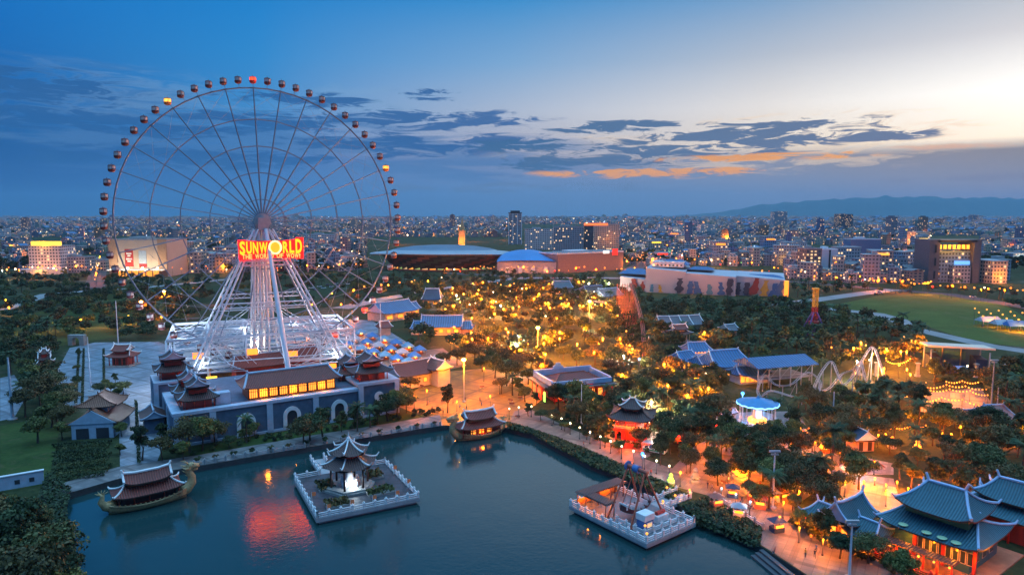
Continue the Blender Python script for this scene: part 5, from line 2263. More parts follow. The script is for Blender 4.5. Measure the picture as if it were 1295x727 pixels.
def coaster_px(lst):
    """(u, v_ground, height)"""
    o = []
    for u, v, h in lst:
        p = at(u, v)
        o.append((p.x, p.y, h))
    return o


track('white_coaster', 'pale steel roller coaster with arched hills rising over lit trees', 'roller coaster', coaster_px([
    (1032, 496, 4), (1040, 490, 7), (1050, 488, 9.5), (1058, 492, 6), (1066, 496, 3), (1078, 492, 5), (1090, 486, 10), (1101, 482, 13.5), (1110, 486, 9), (1117, 494, 4),
    (1110, 500, 2), (1096, 502, 5), (1086, 496, 11), (1078, 490, 7), (1064, 486, 4), (1050, 496, 2), (1040, 502, 2.5), (1030, 502, 3)]), (steel_grey,), every=6)
footprint(at(1075, 494), 0, -12, 12, -14, 8)
track('small_coaster', 'small white coaster bend with slanted struts below the long blue station', 'roller coaster', coaster_px([
    (958, 502, 3), (966, 494, 6), (980, 496, 3), (1000, 503, 5), (1020, 498, 8), (1036, 500, 5), (1030, 508, 2), (1004, 512, 3), (975, 508, 4), (962, 508, 2)]), (steel_grey,), every=5)
footprint(at(995, 505), 0, -14, 14, -9, 8)
tw_ = track('wooden_coaster', 'reddish wooden coaster slope descending between dark trees', 'roller coaster', coaster_px([
    (797, 400, 21), (801, 407, 18), (807, 418, 13), (812, 430, 8), (814, 444, 3), (815, 458, 1.5)]), (timber_red,), 1.6, .22, closed=False, every=2)
for k in range(8):
    p = at(793 + k * 2, 398 + k * 4.5)
    p2 = at(780 + k * 2, 398 + k * 4.5)
    h = 20 - k * 2.1
    b = MB()
    for q in range(5):
        w = p.lerp(p2, q / 4)
        b.bar((w.x, w.y, 0), (w.x, w.y, h), .3)
    for z in range(3, int(h), 4):
        b.bar((p.x, p.y, z), (p2.x, p2.y, z), .2)
    o = b.build('trestle', timber_red, tw_)
    o.location = -tw_.location


def drop_tower():
    c = at(1029, 424)
    hgt = ht(1029, 424, 366)
    t = thing('drop_tower', 'yellow and red drop tower with slanted purple legs among dark trees', 'fun ride', c)
    for z0, z1, m in ((0, hgt * .28, purple_paint), (hgt * .28, hgt * .62, red_paint), (hgt * .62, hgt, yellow_paint)):
        b = MB()
        for x, y in ((-.9, -.9), (.9, -.9), (.9, .9), (-.9, .9)):
            b.bar((x, y, z0), (x, y, z1), .5)
        n = max(3, int((z1 - z0) / 2.2))
        for i in range(n):
            za, zb = z0 + (z1 - z0) * i / n, z0 + (z1 - z0) * (i + 1) / n
            for x in (-.9, .9):
                b.bar((x, -.9, za), (x, .9, zb), .2)
            for y in (-.9, .9):
                b.bar((-.9, y, za), (.9, y, zb), .2)
        b.build('mast_section', m, t)
    b = MB()
    b.box((0, 0, hgt), (2.8, 2.8, .8))
    b.build('cap', yellow_paint, t)
    for a in range(4):
        b = MB()
        an = R(40 + 90 * a)
        b.tube((7.5 * math.cos(an), 7.5 * math.sin(an), 0), (1.2 * math.cos(an), 1.2 * math.sin(an), 12.5), .45, n=8)
        b.build('leg', purple_paint, t)
    b = MB()
    b.lathe([(2.6, 6), (3.0, 6.6), (3.0, 7.6), (1.6, 8.0)], n=12)
    b.build('seat_ring', red_paint, t)


drop_tower()


def chair_swing():
    c = at(957, 543)
    t = thing('swing_carousel', 'blue lit chair swing carousel with wide round canopy on a pale pedestal', 'carousel', c)
    bl = glow('blue_rim_light', (.25, .6, 1.0), 2.2)
    b = MB()
    b.lathe([(6.2, 0), (6.2, .5), (5.6, .5), (5.6, .8)], n=32)
    b.build('base', mat('blue_grey_deck', (.16, .27, .42), .5), t)
    b = MB()
    b.lathe([(2.6, .8), (2.3, 2.2), (1.4, 3.0), (1.2, 6.8), (2.0, 7.4)], n=20)
    b.build('pedestal', white, t)
    b = MB()
    b.lathe([(2.4, 2.3), (2.7, 2.6), (2.7, 3.4), (2.3, 3.7)], n=20)
    b.build('lit_band', glow('amber_band', (1, .4, .06), 2.0), t)
    b = MB()
    b.lathe([(1.6, 7.0), (5.2, 7.5), (5.9, 7.9), (6.0, 8.4), (3.4, 8.9), (.6, 9.6), (.2, 10.3)], n=32)
    b.build('canopy', mat('blue_canopy', (.06, .25, .50), .4), t, (0, 0, 0))
    b = MB()
    n = 32
    b.path([(6.02 * math.cos(2 * math.pi * i / n), 6.02 * math.sin(2 * math.pi * i / n), 7.95 + (.25 if i % 2 else 0)) for i in range(n)], .18, 5, closed=True)
    b.build('rim_lights', bl, t)
    ch = MB()
    ch.tube((0, 0, 2.6), (0, 0, 7.5), .04, n=4)
    ch.box((0, 0, 2.0), (.5, .5, .1))
    ch.box((0, .25, 2.1), (.5, .08, .6))
    cm = ch.mesh('seat', steel_white)
    for i in range(20):
        a = 2 * math.pi * i / 20
        link('seat', cm, t, (5.1 * math.cos(a), 5.1 * math.sin(a), 0))
    light((0, -7, 5), 420, (.35, .65, 1.0), t)
    light((5, -6, 2), 150, (.5, .75, 1.0), t)
    light((-7, -3, 4), 240, (.3, .6, 1.0), t)
    footprint(c, 0, -9, 9, -14, 8)
    # blue beacon mast and small white house ride
    c2 = at(938, 528)
    m = thing('blue_beacon', 'tall lamp mast with bright blue light next to the chair swing carousel', 'lamp', c2)
    b = MB()
    b.tube((0, 0, 0), (0, 0, 7.6), .14, n=6)
    b.build('mast', steel_grey, m)
    b = MB()
    b.ball((0, 0, 7.9), .55, 10)
    b.build('lamp', lamp_blue, m)
    light((0, -1.3, 7.2), 240, (.15, .5, 1), m)
    e, rz, L = edge(912, 534, 930, 532)
    t = thing('ticket_hut', 'small white lattice gabled ticket hut with blue glow left of the swing carousel', 'hut', (e.x, e.y, 0), rz)
    wall_box(t, L, 4, 0, 2.6, pale_blue, (L / 2, 2))
    roof(t, L + 1, 5, 2.6, 2.2, 'gable', 1, .2, pale_blue_tile, white, (L / 2, 2), 0, .14)
    for i, (u, v) in enumerate(((908, 543), (914, 546), (921, 544), (928, 548), (934, 546), (905, 538))):
        p = at(u, v)
        s = thing('bumper_car', 'small orange red toy car on the blue lit floor by the swing carousel', 'toy car', p, i * 1.1, 'orange toy cars by the swing carousel')
        b = MB()
        b.lathe([(.9, .1), (1.0, .35), (.8, .7)], n=12, sx=1.3)
        b.build('body', rust_paint, s)
        b = MB()
        b.box((-.3, 0, .6), (.3, 1.0, .6))
        b.build('seat', dark_paint, s)
    p = at(921, 540)
    light((p.x, p.y - 2, 4), 500, (1, .35, .12))


pale_blue_tile = tile_mat('pale_blue_tiles', (.3, .42, .55))
chair_swing()


def stage():
    e, rz, L = edge(1176, 471, 1250, 476)
    h = ht(1176, 471, 436)
    t = thing('show_stage', 'open air show stage with flat pale roof and dark blue walls', 'stage', (e.x, e.y, 0), rz)
    D = 13
    wall_box(t, L, .6, 0, h - 2.5, blue_paint, (L / 2, D), 'back_wall')
    wall_box(t, 4, D * .7, 0, h * .55, mat('navy_wall', (.02, .04, .10), .7), (2, D * .5), 'side_wall')
    wall_box(t, 4, D * .7, 0, h * .55, MATS['navy_wall'], (L - 2, D * .5), 'side_wall')
    wall_box(t, L - 2, D - 3, 0, 1.2, MATS['navy_wall'], (L / 2, D / 2 - 1), 'stage_floor')
    r_ = MB()
    r_.v += [(-1.5, -1, h), (L + 1.5, -1, h), (L + 1.5, D + 1, h - 1.2), (-1.5, D + 1, h - 1.2), (-1.5, -1, h - .7), (L + 1.5, -1, h - .7), (L + 1.5, D + 1, h - 1.9), (-1.5, D + 1, h - 1.9)]
    r_.f += [(0, 1, 2, 3), (7, 6, 5, 4), (0, 4, 5, 1), (1, 5, 6, 2), (2, 6, 7, 3), (3, 7, 4, 0)]
    r_.m += [0] * 6
    r_.build('roof', mat('beige_roof', (.62, .50, .40), .6, var=.08), t)
    columns(t, [(0, 0), (L, 0), (0, D - 1), (L, D - 1), (L * .33, D - 1), (L * .66, D - 1)], 0, h - 1.9, .3, steel_grey)
    s = MB()
    s.box((L / 2, D - .5, h * .35), (L * .5, .2, h * .28))
    s.build('backdrop', mat('teal_backdrop', (.06, .22, .30), .5), t)
    s = MB()
    s.box((L / 2, D * .25, 1.5), (L * .36, .2, 1.4))
    s.build('lit_screen', glow('screen_blue', (.1, .3, .8), .5), t)
    for x in (L * .33, L * .67):
        s = MB()
        s.ball((x, D * .2, 3.2), .35, 6)
        s.build('spotlight', lamp_white, t)
    footprint(e, rz, -2, L + 2, -14, D + 2)
    for i, u in enumerate((1086, 1108, 1160, 1234, 1270)):
        p = at(u, 474 + i)
        k = thing('stone_pillar', 'pale stone pillar standing in the planting in front of the show stage', 'pillar', p, 0, 'pale stone pillars before the show stage')
        b = MB()
        b.box((0, 0, 0), (1.6, 1.6, .8))
        b.box((0, 0, .8), (1.1, 1.1, 4.2), 0, 0, .85)
        b.box((0, 0, 5.0), (1.5, 1.5, .5))
        b.build('shaft', stone, k)


stage()


def small_house():
    e, rz, L = edge(1083, 571, 1105, 570)
    t = thing('little_house', 'little blue roofed house with peach lit walls by the garden path', 'house', (e.x, e.y, 0), rz)
    wall_box(t, L, 5, 0, 3.2, mat('peach_plaster', (.55, .33, .24), .8), (L / 2, 2.5))
    for x in (L * .25, L * .75):
        b = MB()
        b.box((x, -.06, .2), (L * .22, .1, 2.4))
        b.build('door', dark_wood, t)
    roof(t, 6.6, L + 1.6, 3.2, 2.4, 'gable', 1, .1, tile_mat('slate_blue_tiles', (.04, .07, .13)), white, (L / 2, 2.5), math.pi / 2, .12)
    light((L / 2, -3, 2.5), 130, (1, .5, .25), t)
    footprint(e, rz, -2, L + 2, -9, 6)
    blue_hall((1256, 546, 1284, 545), 'grey pink hipped roof pavilion near the right edge below the festoon terrace', 9, 3.2, 3.6, tile=tile_mat('pink_grey_tiles', (.25, .17, .17)), litw=0, kind='hip')
    # long pale blue wall at the left edge
    e, rz, L = edge(-6, 622, 56, 611)
    t = thing('garden_wall', 'long low pale blue wall with two small openings at the left edge', 'wall', (e.x, e.y, 0), rz)
    wall_box(t, L, .6, 0, 3.2, pale_blue, (L / 2, .3))
    for x in (L * .45, L * .75):
        b = MB()
        b.box((x, -.04, 1.0), (1.0, .06, 1.0))
        b.build('opening', dark_paint, t)
    b = MB()
    b.box((L / 2, .3, 3.2), (L + .2, .9, .2))
    b.build('coping', white, t)
    # stone arch gate on the far side of the plaza
    e, rz, L = edge(86, 437, 106, 437)
    t = thing('stone_gate', 'grey stone gate with dark arch at the far end of the plaza', 'gate', (e.x, e.y, 0), rz)
    pts = [(0, 0), (0, 5.2), (L, 5.2), (L, 0), (L * .72, 0)] + [(L / 2 + L * .22 * math.cos(math.pi * i / 10), 2.2 + L * .25 * math.sin(math.pi * i / 10)) for i in range(11)] + [(L * .28, 0)]
    b = MB()
    b.plate(pts, 0, 2.5)
    b.build('arch', stone, t)
    footprint(e, rz, -3, L + 3, -3, 4)


small_house()


def market():
    rng = random.Random(4)
    k = 0
    cols = [('blue', blue_paint), ('white', mat('white_canvas', (.36, .38, .42), .8)), ('pale blue', mat('pale_canvas', (.12, .28, .42), .8)), ('blue', blue_paint)]
    for i in range(6):
        for j in range(3):
            u, v = 442 + i * 15 + j * 7, 437 + i * 4.4 - j * 8 + 5
            c = at(u, v)
            nm, m = cols[(i * 2 + j) % 4]
            t = thing('market_tent', nm + ' pyramid market tent glowing yellow beneath, right of the wheel', 'tent', c, R(20), nm + ' market tents beside the wheel')
            b = MB()
            s = 2.7
            b.v += [(-s, -s, 2.5), (s, -s, 2.5), (s, s, 2.5), (-s, s, 2.5), (0, 0, 4.5), (-s, -s, 2.1), (s, -s, 2.1), (s, s, 2.1), (-s, s, 2.1)]
            b.f += [(0, 1, 4), (1, 2, 4), (2, 3, 4), (3, 0, 4), (5, 6, 1, 0), (6, 7, 2, 1), (7, 8, 3, 2), (8, 5, 0, 3)]
            b.m += [0] * 8
            b.build('canopy', m, t)
            for sx in (-1, 1):
                for sy in (-1, 1):
                    q = MB()
                    q.tube((sx * 2.6, sy * 2.6, 0), (sx * 2.6, sy * 2.6, 2.2), .07, n=5)
                    q.build('leg', steel_grey, t)
            q = MB()
            q.box((0, 1.5, 0), (3.6, .8, 1.0))
            q.build('counter', timber_red, t)
            if (i + j) % 2 == 0:
                light((0, -2.6, 2.3), 900, (1, .5, .12), t)
            q = MB()
            q.ball((0, -2.4, 1.9), .3, 6)
            q.build('bulb', lamp_warm, t)


market()
footprint(at(485, 452), R(12), -26, 26, -14, 12)


def pole(u, v, vt, r=.16, m=None, label='', cat='pole', name='pole', head=None):
    c = at(u, v)
    h = ht(u, v, vt)
    t = thing(name, label, cat, c)
    b = MB()
    b.tube((0, 0, 0), (0, 0, h), r * 1.3, r * .7, 8)
    b.build('shaft', m or steel_grey, t)
    b = MB()
    b.lathe([(r * 4, 0), (r * 4, .3), (r * 2, .5)], n=8)
    b.build('foot', concrete, t)
    if head:
        b = MB()
        b.box((0, 0, h - .3), (2.4, .5, .4))
        b.box((0, 0, h - .9), (1.6, .4, .3))
        b.build('lamp_rack', steel_grey, t)
    return t, h


pole(735, 536, 486, .13, white, 'thin white flag pole in front of the red roofed square building', 'flag pole', 'flag_pole')
pole(977, 642, 570, .22, steel_white, 'tall pale lamp mast between trees on the east square', 'lamp mast', 'lamp_mast', True)
pole(1074, 730, 658, .2, steel_white, 'pale blue lamp mast on the promenade in front of the low gatehouse', 'lamp mast', 'lamp_mast', True)
pole(1252, 530, 455, .2, steel_grey, 'taller of the two lamp masts left of the grey pink pavilion', 'lamp mast', 'lamp_mast', True)
pole(1260, 526, 490, .18, steel_grey, 'shorter lamp mast right beside the taller one by the grey pink pavilion', 'lamp mast', 'lamp_mast')
pole(1053, 535, 495, .2, steel_white, 'grey lamp mast standing in the grove between the carousel and the festoon terrace', 'lamp mast', 'lamp_mast')
pole(115, 494, 426, .22, pale_blue, 'tall pale flag pole in the middle of the plaza', 'flag pole', 'flag_pole')
pole(150, 440, 380, .22, white, 'tall white pole behind the small red temple on the plaza', 'flag pole', 'flag_pole')
pole(16, 530, 452, .35, pale_blue, 'thick pale blue mast at the left edge of the park', 'mast', 'mast')
pole(482, 442, 384, .15, white, 'thin white pole rising behind the market tents', 'pole', 'flag_pole')
pole(820, 452, 425, .14, white, 'thin pale pole behind the station pavilions', 'pole', 'flag_pole')
pole(925, 460, 446, .14, white, 'small cross armed white pole left of the drop tower', 'pole', 'flag_pole', True)


def vehicle():
    c = at(828, 572)
    t = thing('shuttle_bus', 'small white and green open shuttle bus parked below the glowing red pavilion', 'bus', c, R(-32))
    b = MB()
    b.box((0, 0, .5), (6.2, 2.3, .9))
    b.box((0, 0, 2.5), (6.3, 2.4, .25))
    b.build('body', white, t)
    b = MB()
    b.box((0, -1.17, .7), (6.0, .06, .4))
    b.box((0, 1.17, .7), (6.0, .06, .4))
    b.build('green_stripe', mat('green_paint', (.05, .25, .12), .5), t)
    for x in (-3, -1.5, 0, 1.5, 3):
        for y in (-1.1, 1.1):
            b = MB()
            b.bar((x, y, 1.4), (x, y, 2.5), .1)
            b.build('roof_post', steel_white, t)
    b = MB()
    b.box((3.05, 0, 1.4), (.08, 2.1, 1.1))
    b.build('windscreen', glass_dark, t)
    for x in (-2, 2):
        for y in (-1.05, 1.05):
            w = MB()
            w.tube((x, y - .12, .42), (x, y + .12, .42), .42, n=12)
            w.build('wheel', dark_paint, t)
    for x in (-2.2, -1, .2, 1.4):
        w = MB()
        w.box((x, 0, 1.4), (.4, 2, .5))
        w.build('seat', blue_paint, t)
    footprint(c, R(-32), -5, 4, -5, 3)


vehicle()

# ------------------------------------------------------------------ lamps
RL = random.Random(11)


def lamp_meshes(h, rg, m, post):
    p = MB()
    p.tube((0, 0, 0), (0, 0, h), .09, .06, 6)
    p.lathe([(.22, 0), (.22, .25), (.1, .4)], n=8)
    g = MB()
    g.ball((0, 0, h + rg * .8), rg, 8)
    return p.mesh('post', post), g.mesh('globe', m, True)


LM_SETS = {}


def lamp(p, label, cat='lamp', h=3.6, rg=.28, kind='warm', power=0, group=None, name='globe_lamp', col=None):
    key = (h, rg, kind)
    if key not in LM_SETS:
        LM_SETS[key] = lamp_meshes(h, rg, {'warm': lamp_warm, 'orange': lamp_orange, 'white': lamp_white, 'cool': lamp_cool, 'red': lamp_red, 'yellow': lamp_yellow, 'green': lamp_green, 'blue': lamp_blue}[kind], dark_paint)
    a, b = LM_SETS[key]
    t = thing(name, label, cat, p, 0, group)
    link('post', a, t)
    link('globe', b, t)
    if power:
        c = col or {'warm': (1, .48, .12), 'orange': (1, .33, .05), 'white': (1, .8, .55), 'cool': (.7, .85, 1), 'red': (1, .08, .03), 'yellow': (1, .7, .15), 'green': (.4, 1, .3), 'blue': (.2, .5, 1)}[kind]
        light((0, -rg * 1.2, h - .25), power, c, t, .2)
    return t


# promenade along the east bank
for i, (u, v) in enumerate(((644, 530), (656, 528), (672, 527), (698, 538), (710, 543), (721, 549), (733, 555), (746, 561), (759, 567), (772, 573), (786, 580), (801, 586), (815, 593), (830, 599), (846, 606))):
    lamp(at(u, v), 'white globe lamp post in the row along the east bank promenade', h=3.2, rg=.26, kind='white', power=45 if i % 2 else 0, group='globe lamps along the east bank')
for i, (u, v) in enumerate(((912, 634), (930, 642), (948, 652), (985, 672), (1010, 686), (1040, 702))):
    lamp(at(u, v), 'short lamp post on the lower promenade toward the teal temples', h=3.0, rg=.22, kind='cool' if i < 3 else 'warm', power=60 if i < 3 else 420, group='lamps on the lower promenade')
# big orange masts
for (u, v, vt, lab, pw) in ((587, 508, 453, 'tall sodium street lamp glowing orange over the orange square', 9000), (680, 462, 413, 'tall orange lamp mast glowing in the middle of the park wood', 9000), (745, 424, 380, 'far tall orange lamp mast glowing left of the wooden coaster', 9000)):
    t, h = pole(u, v, vt, .16, steel_grey, lab, 'lamp mast', 'orange_lamp_mast')
    b = MB()
    b.box((0, -.5, h), (.5, 1.3, .25))
    b.build('lamp_head', steel_grey, t)
    b = MB()
    b.ball((0, -.6, h - .35), .5 + .0012 * t.location.y, 10, 0, .7)
    b.build('lamp', glow('sodium_lamp', (1.0, .50, .10), 25.0), t)
    light((0, -1.6, h - 1.6), pw * 1.5, (1, .50, .05), t, .5)
# extra lamps of the orange square
for u, v, pw in ((540, 512, 700), (560, 486, 900), (612, 482, 900), (632, 498, 700), (620, 520, 600), (578, 527, 400), (655, 480, 700), (524, 520, 350)):
    lamp(at(u, v), 'orange street lamp standing on the orange lit square by the lake', h=5.0, rg=.24, kind='orange', power=pw * 1.6, group='orange lamps of the lakeside square')
# lamps of the east square
for u, v, k in ((868, 598, 'orange'), (880, 575, 'orange'), (893, 560, 'orange'), (905, 588, 'warm'), (920, 612, 'orange'), (932, 590, 'yellow'), (946, 612, 'warm'), (958, 585, 'orange'), (972, 560, 'orange'), (985, 600, 'warm'),
                (1000, 575, 'orange'), (1012, 556, 'warm'), (1020, 600, 'orange'), (1030, 575, 'warm'), (1046, 612, 'orange'), (1062, 590, 'orange'), (1068, 628, 'yellow'), (1080, 612, 'orange'), (1105, 600, 'orange'), (1120, 640, 'yellow'),
                (1010, 640, 'warm'), (990, 655, 'orange'), (860, 615, 'warm')):
    lamp(at(u, v), 'orange or yellow park lamp standing on the paved east square', h=3.4, rg=.26, kind=k, power=620, group='lamps of the east square')
# lit garden behind the temples, strip with glowing hedges
for i in range(16):
    u, v = 1092 + i * 14, 617 + i * 2.3 - (i % 2) * 6
    lamp(at(u, v), 'low orange garden lamp in the lit grove behind the teal temples', h=1.6, rg=.24, kind='orange', power=600, group='garden lamps behind the temples', name='garden_lamp')
# warm lamps by the pink paths in the grove (right side)
for i in range(24):
    u = 1010 + 12 * i + RL.uniform(-4, 4)
    v = 552 + 12 * math.sin(i * .9) + RL.uniform(-5, 5)
    lamp(at(u, v), 'small warm lamp in the grove between the little house and the festoon terrace', h=3.5, rg=.26, kind='warm' if i % 3 else 'orange', power=900 if i % 2 else 300, group='grove lamps on the right')


def festoon(pts, h, n, label, group, kind=lamp_warm, power=0, r=.2, col=(1, .45, .1)):
    """bulbs on a sagging wire between posts"""
    c = Vector((pts[0].x, pts[0].y, 0))
    t = thing('festoon_lights', label, 'string lights', c, 0, group)
    w = MB()
    b = MB()
    b.ball((0, 0, 0), r, 6)
    bm_ = b.mesh('bulb', kind)
    pm = MB()
    pm.tube((0, 0, 0), (0, 0, h), .06, n=5)
    pm_ = pm.mesh('post', dark_paint)
    for p in pts:
        link('post', pm_, t, p - c)
    for a, q in zip(pts, pts[1:]):
        line = []
        for i in range(n + 1):
            s = i / n
            z = h - 1.0 * 4 * s * (1 - s) * .6
            pp = (a - c).lerp(q - c, s) + Vector((0, 0, z))
            line.append(pp)
            link('bulb', bm_, t, pp - Vector((0, 0, r)))
        w.path(line, .03, 3)
        if power:
            m = (a - c).lerp(q - c, .5)
            light((m.x, m.y, h - 1.8), power, col, t)
    w.build('wire', dark_paint, t)


for k, lst in enumerate((((1164, 516), (1176, 508), (1200, 506), (1226, 508), (1248, 514)), ((1168, 522), (1190, 517), (1216, 520), (1246, 528)), ((1196, 496), (1216, 495), (1236, 497)), ((1172, 504), (1196, 500), (1220, 502), (1246, 506)))):
    festoon([at(u, v) for u, v in lst], 4.2, 6, ['long front garland of warm bulbs round the festoon terrace', 'lowest garland of warm bulbs at the near edge of the festoon terrace', 'rear straight garland of warm bulbs over the festoon terrace', 'middle garland of warm bulbs across the festoon terrace'][k], None, lamp_warm, 420, .26)
for k, lst in enumerate((((1000, 560), (1022, 556), (1044, 552), (1066, 553)), ((1106, 556), (1130, 555), (1150, 553), (1170, 552)), ((1062, 548), (1085, 545), (1110, 545)))):
    festoon([at(u, v) for u, v in lst], 3.6, 6, ['garland of orange bulbs left of the little blue roofed house', 'garland of orange bulbs right of the little blue roofed house', 'garland of orange bulbs behind the little blue roofed house'][k], None, lamp_orange, 260, .22)
for k, lst in enumerate((((570, 446), (582, 442), (600, 446), (622, 440)), ((1140, 520), (1158, 512), (1170, 500)), ((1120, 470), (1135, 474), (1150, 468)))):
    festoon([at(u, v) for u, v in lst], 5, 6, ['garland of warm bulbs above the orange square near the blue hall', 'short garland leading to the festoon terrace from the left', 'garland of warm bulbs right of the white coaster'][k], None, lamp_warm, 400, .28)

# lamps scattered through the woodland
spots = []
for i in range(400):
    if len(spots) >= 175:
        break
    reg = RL.random()
    if reg < .50:
        u, v = RL.uniform(570, 770), RL.uniform(366, 408)
    elif reg < .68:
        u, v = RL.uniform(545, 800), RL.uniform(404, 470)
    elif reg < .9:
        u, v = RL.uniform(640, 900), RL.uniform(440, 560)
    else:
        u, v = RL.uniform(1040, 1160), RL.uniform(450, 500)
    p = at(u, v)
    if any(inside(p, k) for k in KEEP):
        continue
    spots.append((p, u, v))
for i, (p, u, v) in enumerate(spots):
    k = 'warm' if RL.random() < .72 else ('white' if RL.random() < .6 else 'orange')
    lamp(p, 'warm lamp post glowing among the trees of the park woodland', h=RL.choice([6.0, 7.2, 8.4]), rg=RL.choice([.15, .22, .32]) + p.y * .0003, kind=k, power=4600 if i % 3 else 0, group='woodland lamp posts')
# red, green and blue accents
for u, v, k, lab in ((858, 577, 'red', 'red lantern post beside the tree on the east square'), (808, 470, 'blue', 'small blue lamp in the dark trees left of the station pavilions'), (636, 470, 'green', 'green lamp among orange lit trees on the square'),
                     (1136, 478, 'yellow', 'yellow green lamp beside the white coaster'), (812, 600, 'blue', 'blue lamp at the promenade edge behind the swinging ship')):
    lamp(at(u, v), lab, h=5, rg=.45, kind=k, power=200)


def lantern_sculpture(u, v, label, m, pw, col, s=1.0):
    p = at(u, v)
    t = thing('lantern_sculpture', label, 'sculpture', p)
    b = MB()
    b.lathe([(1.6 * s, 0), (1.6 * s, .6), (1.3 * s, .8)], n=14)
    b.build('plinth', stone, t)
    b = MB()
    b.lathe([(.5 * s, .8), (1.2 * s, 1.6 * s), (1.0 * s, 2.6 * s), (.5 * s, 3.3 * s), (.8 * s, 3.8 * s), (.3 * s, 4.6 * s)], n=10)
    for k in range(5):
        a = k * 1.256
        b.ball((1.2 * s * math.cos(a), 1.2 * s * math.sin(a), 1.5 * s), .4 * s, 6)
    b.build('glowing_body', m, t)
    light((0, -2.6 * s, 2), pw, col, t)


am = glow('amber_glow', (1, .42, .04), 1.6)
lantern_sculpture(936, 606, 'big glowing amber lantern sculpture on the east square', am, 420, (1, .5, .08), 1.25)
lantern_sculpture(1019, 562, 'slim orange glowing lantern figure right of the swing carousel', lamp_orange, 260, (1, .4, .06), .8)
lantern_sculpture(1041, 570, 'short orange lantern figure on the pink path', am, 220, (1, .42, .08), .7)
lantern_sculpture(1160, 572, 'orange lantern figure in the grove right of the little house', am, 260, (1, .35, .06), .8)
lantern_sculpture(1128, 566, 'red orange lantern figure nearest the little house', lamp_orange, 200, (1, .3, .05), .7)
lantern_sculpture(879, 610, 'pale stone figure group on the east square', stone, 60, (1, .6, .3), .8)
lantern_sculpture(906, 546, 'reddish lantern figure at the foot of the dark trees by the toy cars', lamp_red, 160, (1, .15, .05), .5)
lantern_sculpture(848, 612, 'small green and white lit figure beside the ramp of the ride platform', glow('lime_glow', (.45, .8, .1), .8), 60, (.6, 1, .2), .6)

# fountain of pale blue light
p = at(1079, 595)
t = thing('ice_fountain', 'pale blue lit fountain basin beside the pink path', 'fountain', p)
b = MB()
b.lathe([(3.2, 0), (3.2, .6), (2.8, .6), (2.8, .4), (.8, .5), (.6, 1.6), (1.4, 1.8), (.4, 2.0), (.3, 2.8)], n=20)
b.build('basin', mat('pale_stone', (.5, .58, .62), .5), t)
light((0, -3.5, 2.4), 260, (.7, .9, 1.0), t)
footprint(p, 0, -4, 4, -6, 4)

# lake wall planters and balustrades on the near bank
for i, (a, b_) in enumerate((((246, 590), (286, 583)), ((296, 581), (340, 574)), ((346, 573), (386, 567)), ((432, 559), (470, 553)), ((484, 551), (520, 545)), ((524, 544), (558, 539)))):
    pa, pb = at(*a), at(*b_)
    balustrade('quay_balustrade', 'white and grey quay balustrade section along the near bank below the blue fortress', [pa + Vector((-.3, .5, 0)), pb + Vector((-.3, .5, 0))], .02, None, 3.0, 1.0, concrete, 'quay balustrade sections')
pa, pb = at(904, 629), at(965, 669)
balustrade('bank_railing', 'dark lattice railing along the lower promenade above the weedy bank', [pa, pb], .02, None, 3, 1.0, steel_grey)
for i in range(3):   # steps down to the water by the lower promenade
    pa, pb = at(966, 692), at(1072, 776)
    d = (pb - pa).normalized()
    nrm = Vector((d.y, -d.x, 0))
    b = MB()
    m = (pa + pb) / 2 + nrm * (.6 + i * .9)
    b.box((m.x, m.y, -1.6), ((pb - pa).length, .9, 1.3 - i * .42), math.atan2(d.y, d.x))
    structure(b.build('quay_step', mat('dark_step_stone', (.07, .075, .085), .6)))


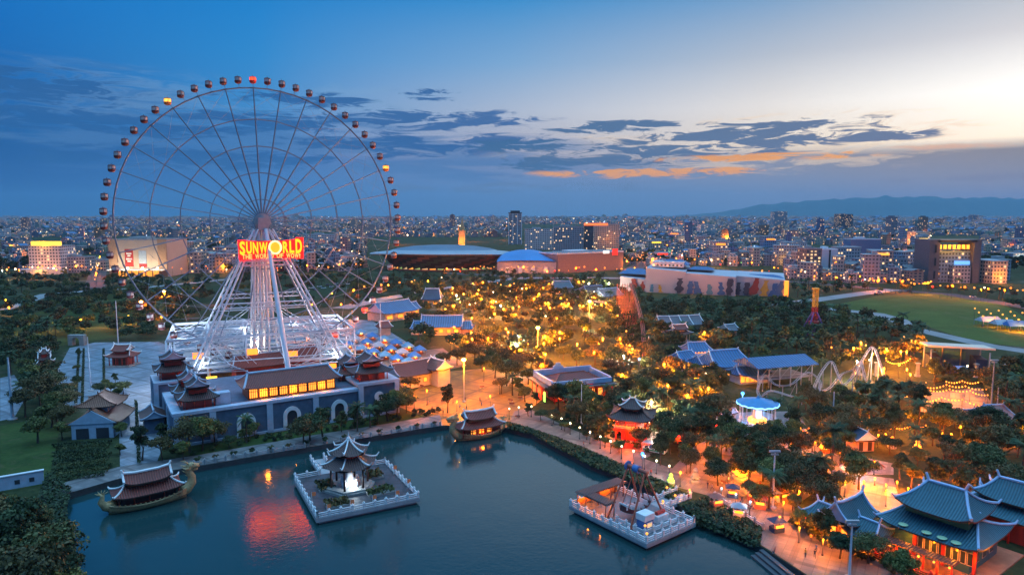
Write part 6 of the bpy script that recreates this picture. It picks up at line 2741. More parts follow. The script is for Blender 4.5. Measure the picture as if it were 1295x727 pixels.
def people():
    """visitors, one continuous body each: head, torso, arms and legs grown as one skin"""
    rng = random.Random(3)
    bodies = []
    skins = mat('skin', (.42, .26, .18), .6)
    for k, (swing, arm) in enumerate(((.22, .2), (.05, .05), (.32, -.25))):
        me = bpy.data.meshes.new('body')
        V = [(0, 0, .92), (0, 0, 1.15), (0, 0, 1.42), (0, 0, 1.54), (0, .02, 1.68), (-.19, 0, 1.40), (-.27, arm, 1.12), (-.25, arm * 1.8 + .05, .86), (.19, 0, 1.40), (.27, -arm, 1.12), (.25, -arm * 1.8 + .05, .86),
             (-.10, 0, .88), (-.11, swing, .48), (-.11, swing * .9, .08), (-.11, swing * .9 + .16, .04), (.10, 0, .88), (.11, -swing, .48), (.11, -swing * 1.5, .10), (.11, -swing * 1.5 + .14, .04)]
        Eg = [(0, 1), (1, 2), (2, 3), (3, 4), (2, 5), (5, 6), (6, 7), (2, 8), (8, 9), (9, 10), (0, 11), (11, 12), (12, 13), (13, 14), (0, 15), (15, 16), (16, 17), (17, 18)]
        rad = [.14, .13, .16, .06, .105, .065, .045, .035, .065, .045, .035, .09, .06, .045, .035, .09, .06, .045, .035]
        me.from_pydata(V, Eg, [])
        ob = bpy.data.objects.new('body', me)
        COL.objects.link(ob)
        mod = ob.modifiers.new('s', 'SKIN')
        for i, q in enumerate(me.skin_vertices[0].data):
            q.radius = (rad[i], rad[i])
            q.use_root = (i == 0)
        ss = ob.modifiers.new('d', 'SUBSURF')
        ss.levels = ss.render_levels = 1
        bpy.context.view_layer.update()
        m2 = bpy.data.meshes.new_from_object(ob.evaluated_get(bpy.context.evaluated_depsgraph_get()))
        bpy.data.objects.remove(ob)
        bodies.append(m2)
    cl_ = [('white', (.6, .6, .6)), ('dark', (.05, .05, .06)), ('red', (.4, .06, .05)), ('blue', (.07, .14, .32)), ('yellow', (.5, .35, .08))]
    hair = MB()
    hair.ball((0, -.01, 1.72), .115, 8)
    hm = hair.mesh('hair', dark_paint)
    meshes = []
    for nm, c in cl_:
        cm = mat(nm + '_cloth', c, .8)
        for b in bodies:
            q = b.copy()
            q.materials.clear()
            q.materials.append(skins)
            q.materials.append(cm)
            q.materials.append(mat('trousers', (.06, .065, .09), .8))
            for p in q.polygons:
                z = p.center.z
                p.material_index = 0 if z > 1.47 else (1 if z > .92 and abs(p.center.x) < .24 else (2 if z <= .92 and abs(p.center.x) < .2 else 0))
            meshes.append((nm, q))
    regs = [((862, 590), (1000, 640), 26), ((1000, 680), (1070, 715), 5), ((540, 500), (650, 530), 9), ((930, 530), (990, 556), 8), ((700, 545), (840, 602), 7), ((440, 440), (520, 460), 8)]
    for a, b, n in regs:
        for _ in range(n):
            u, v = rng.uniform(a[0], b[0]), rng.uniform(a[1], b[1])
            p = at(u, v)
            if not any(inside(p, k) for k in KEEP) or inside(p, LAKE):
                continue
            nm, q = meshes[rng.randrange(len(meshes))]
            t = thing('person', 'tiny visitor in ' + nm + ' top and dark trousers walking on the park paving', 'person', p + Vector((0, 0, .03)), rng.uniform(0, 6.28), 'visitors in ' + nm + ' tops')
            link('body', q, t)
            link('hair', hm, t)


people()

for u, v in ((31, 421), (68, 418), (103, 415), (135, 413), (163, 410), (12, 398), (8, 388)):
    lamp(at(u, v), 'yellow street lamp in the row beyond the plaza and the stone gate', h=4.5, rg=.55, kind='yellow', power=900, group='yellow lamps beyond the plaza')
for u, v, vt, lab in ((180, 400, 382, 'orange lamp mast lighting the left foot of the ferris wheel'), (209, 388, 369, 'orange lamp mast farther behind the left side of the ferris wheel')):
    t, h = pole(u, v, vt, .16, steel_grey, lab, 'lamp mast', 'orange_lamp_mast')
    b = MB()
    b.ball((0, -.6, h + .3), 1.0, 10, 0, .7)
    b.build('lamp', MATS['sodium_lamp'], t)
    light((0, -2, h - 1), 6000, (1, .38, .05), t, .5)
for u, v in ((228, 398), (205, 412), (190, 408), (432, 395), (446, 405), (420, 380), (395, 395), (280, 385), (252, 372), (340, 372)):
    lamp(at(u, v), 'orange lamp glowing on the ground around the far side of the ferris wheel', h=5, rg=.55, kind='orange', power=1500, group='orange lamps behind the wheel')

# ================================================================== LANDMARKS BEYOND THE PARK


def block(px, label, D, h, wallm, name='office_building', cat='building', roofm=None, parapet=1.2, vt=None):
    e, rz, L = edge(*px)
    if vt is not None:
        h = ht(px[0], px[1], vt)
    t = thing(name, label, cat, (e.x, e.y, 0), rz)
    wall_box(t, L, D, 0, h, wallm, (L / 2, D / 2))
    pp = MB()
    pp.box((L / 2, .4, h), (L + .6, .8, parapet))
    pp.box((L / 2, D - .4, h), (L + .6, .8, parapet))
    pp.box((.1, D / 2, h), (.8, D - 1.6, parapet))
    pp.box((L - .1, D / 2, h), (.8, D - 1.6, parapet))
    pp.build('parapet', roofm or concrete, t)
    hb = MB()
    hb.box((L * .4, D * .5, h), (L * .3, D * .4, 3.2))
    hb.build('roof_hut', roofm or concrete, t)
    footprint(e, rz, -2, L + 2, -2, D + 2)
    return t, e, rz, L, h


def stadium():
    c = at(557, 343)
    c.y += 42
    t = thing('stadium', 'huge lens shaped stadium with grey oversailing roof and slanted coloured stripes', 'stadium', c, R(-4))
    # wall: leaning outwards, with slanted bands of colour
    N = 96
    stripe = [mat('stadium_black', (.03, .035, .04), .5), mat('stadium_maroon', (.14, .035, .035), .5), mat('stadium_brown', (.18, .10, .07), .5), mat('stadium_green', (.05, .09, .06), .5), mat('stadium_grey', (.09, .10, .12), .5)]
    mb = MB()

    def ring(k, z):
        pts = []
        for i in range(N):
            a = 2 * math.pi * i / N
            pts.append((k[0] * math.cos(a), k[1] * math.sin(a), z))
        return pts
    rings = [ring((60 + 16 * q, 34 + 12 * q), 1 + 17 * q) for q in np.linspace(0, 1, 8)]
    i0 = len(mb.v)
    for r in rings:
        mb.v.extend(r)
    for k in range(7):
        for i in range(N):
            a, b = i0 + k * N, i0 + (k + 1) * N
            mb.f.append((a + i, a + (i + 1) % N, b + (i + 1) % N, b + i))
            mb.m.append([0, 1, 0, 2, 0, 3, 0, 4][((i - k * 2) // 3) % 8])
    mb.build('wall', stripe, t)
    rf = MB()
    prof = [(1.02, 18.0), (1.06, 19.5), (1.04, 20.5), (.80, 22.2), (.72, 22.6), (.66, 24.0), (.45, 26.5), (.2, 27.8), (.02, 28.2)]
    n = 72
    for k, z in prof:
        for i in range(n):
            a = 2 * math.pi * i / n
            px_ = math.copysign(abs(math.cos(a)) ** (1.35 if k > .7 else 1.1), math.cos(a))
            py_ = math.copysign(abs(math.sin(a)) ** (.95), math.sin(a))
            rf.v.append((84 * k * px_, 50 * k * py_, z - (2.0 * abs(px_) ** 3 if k > .75 else 0)))
    for j in range(len(prof) - 1):
        for i in range(n):
            a, b = j * n, (j + 1) * n
            rf.f.append((a + i, a + (i + 1) % n, b + (i + 1) % n, b + i))
            rf.m.append(0 if j < 4 else 1)
    rf.f.append(tuple(range(n))[::-1])
    rf.m.append(0)
    rf.build('roof', [mat('stadium_roof_rim', (.36, .39, .43), .5, .3, .08, .05), mat('stadium_roof_dome', (.14, .19, .25), .45, .3, .15, .05)], t)
    bs = MB()
    bs.lathe([(66, 0), (66, 1.0)], n=48, sy=.6)
    bs.build('podium', mat('stadium_podium', (.30, .13, .11), .8), t)
    for i in range(16):
        a = R(200 + i * 9)
        b = MB()
        b.box((60.5 * math.cos(a), 34.5 * math.sin(a), 1), (7, .6, 4.2), a + math.pi / 2)
        b.build('lit_entrance', [win_soft, win_lit, glow('green_window', (.5, .8, .25), .5)][i % 3], t)
    for x, y in ((10, -52), (35, -46), (60, -30), (-20, -50)):
        light((x, y, 4), 250, (1, .38, .08), t)
    footprint(c, R(-4), -92, 92, -60, 55)


stadium()


def sports_hall():
    e, rz, L = edge(628, 346, 704, 346)
    t = thing('sports_hall', 'blue arched sports hall with pale curved front wall right of the stadium', 'hall', (e.x, e.y, 0), rz)
    D = 46
    n = 16
    mb = MB()
    rows = []
    for j in range(7):
        y = D * j / 6
        k = math.sin(math.pi * (0.25 + .5 * j / 6))
        rows.append([(L * i / n, y, 12.8 + (1.5 + 9.5 * math.sin(math.pi / 2 * j / 6)) * math.sin(math.pi * i / n) ** .5) for i in range(n + 1)])
    for r in rows:
        mb.v.extend(r)
    for j in range(6):
        for i in range(n):
            a = j * (n + 1) + i
            mb.f.append((a, a + 1, a + n + 2, a + n + 1))
            mb.m.append(0)
    i0 = len(mb.v)
    mb.build('roof', mat('bright_blue_roof', (.03, .22, .50), .4, var=.12, scale=.05), t)
    wall_box(t, L - 1, D - 1, 0, 12.6, mat('pale_hall_wall', (.38, .36, .38), .7), (L / 2, D / 2))
    f = MB()
    f.plate([(L * .02, 13)] + [(L * i / n, 13 + 1.3 * math.sin(math.pi * i / n) ** .5) for i in range(1, n)] + [(L * .98, 13)], .2, .8)
    f.build('gable_glass', mat('amber_gable', (.10, .05, .04), .4), t)
    for i in range(9):
        b = MB()
        b.box((L * (i + .7) / 9.4, .3, 1), (4.2, .3, 6))
        b.build('pilaster', white if i % 2 else cream, t)
    for x in (L * .2, L * .5, L * .8):
        light((x, -6, 6), 350, (1, .5, .2), t)
    footprint(e, rz, -3, L + 3, -5, D)


sports_hall()
fm_cream = facade_mat('cream_facade', (.50, .44, .36), 3.2, 3.5, .08)
fm_white = facade_mat('white_facade', (.55, .57, .60), 3.2, 3.4, .10)
fm_grey = facade_mat('grey_facade', (.30, .33, .38), 3.0, 3.4, .10)
fm_blue = facade_mat('blue_facade', (.16, .28, .42), 3.0, 3.6, .07)
fm_dark = facade_mat('dark_facade', (.07, .085, .11), 2.6, 3.4, .14)
fm_pink = facade_mat('pink_facade', (.45, .32, .28), 3.2, 3.4, .14)


def mall_left():
    t, e, rz, L, h = block((139, 350, 213, 350), 'cream shopping mall block with red banner and pale banner, left behind the wheel', 44, 0, mat('mall_plaster', (.50, .42, .34), .8, var=.08, scale=.05), 'shopping_mall', 'mall', concrete, 1.2, 304)
    for x in (L * .08, L * .92):
        b = MB()
        b.box((x, -.35, 0), (L * .15, .7, h + 1.5))
        b.build('corner_pier', mat('tan_plaster', (.42, .28, .18), .8), t)
    b = MB()
    b.box((L * .35, -.2, h * .28), (L * .14, .3, h * .48))
    r_ = b.build('red_banner', mat('banner_red', (.40, .03, .03), .6), t)
    b = MB()
    for z, w in ((.62, .09), (.56, .05), (.47, .10), (.41, .06)):
        b.box((L * .35, -.42, h * z), (L * w, .1, h * .04))
    b.build('banner_marks', white, r_)
    b = MB()
    b.box((L * .58, -.2, h * .36), (L * .13, .3, h * .36))
    b.build('pale_banner', mat('banner_blue', (.35, .48, .62), .6), t)
    b = MB()
    b.box((L * .58, -.2, h * .26), (L * .13, .3, h * .1))
    b.build('banner_foot', MATS['banner_red'], t)
    b = MB()
    b.box((L * .5, -4, 7), (L * .96, 8, 1))
    b.build('canopy', white, t)
    for i in range(8):
        b = MB()
        b.box((L * (i + .7) / 8.4, -.4, .5), (L * .09, .3, 5.6))
        b.build('lit_entrance', win_lit, t)
    for x in (.15, .4, .65, .9):
        light((L * x, -12, 11), 1800, (1, .72, .4), t)
        b = MB()
        b.ball((L * x, -9, 9.5), 1.2, 6)
        b.build('floodlight', lamp_white, t)


mall_left()
t, e, rz, L, h = block((38, 346, 78, 346), 'white hotel block with glowing yellow rooftop sign left of the cream mall', 26, 0, fm_white, 'hotel_building', 'hotel', concrete, 1, 312)
b = MB()
b.box((L * .5, 4, h + 1), (L * .95, 1.0, 4.6))
b.build('rooftop_sign', glow('yellow_sign', (1, .62, .06), 1.8), t)
b = MB()
b.box((L * .5, -3, 0), (L * 1.3, 12, 5.5))
b.build('podium', pale_blue, t)
light((L * .5, -3, h + 6), 2500, (1, .7, .15), t)
light((L * .5, -16, 7), 3500, (1, .6, .3), t)
block((80, 345, 108, 345), 'grey apartment block directly right of the white hotel with yellow sign', 20, 0, fm_grey, vt=326)
t, e, rz, L, h = block((106, 343, 134, 343), 'low shop building with small lit yellow tower left of the cream mall', 18, 0, fm_cream, vt=330)
t, e, rz, L, h = block((705, 346, 788, 341), 'low red brown shopping arcade with red lit square sign above the lit street', 34, 0, mat('mall_red', (.27, .17, .15), .7), 'shopping_arcade', 'mall', white, 1.4, 322)
b = MB()
b.box((L * .86, -.6, h - 3), (8, .6, 7))
b.build('red_sign', glow('arcade_red', (1, .03, .02), 1.2), t)
b = MB()
b.box((L * .72, -.6, h - 1), (9, .6, 3.4))
b.build('white_sign', glow('arcade_white', (1, .9, .8), 1.0), t)
for x in (.1, .3, .5, .7, .9):
    light((L * x, -14, 8), 900, (1, .5, .12), t)
t, e, rz, L, h = block((643, 309, 660, 309), 'tall grey tower block standing alone above the far roofs right of the stadium', 26, 0, fm_grey, 'tower_block', 'tower', dark_paint, 2, 270)
b = MB()
b.box((L / 2, 13, h + 2), (L * .7, 14, 4))
b.build('roof_plant', dark_paint, t)
for x in (.02, .33, .66, .98):
    b = MB()
    b.box((L * x, -.3, 0), (1.4, .6, h))
    b.build('pilaster', white, t)
t, e, rz, L, h = block((664, 316, 700, 316), 'long pale hotel slab right of the tall grey tower', 24, 0, fm_white, 'hotel_building', 'hotel', concrete, 1, 290)
t, e, rz, L, h = block((700, 318, 738, 318), 'grey ribbed office slab between the pale hotel slab and the dark tower', 24, 0, fm_grey, vt=287)
t, e, rz, L, h = block((739, 318, 750, 318), 'narrow dark tower with red lit top beside the cream hotel', 24, 0, fm_dark, 'tower_block', 'tower', dark_paint, 1, 286)
b = MB()
b.box((L / 2 + 12, 0, h + 1), (L + 26, 2, 4))
b.build('red_top_sign', glow('top_red', (1, .16, .04), 1.6), t)
t, e, rz, L, h = block((751, 316, 783, 316), 'cream hotel block lit warm right of the narrow dark tower', 26, 0, fm_cream, 'hotel_building', 'hotel', concrete, 1, 284)
light((L * .6, -20, 20), 3000, (1, .55, .25), t)


def mural_block():
    cols = [mat('mural_red', (.28, .05, .04), .7), mat('mural_blue', (.05, .13, .30), .7), mat('mural_ochre', (.50, .30, .05), .7), mat('mural_dark', (.06, .06, .09), .7), mat('mural_teal', (.08, .22, .32), .7)]
    t = None
    e, rz, L = edge(783, 368, 992, 376)
    t = thing('indoor_park_hall', 'long white hall with tilted facets and coloured murals in front of the lit street', 'hall', (e.x, e.y, 0), rz)
    pw = mat('lilac_white_wall', (.46, .42, .46), .7, var=.06, scale=.05)
    for x0, x1, h, D, y in ((0, .2, 12, 30, 4), (.17, .42, 20, 34, 0), (.40, .72, 17, 36, -2), (.72, 1.0, 15.5, 40, 2)):
        wl = MB()
        wl.v += [(L * x0, y, 0), (L * x1, y - 3, 0), (L * x1, y + D, 0), (L * x0, y + D, 0), (L * x0, y, h), (L * x1, y - 3, h - 2), (L * x1, y + D, h), (L * x0, y + D, h + 1)]
        wl.f += [(0, 1, 5, 4), (1, 2, 6, 5), (2, 3, 7, 6), (3, 0, 4, 7), (4, 5, 6, 7)]
        wl.m += [0] * 5
        wl.build('wall', pw, t)
    ru = MB()
    ru.box((L * .30, 16, 20.5), (L * .2, 18, 4.5))
    ru.build('upper_hall', fm_white, t)
    for x, w in ((.08, .10), (.33, .10), (.50, .08), (.68, .12), (.87, .13)):
        b = MB()
        b.v += [(L * (x - w), 8, 20), (L * (x + w), 8, 20), (L * (x + w), 28, 20), (L * (x - w), 28, 20), (L * (x - w * .5), 18, 24 if x == .33 or x == .08 else 22), (L * (x + w * .5), 18, 24 if x == .33 or x == .08 else 22)]
        b.f += [(0, 1, 5, 4), (1, 2, 5), (2, 3, 4, 5), (3, 0, 4)]
        b.m += [0] * 4
        if x in (.08, .33, .50, .87):
            b.build('roof', blue_tile, t, (0, 0, -6 if x in (.08, .87) else (2.5 if x == .33 else -1)))
    rng = random.Random(8)
    for x, k, s, y in ((.10, 0, 5, 2.4), (.15, 0, 4, 2.2), (.21, 4, 3, -.8), (.27, 2, 3, -1), (.38, 3, 6, -3), (.45, 1, 5, -2.6), (.50, 1, 5, -3), (.57, 4, 4, -3.4), (.64, 1, 5, -4), (.68, 3, 6.5, -4.4), (.78, 3, 5, .8), (.82, 0, 7, .5), (.88, 2, 6, .1), (.93, 1, 5, -.3), (.96, 1, 6, -.5), (.73, 3, 5, 1)):
        b = MB()
        pts = []
        n = 9
        left, right = [], []
        lean = rng.uniform(-.5, .5)
        for i in range(n):
            q = i / (n - 1)
            w_ = s * (.16 + .42 * abs(math.sin(q * rng.uniform(2.5, 6.5) + k)) * (1 - .5 * q)) + .25
            z_ = .6 + q * s * 2.0
            c_ = L * x + lean * s * q
            left.append((c_ - w_ * rng.uniform(.6, 1.2), z_))
            right.append((c_ + w_ * rng.uniform(.6, 1.2), z_ + rng.uniform(-.3, .3)))
        pts = left + right[::-1]
        b.plate(pts, y - 1.2, y - .9)
        b.build('mural', cols[k], t)
    for x in (.02, .25, .47, .54, .60, .85, 1.0):
        light((L * x, -16, 6), 350, (1, .55 if x > .3 else .7, .25), t)
    lb = MB()
    lb.box((L * 1.0 + 1, -2, 1), (3, 6, 12))
    lb.build('lit_corner', lamp_orange, t)
    footprint(e, rz, -4, L + 6, -14, 42)


mural_block()
t, e, rz, L, h = block((1018, 349, 1038, 349), 'dark balconied half of the white hotel at the right, floors lit', 22, 0, facade_mat('balcony_facade', (.16, .14, .14), 4.0, 3.4, .5, lits=1.2), 'hotel_building', 'hotel', concrete, 1, 315)
t, e, rz, L, h = block((1038, 349, 1058, 349), 'white stepped tower next to the dark balconied hotel', 20, 0, mat('white_tower_wall', (.50, .56, .64), .6, var=.06), 'hotel_building', 'hotel', white, 1, 316)
b = MB()
b.box((L * .5, -.3, 0), (1.6, .5, h))
b.build('window_strip', glass_dark, t)
t, e, rz, L, h = block((1075, 330, 1113, 330), 'wide blue glass office slab above the right hand roofs', 22, 0, mat('blue_glass_slab', (.14, .24, .42), .25, .2), 'office_building', 'office', white, 1, 303)


def big_hotel():
    e, rz, L = edge(1173, 358, 1238, 358)
    h = ht(1173, 358, 303)
    t = thing('big_hotel', 'big hotel with two dark slab towers and a lit gilded top floor on the right', 'hotel', (e.x, e.y, 0), rz)
    D = 24
    wall_box(t, L * .2, D, 0, h, mat('slab_tower', (.10, .115, .14), .6), (L * .1, D / 2), 'tower')
    wall_box(t, L * .14, D, 0, h, MATS['slab_tower'], (L * .93, D / 2), 'tower')
    wall_box(t, L * .66, D - 6, 0, h * .74, fm_blue, (L * .53, D / 2 + 2), 'main_block')
    b = MB()
    b.box((L * .53, D / 2, h * .94), (L * .76, D, h * .05))
    b.build('sky_roof', dark_paint, t)
    for i in range(7):
        b = MB()
        b.box((L * (.24 + .09 * i), 3, h * .78), (L * .05, 1, h * .1))
        b.build('lit_window', win_lit, t)
    b = MB()
    b.box((L * .66, 1.2, h * .42), (L * .3, .6, h * .09))
    b.build('blue_sign', glow('hotel_blue_sign', (.15, .5, 1), .9), t)
    wall_box(t, L * .34, 6, 0, h * .4, fm_grey, (L * .64, 2), 'entrance_block')
    for x, z in ((.12, .9), (.12, .6), (.12, .3)):
        b = MB()
        b.box((L * x, -.2, h * (z - .2)), (L * .03, .4, h * .18))
        b.build('window_strip', glass_dark, t)
    for i in range(5):
        light((L * (.3 + .1 * i), -2, h * .84), 700, (1, .65, .2), t)
    light((L * .5, -14, 6), 1500, (1, .5, .2), t)
    footprint(e, rz, -3, L + 3, -4, D)


big_hotel()
block((978, 290, 995, 290), 'far hazy twin tower block highest on the skyline right of centre', 40, 0, fm_grey, 'tower_block', 'tower', vt=268)
block((1060, 292, 1078, 292), 'far dark tower on the skyline right of the hazy twin block', 40, 0, fm_dark, 'tower_block', 'tower', vt=271)
block((886, 300, 906, 300), 'far ribbed pale office block in the middle right distance', 40, 0, fm_white, vt=284)
t, e, rz, L, h = block((386, 313, 424, 313), 'long pale hospital block seen through the wheel right of the sign', 30, 0, fm_white, vt=297)
t, e, rz, L, h = block((580, 316, 588, 316), 'floodlit golden monument tower above the stadium roof', 30, 0, mat('pale_gold', (.5, .38, .2), .6), 'monument_tower', 'tower', gold, 1, 292)
light((L / 2, -14, 14), 9000, (1, .5, .12), t)
b = MB()
b.lathe([(L * .4, h), (L * .3, h + 8), (L * .05, h + 22)], (L / 2, 15, 0), 10)
b.build('spire', gold, t)

# ------------------------------------------------------------------ the city
CITY = random.Random(21)
PAINTS = [tuple(q * .66 for q in c_) for c_ in [(.42, .45, .50), (.50, .52, .55), (.34, .38, .44), (.46, .42, .38), (.26, .34, .44), (.20, .27, .36), (.52, .50, .46), (.30, .22, .20), (.16, .26, .40), (.40, .34, .30)]]
city_face = facade_mat('city_facade', None, 3.4, 3.4, .11, (1, .58, .24), 2.2, attr=True)
LANDMARK_BOX = [(36, 300, 82, 352), (80, 322, 138, 352), (136, 300, 216, 352), (460, 300, 645, 352), (625, 305, 710, 352), (700, 316, 792, 352), (778, 336, 998, 380), (1014, 310, 1062, 352), (1168, 298, 1244, 362), (640, 265, 664, 312), (662, 284, 786, 320),
                (1073, 300, 1116, 332), (384, 293, 428, 316), (576, 288, 594, 318), (974, 264, 998, 292), (1058, 268, 1080, 294), (884, 282, 908, 302)]


def house_parts(mb, x, y, w, d, h, rz, c, rng):
    """adds a house to the builder; m: 0 painted wall; colours collected per face"""
    n0 = len(mb.f)
    mb.box((x, y, 0), (w, d, h), rz)
    cols = [c] * (len(mb.f) - n0)
    k = rng.random()
    n0 = len(mb.f)
    if k < .45:
        mb.box((x, y + d * .1, h), (w * .6, d * .5, 2.6), rz)
        cols += [tuple(q * .9 for q in c)] * (len(mb.f) - n0)
    elif k < .75:
        ca, sa = math.cos(rz), math.sin(rz)

        def T(a, b, z):
            return (x + a * ca - b * sa, y + a * sa + b * ca, z)
        A, B, C, D = T(-w / 2 - .3, -d / 2 - .3, h), T(w / 2 + .3, -d / 2 - .3, h), T(w / 2 + .3, d / 2 + .3, h), T(-w / 2 - .3, d / 2 + .3, h)
        E, Fp = T(0, -d / 2 - .3, h + w * .28), T(0, d / 2 + .3, h + w * .28)
        rc = rng.choice([(.20, .08, .06), (.08, .16, .30), (.14, .15, .17), (.25, .12, .08)])
        for f in ((A, E, Fp, D), (E, B, C, Fp), (A, B, E), (C, D, Fp)):
            mb.face(f)
        cols += [rc, rc, c, c]
    return cols


def paint_mesh(name, mb, cols, m):
    me = mb.mesh(name, m)
    ca = me.attributes.new('paint', 'FLOAT_COLOR', 'FACE')
    ca.data.foreach_set('color', [q for c in cols for q in (c[0], c[1], c[2], 1.0)])
    return me


def city():
    rng = CITY
    # candidate plots, nearest first
    plots = []
    y = 640.0
    while y < 12500:
        step = 13 + max(0, y - 900) * .010
        half = y * .80 + 60
        x = -half + rng.random() * step
        while x < half:
            px_, py_ = x + rng.uniform(-.3, .3) * step, y + rng.uniform(-.35, .35) * step
            w = step * rng.uniform(.45, .85)
            u, v = pix((px_, py_, 0))
            x += step * (1 if rng.random() < .9 else 2.2)
            if u < -60 or u > 1360:
                continue
            edge_v = np.interp(u, [0, 300, 460, 700, 790, 1000, 1060, 1130, 1295], [340, 346, 342, 338, 335, 354, 356, 364, 366])
            if v > edge_v:
                continue
            if any(a <= u <= c and b <= v <= d for a, b, c, d in LANDMARK_BOX):
                continue
            if any(inside((px_, py_), k) for k in KEEP):
                continue
            # green gaps
            g = math.sin(px_ * .0061 + 1.3) * math.sin(py_ * .0047 + px_ * .002) + .35 * math.sin(px_ * .021) * math.sin(py_ * .017)
            if g > .62:
                continue
            plots.append((py_, px_, w, step, u, v))
        y += step * .95
    plots.sort()
    near = plots[:300]
    variants = []
    for k in range(10):
        mb = MB()
        c = PAINTS[k]
        cols = house_parts(mb, 0, 0, 9, 12, [9, 12, 15, 9, 18, 12, 21, 8, 12, 15][k], 0, c, random.Random(k))
        variants.append(paint_mesh('city_house', mb, cols, city_face))
    nm = ['grey', 'pale grey', 'blue grey', 'beige', 'dull blue', 'dark blue grey', 'cream', 'brown', 'blue', 'tan']
    for py_, px_, w, step, u, v in near:
        k = rng.randrange(10)
        o = link('city_house', variants[k], None, (px_, py_, 0), rng.choice([0, .1, -.15, 1.57, .3]))
        s = w / 9 * rng.uniform(.9, 1.25)
        o.scale = (s, s * rng.uniform(.8, 1.3), rng.uniform(.75, 1.15))
        tag(o, nm[k] + ' flat fronted town house in the dense city just beyond the park', 'house', nm[k] + ' town houses beyond the park')
    mb = MB()
    cols = []
    for py_, px_, w, step, u, v in plots[300:]:
        h = rng.choice([6, 8, 9, 11, 12, 14, 16]) * rng.uniform(.8, 1.2)
        r_ = rng.random()
        if r_ > .975:
            h *= 2.1
        if r_ > .996:
            h *= 1.5
        cols += house_parts(mb, px_, py_, w, w * rng.uniform(.7, 1.4), h, rng.choice([0, .2, -.2, .5]), tuple(q * rng.uniform(.75, 1.15) for q in rng.choice(PAINTS)), rng)
    me = paint_mesh('distant_city', mb, cols, city_face)
    o = link('distant_city', me)
    o['kind'] = 'stuff'
    print('plots', len(plots))
    return plots


plots = city()


def apartments():
    """bigger pale mid rise blocks standing out of the low roofs"""
    rng = random.Random(12)
    fac = [('white', fm_white), ('grey', fm_grey), ('cream', fm_cream), ('blue', fm_blue), ('pink', fm_pink), ('dark', fm_dark)]
    made = []
    tries = 0
    while len(made) < 95 and tries < 3000:
        tries += 1
        u = rng.uniform(-10, 1305) if rng.random() < .45 else rng.uniform(700, 1305)
        v = rng.uniform(284, 346 if u < 990 else 362)
        if any(a - 4 <= u <= c + 4 and b <= v <= d + 6 for a, b, c, d in LANDMARK_BOX):
            continue
        p = at(u, v)
        if any(inside(p, k) for k in KEEP) or any((p - q).length < 34 for q in made):
            continue
        if v > np.interp(u, [0, 300, 460, 700, 790, 1000, 1060, 1130, 1295], [340, 344, 340, 336, 333, 352, 356, 362, 364]):
            continue
        made.append(p)
        nm, m = fac[rng.choices(range(6), [30, 22, 16, 14, 10, 8])[0]]
        w, d, h = rng.uniform(14, 34), rng.uniform(12, 20), rng.choice([15, 18, 22, 26, 32]) * rng.uniform(.85, 1.15)
        t = thing('apartment_block', nm + ' mid rise block standing above the low city roofs', 'building', p, rng.uniform(-.35, .35), nm + ' mid rise blocks in the city')
        wall_box(t, w, d, 0, h, m, (0, 0))
        r_ = MB()
        r_.box((0, 0, h), (w + .5, d + .5, .9))
        if rng.random() < .6:
            r_.box((w * .2, 0, h + .9), (w * .3, d * .5, 3))
        r_.build('roof', concrete, t)
        if rng.random() < .3:
            k = MB()
            k.box((0, -d / 2 - .3, h * rng.choice([.15, .85])), (w * .6, .4, 2.2))
            k.build('lit_sign', rng.choice([lamp_orange, lamp_warm, lamp_yellow, lamp_cool, lamp_red]), t)
        if rng.random() < .45:
            light((0, -d / 2 - 7, 7), 2600, rng.choice([(1, .45, .1), (1, .55, .2), (1, .7, .45)]), t, 1)


apartments()


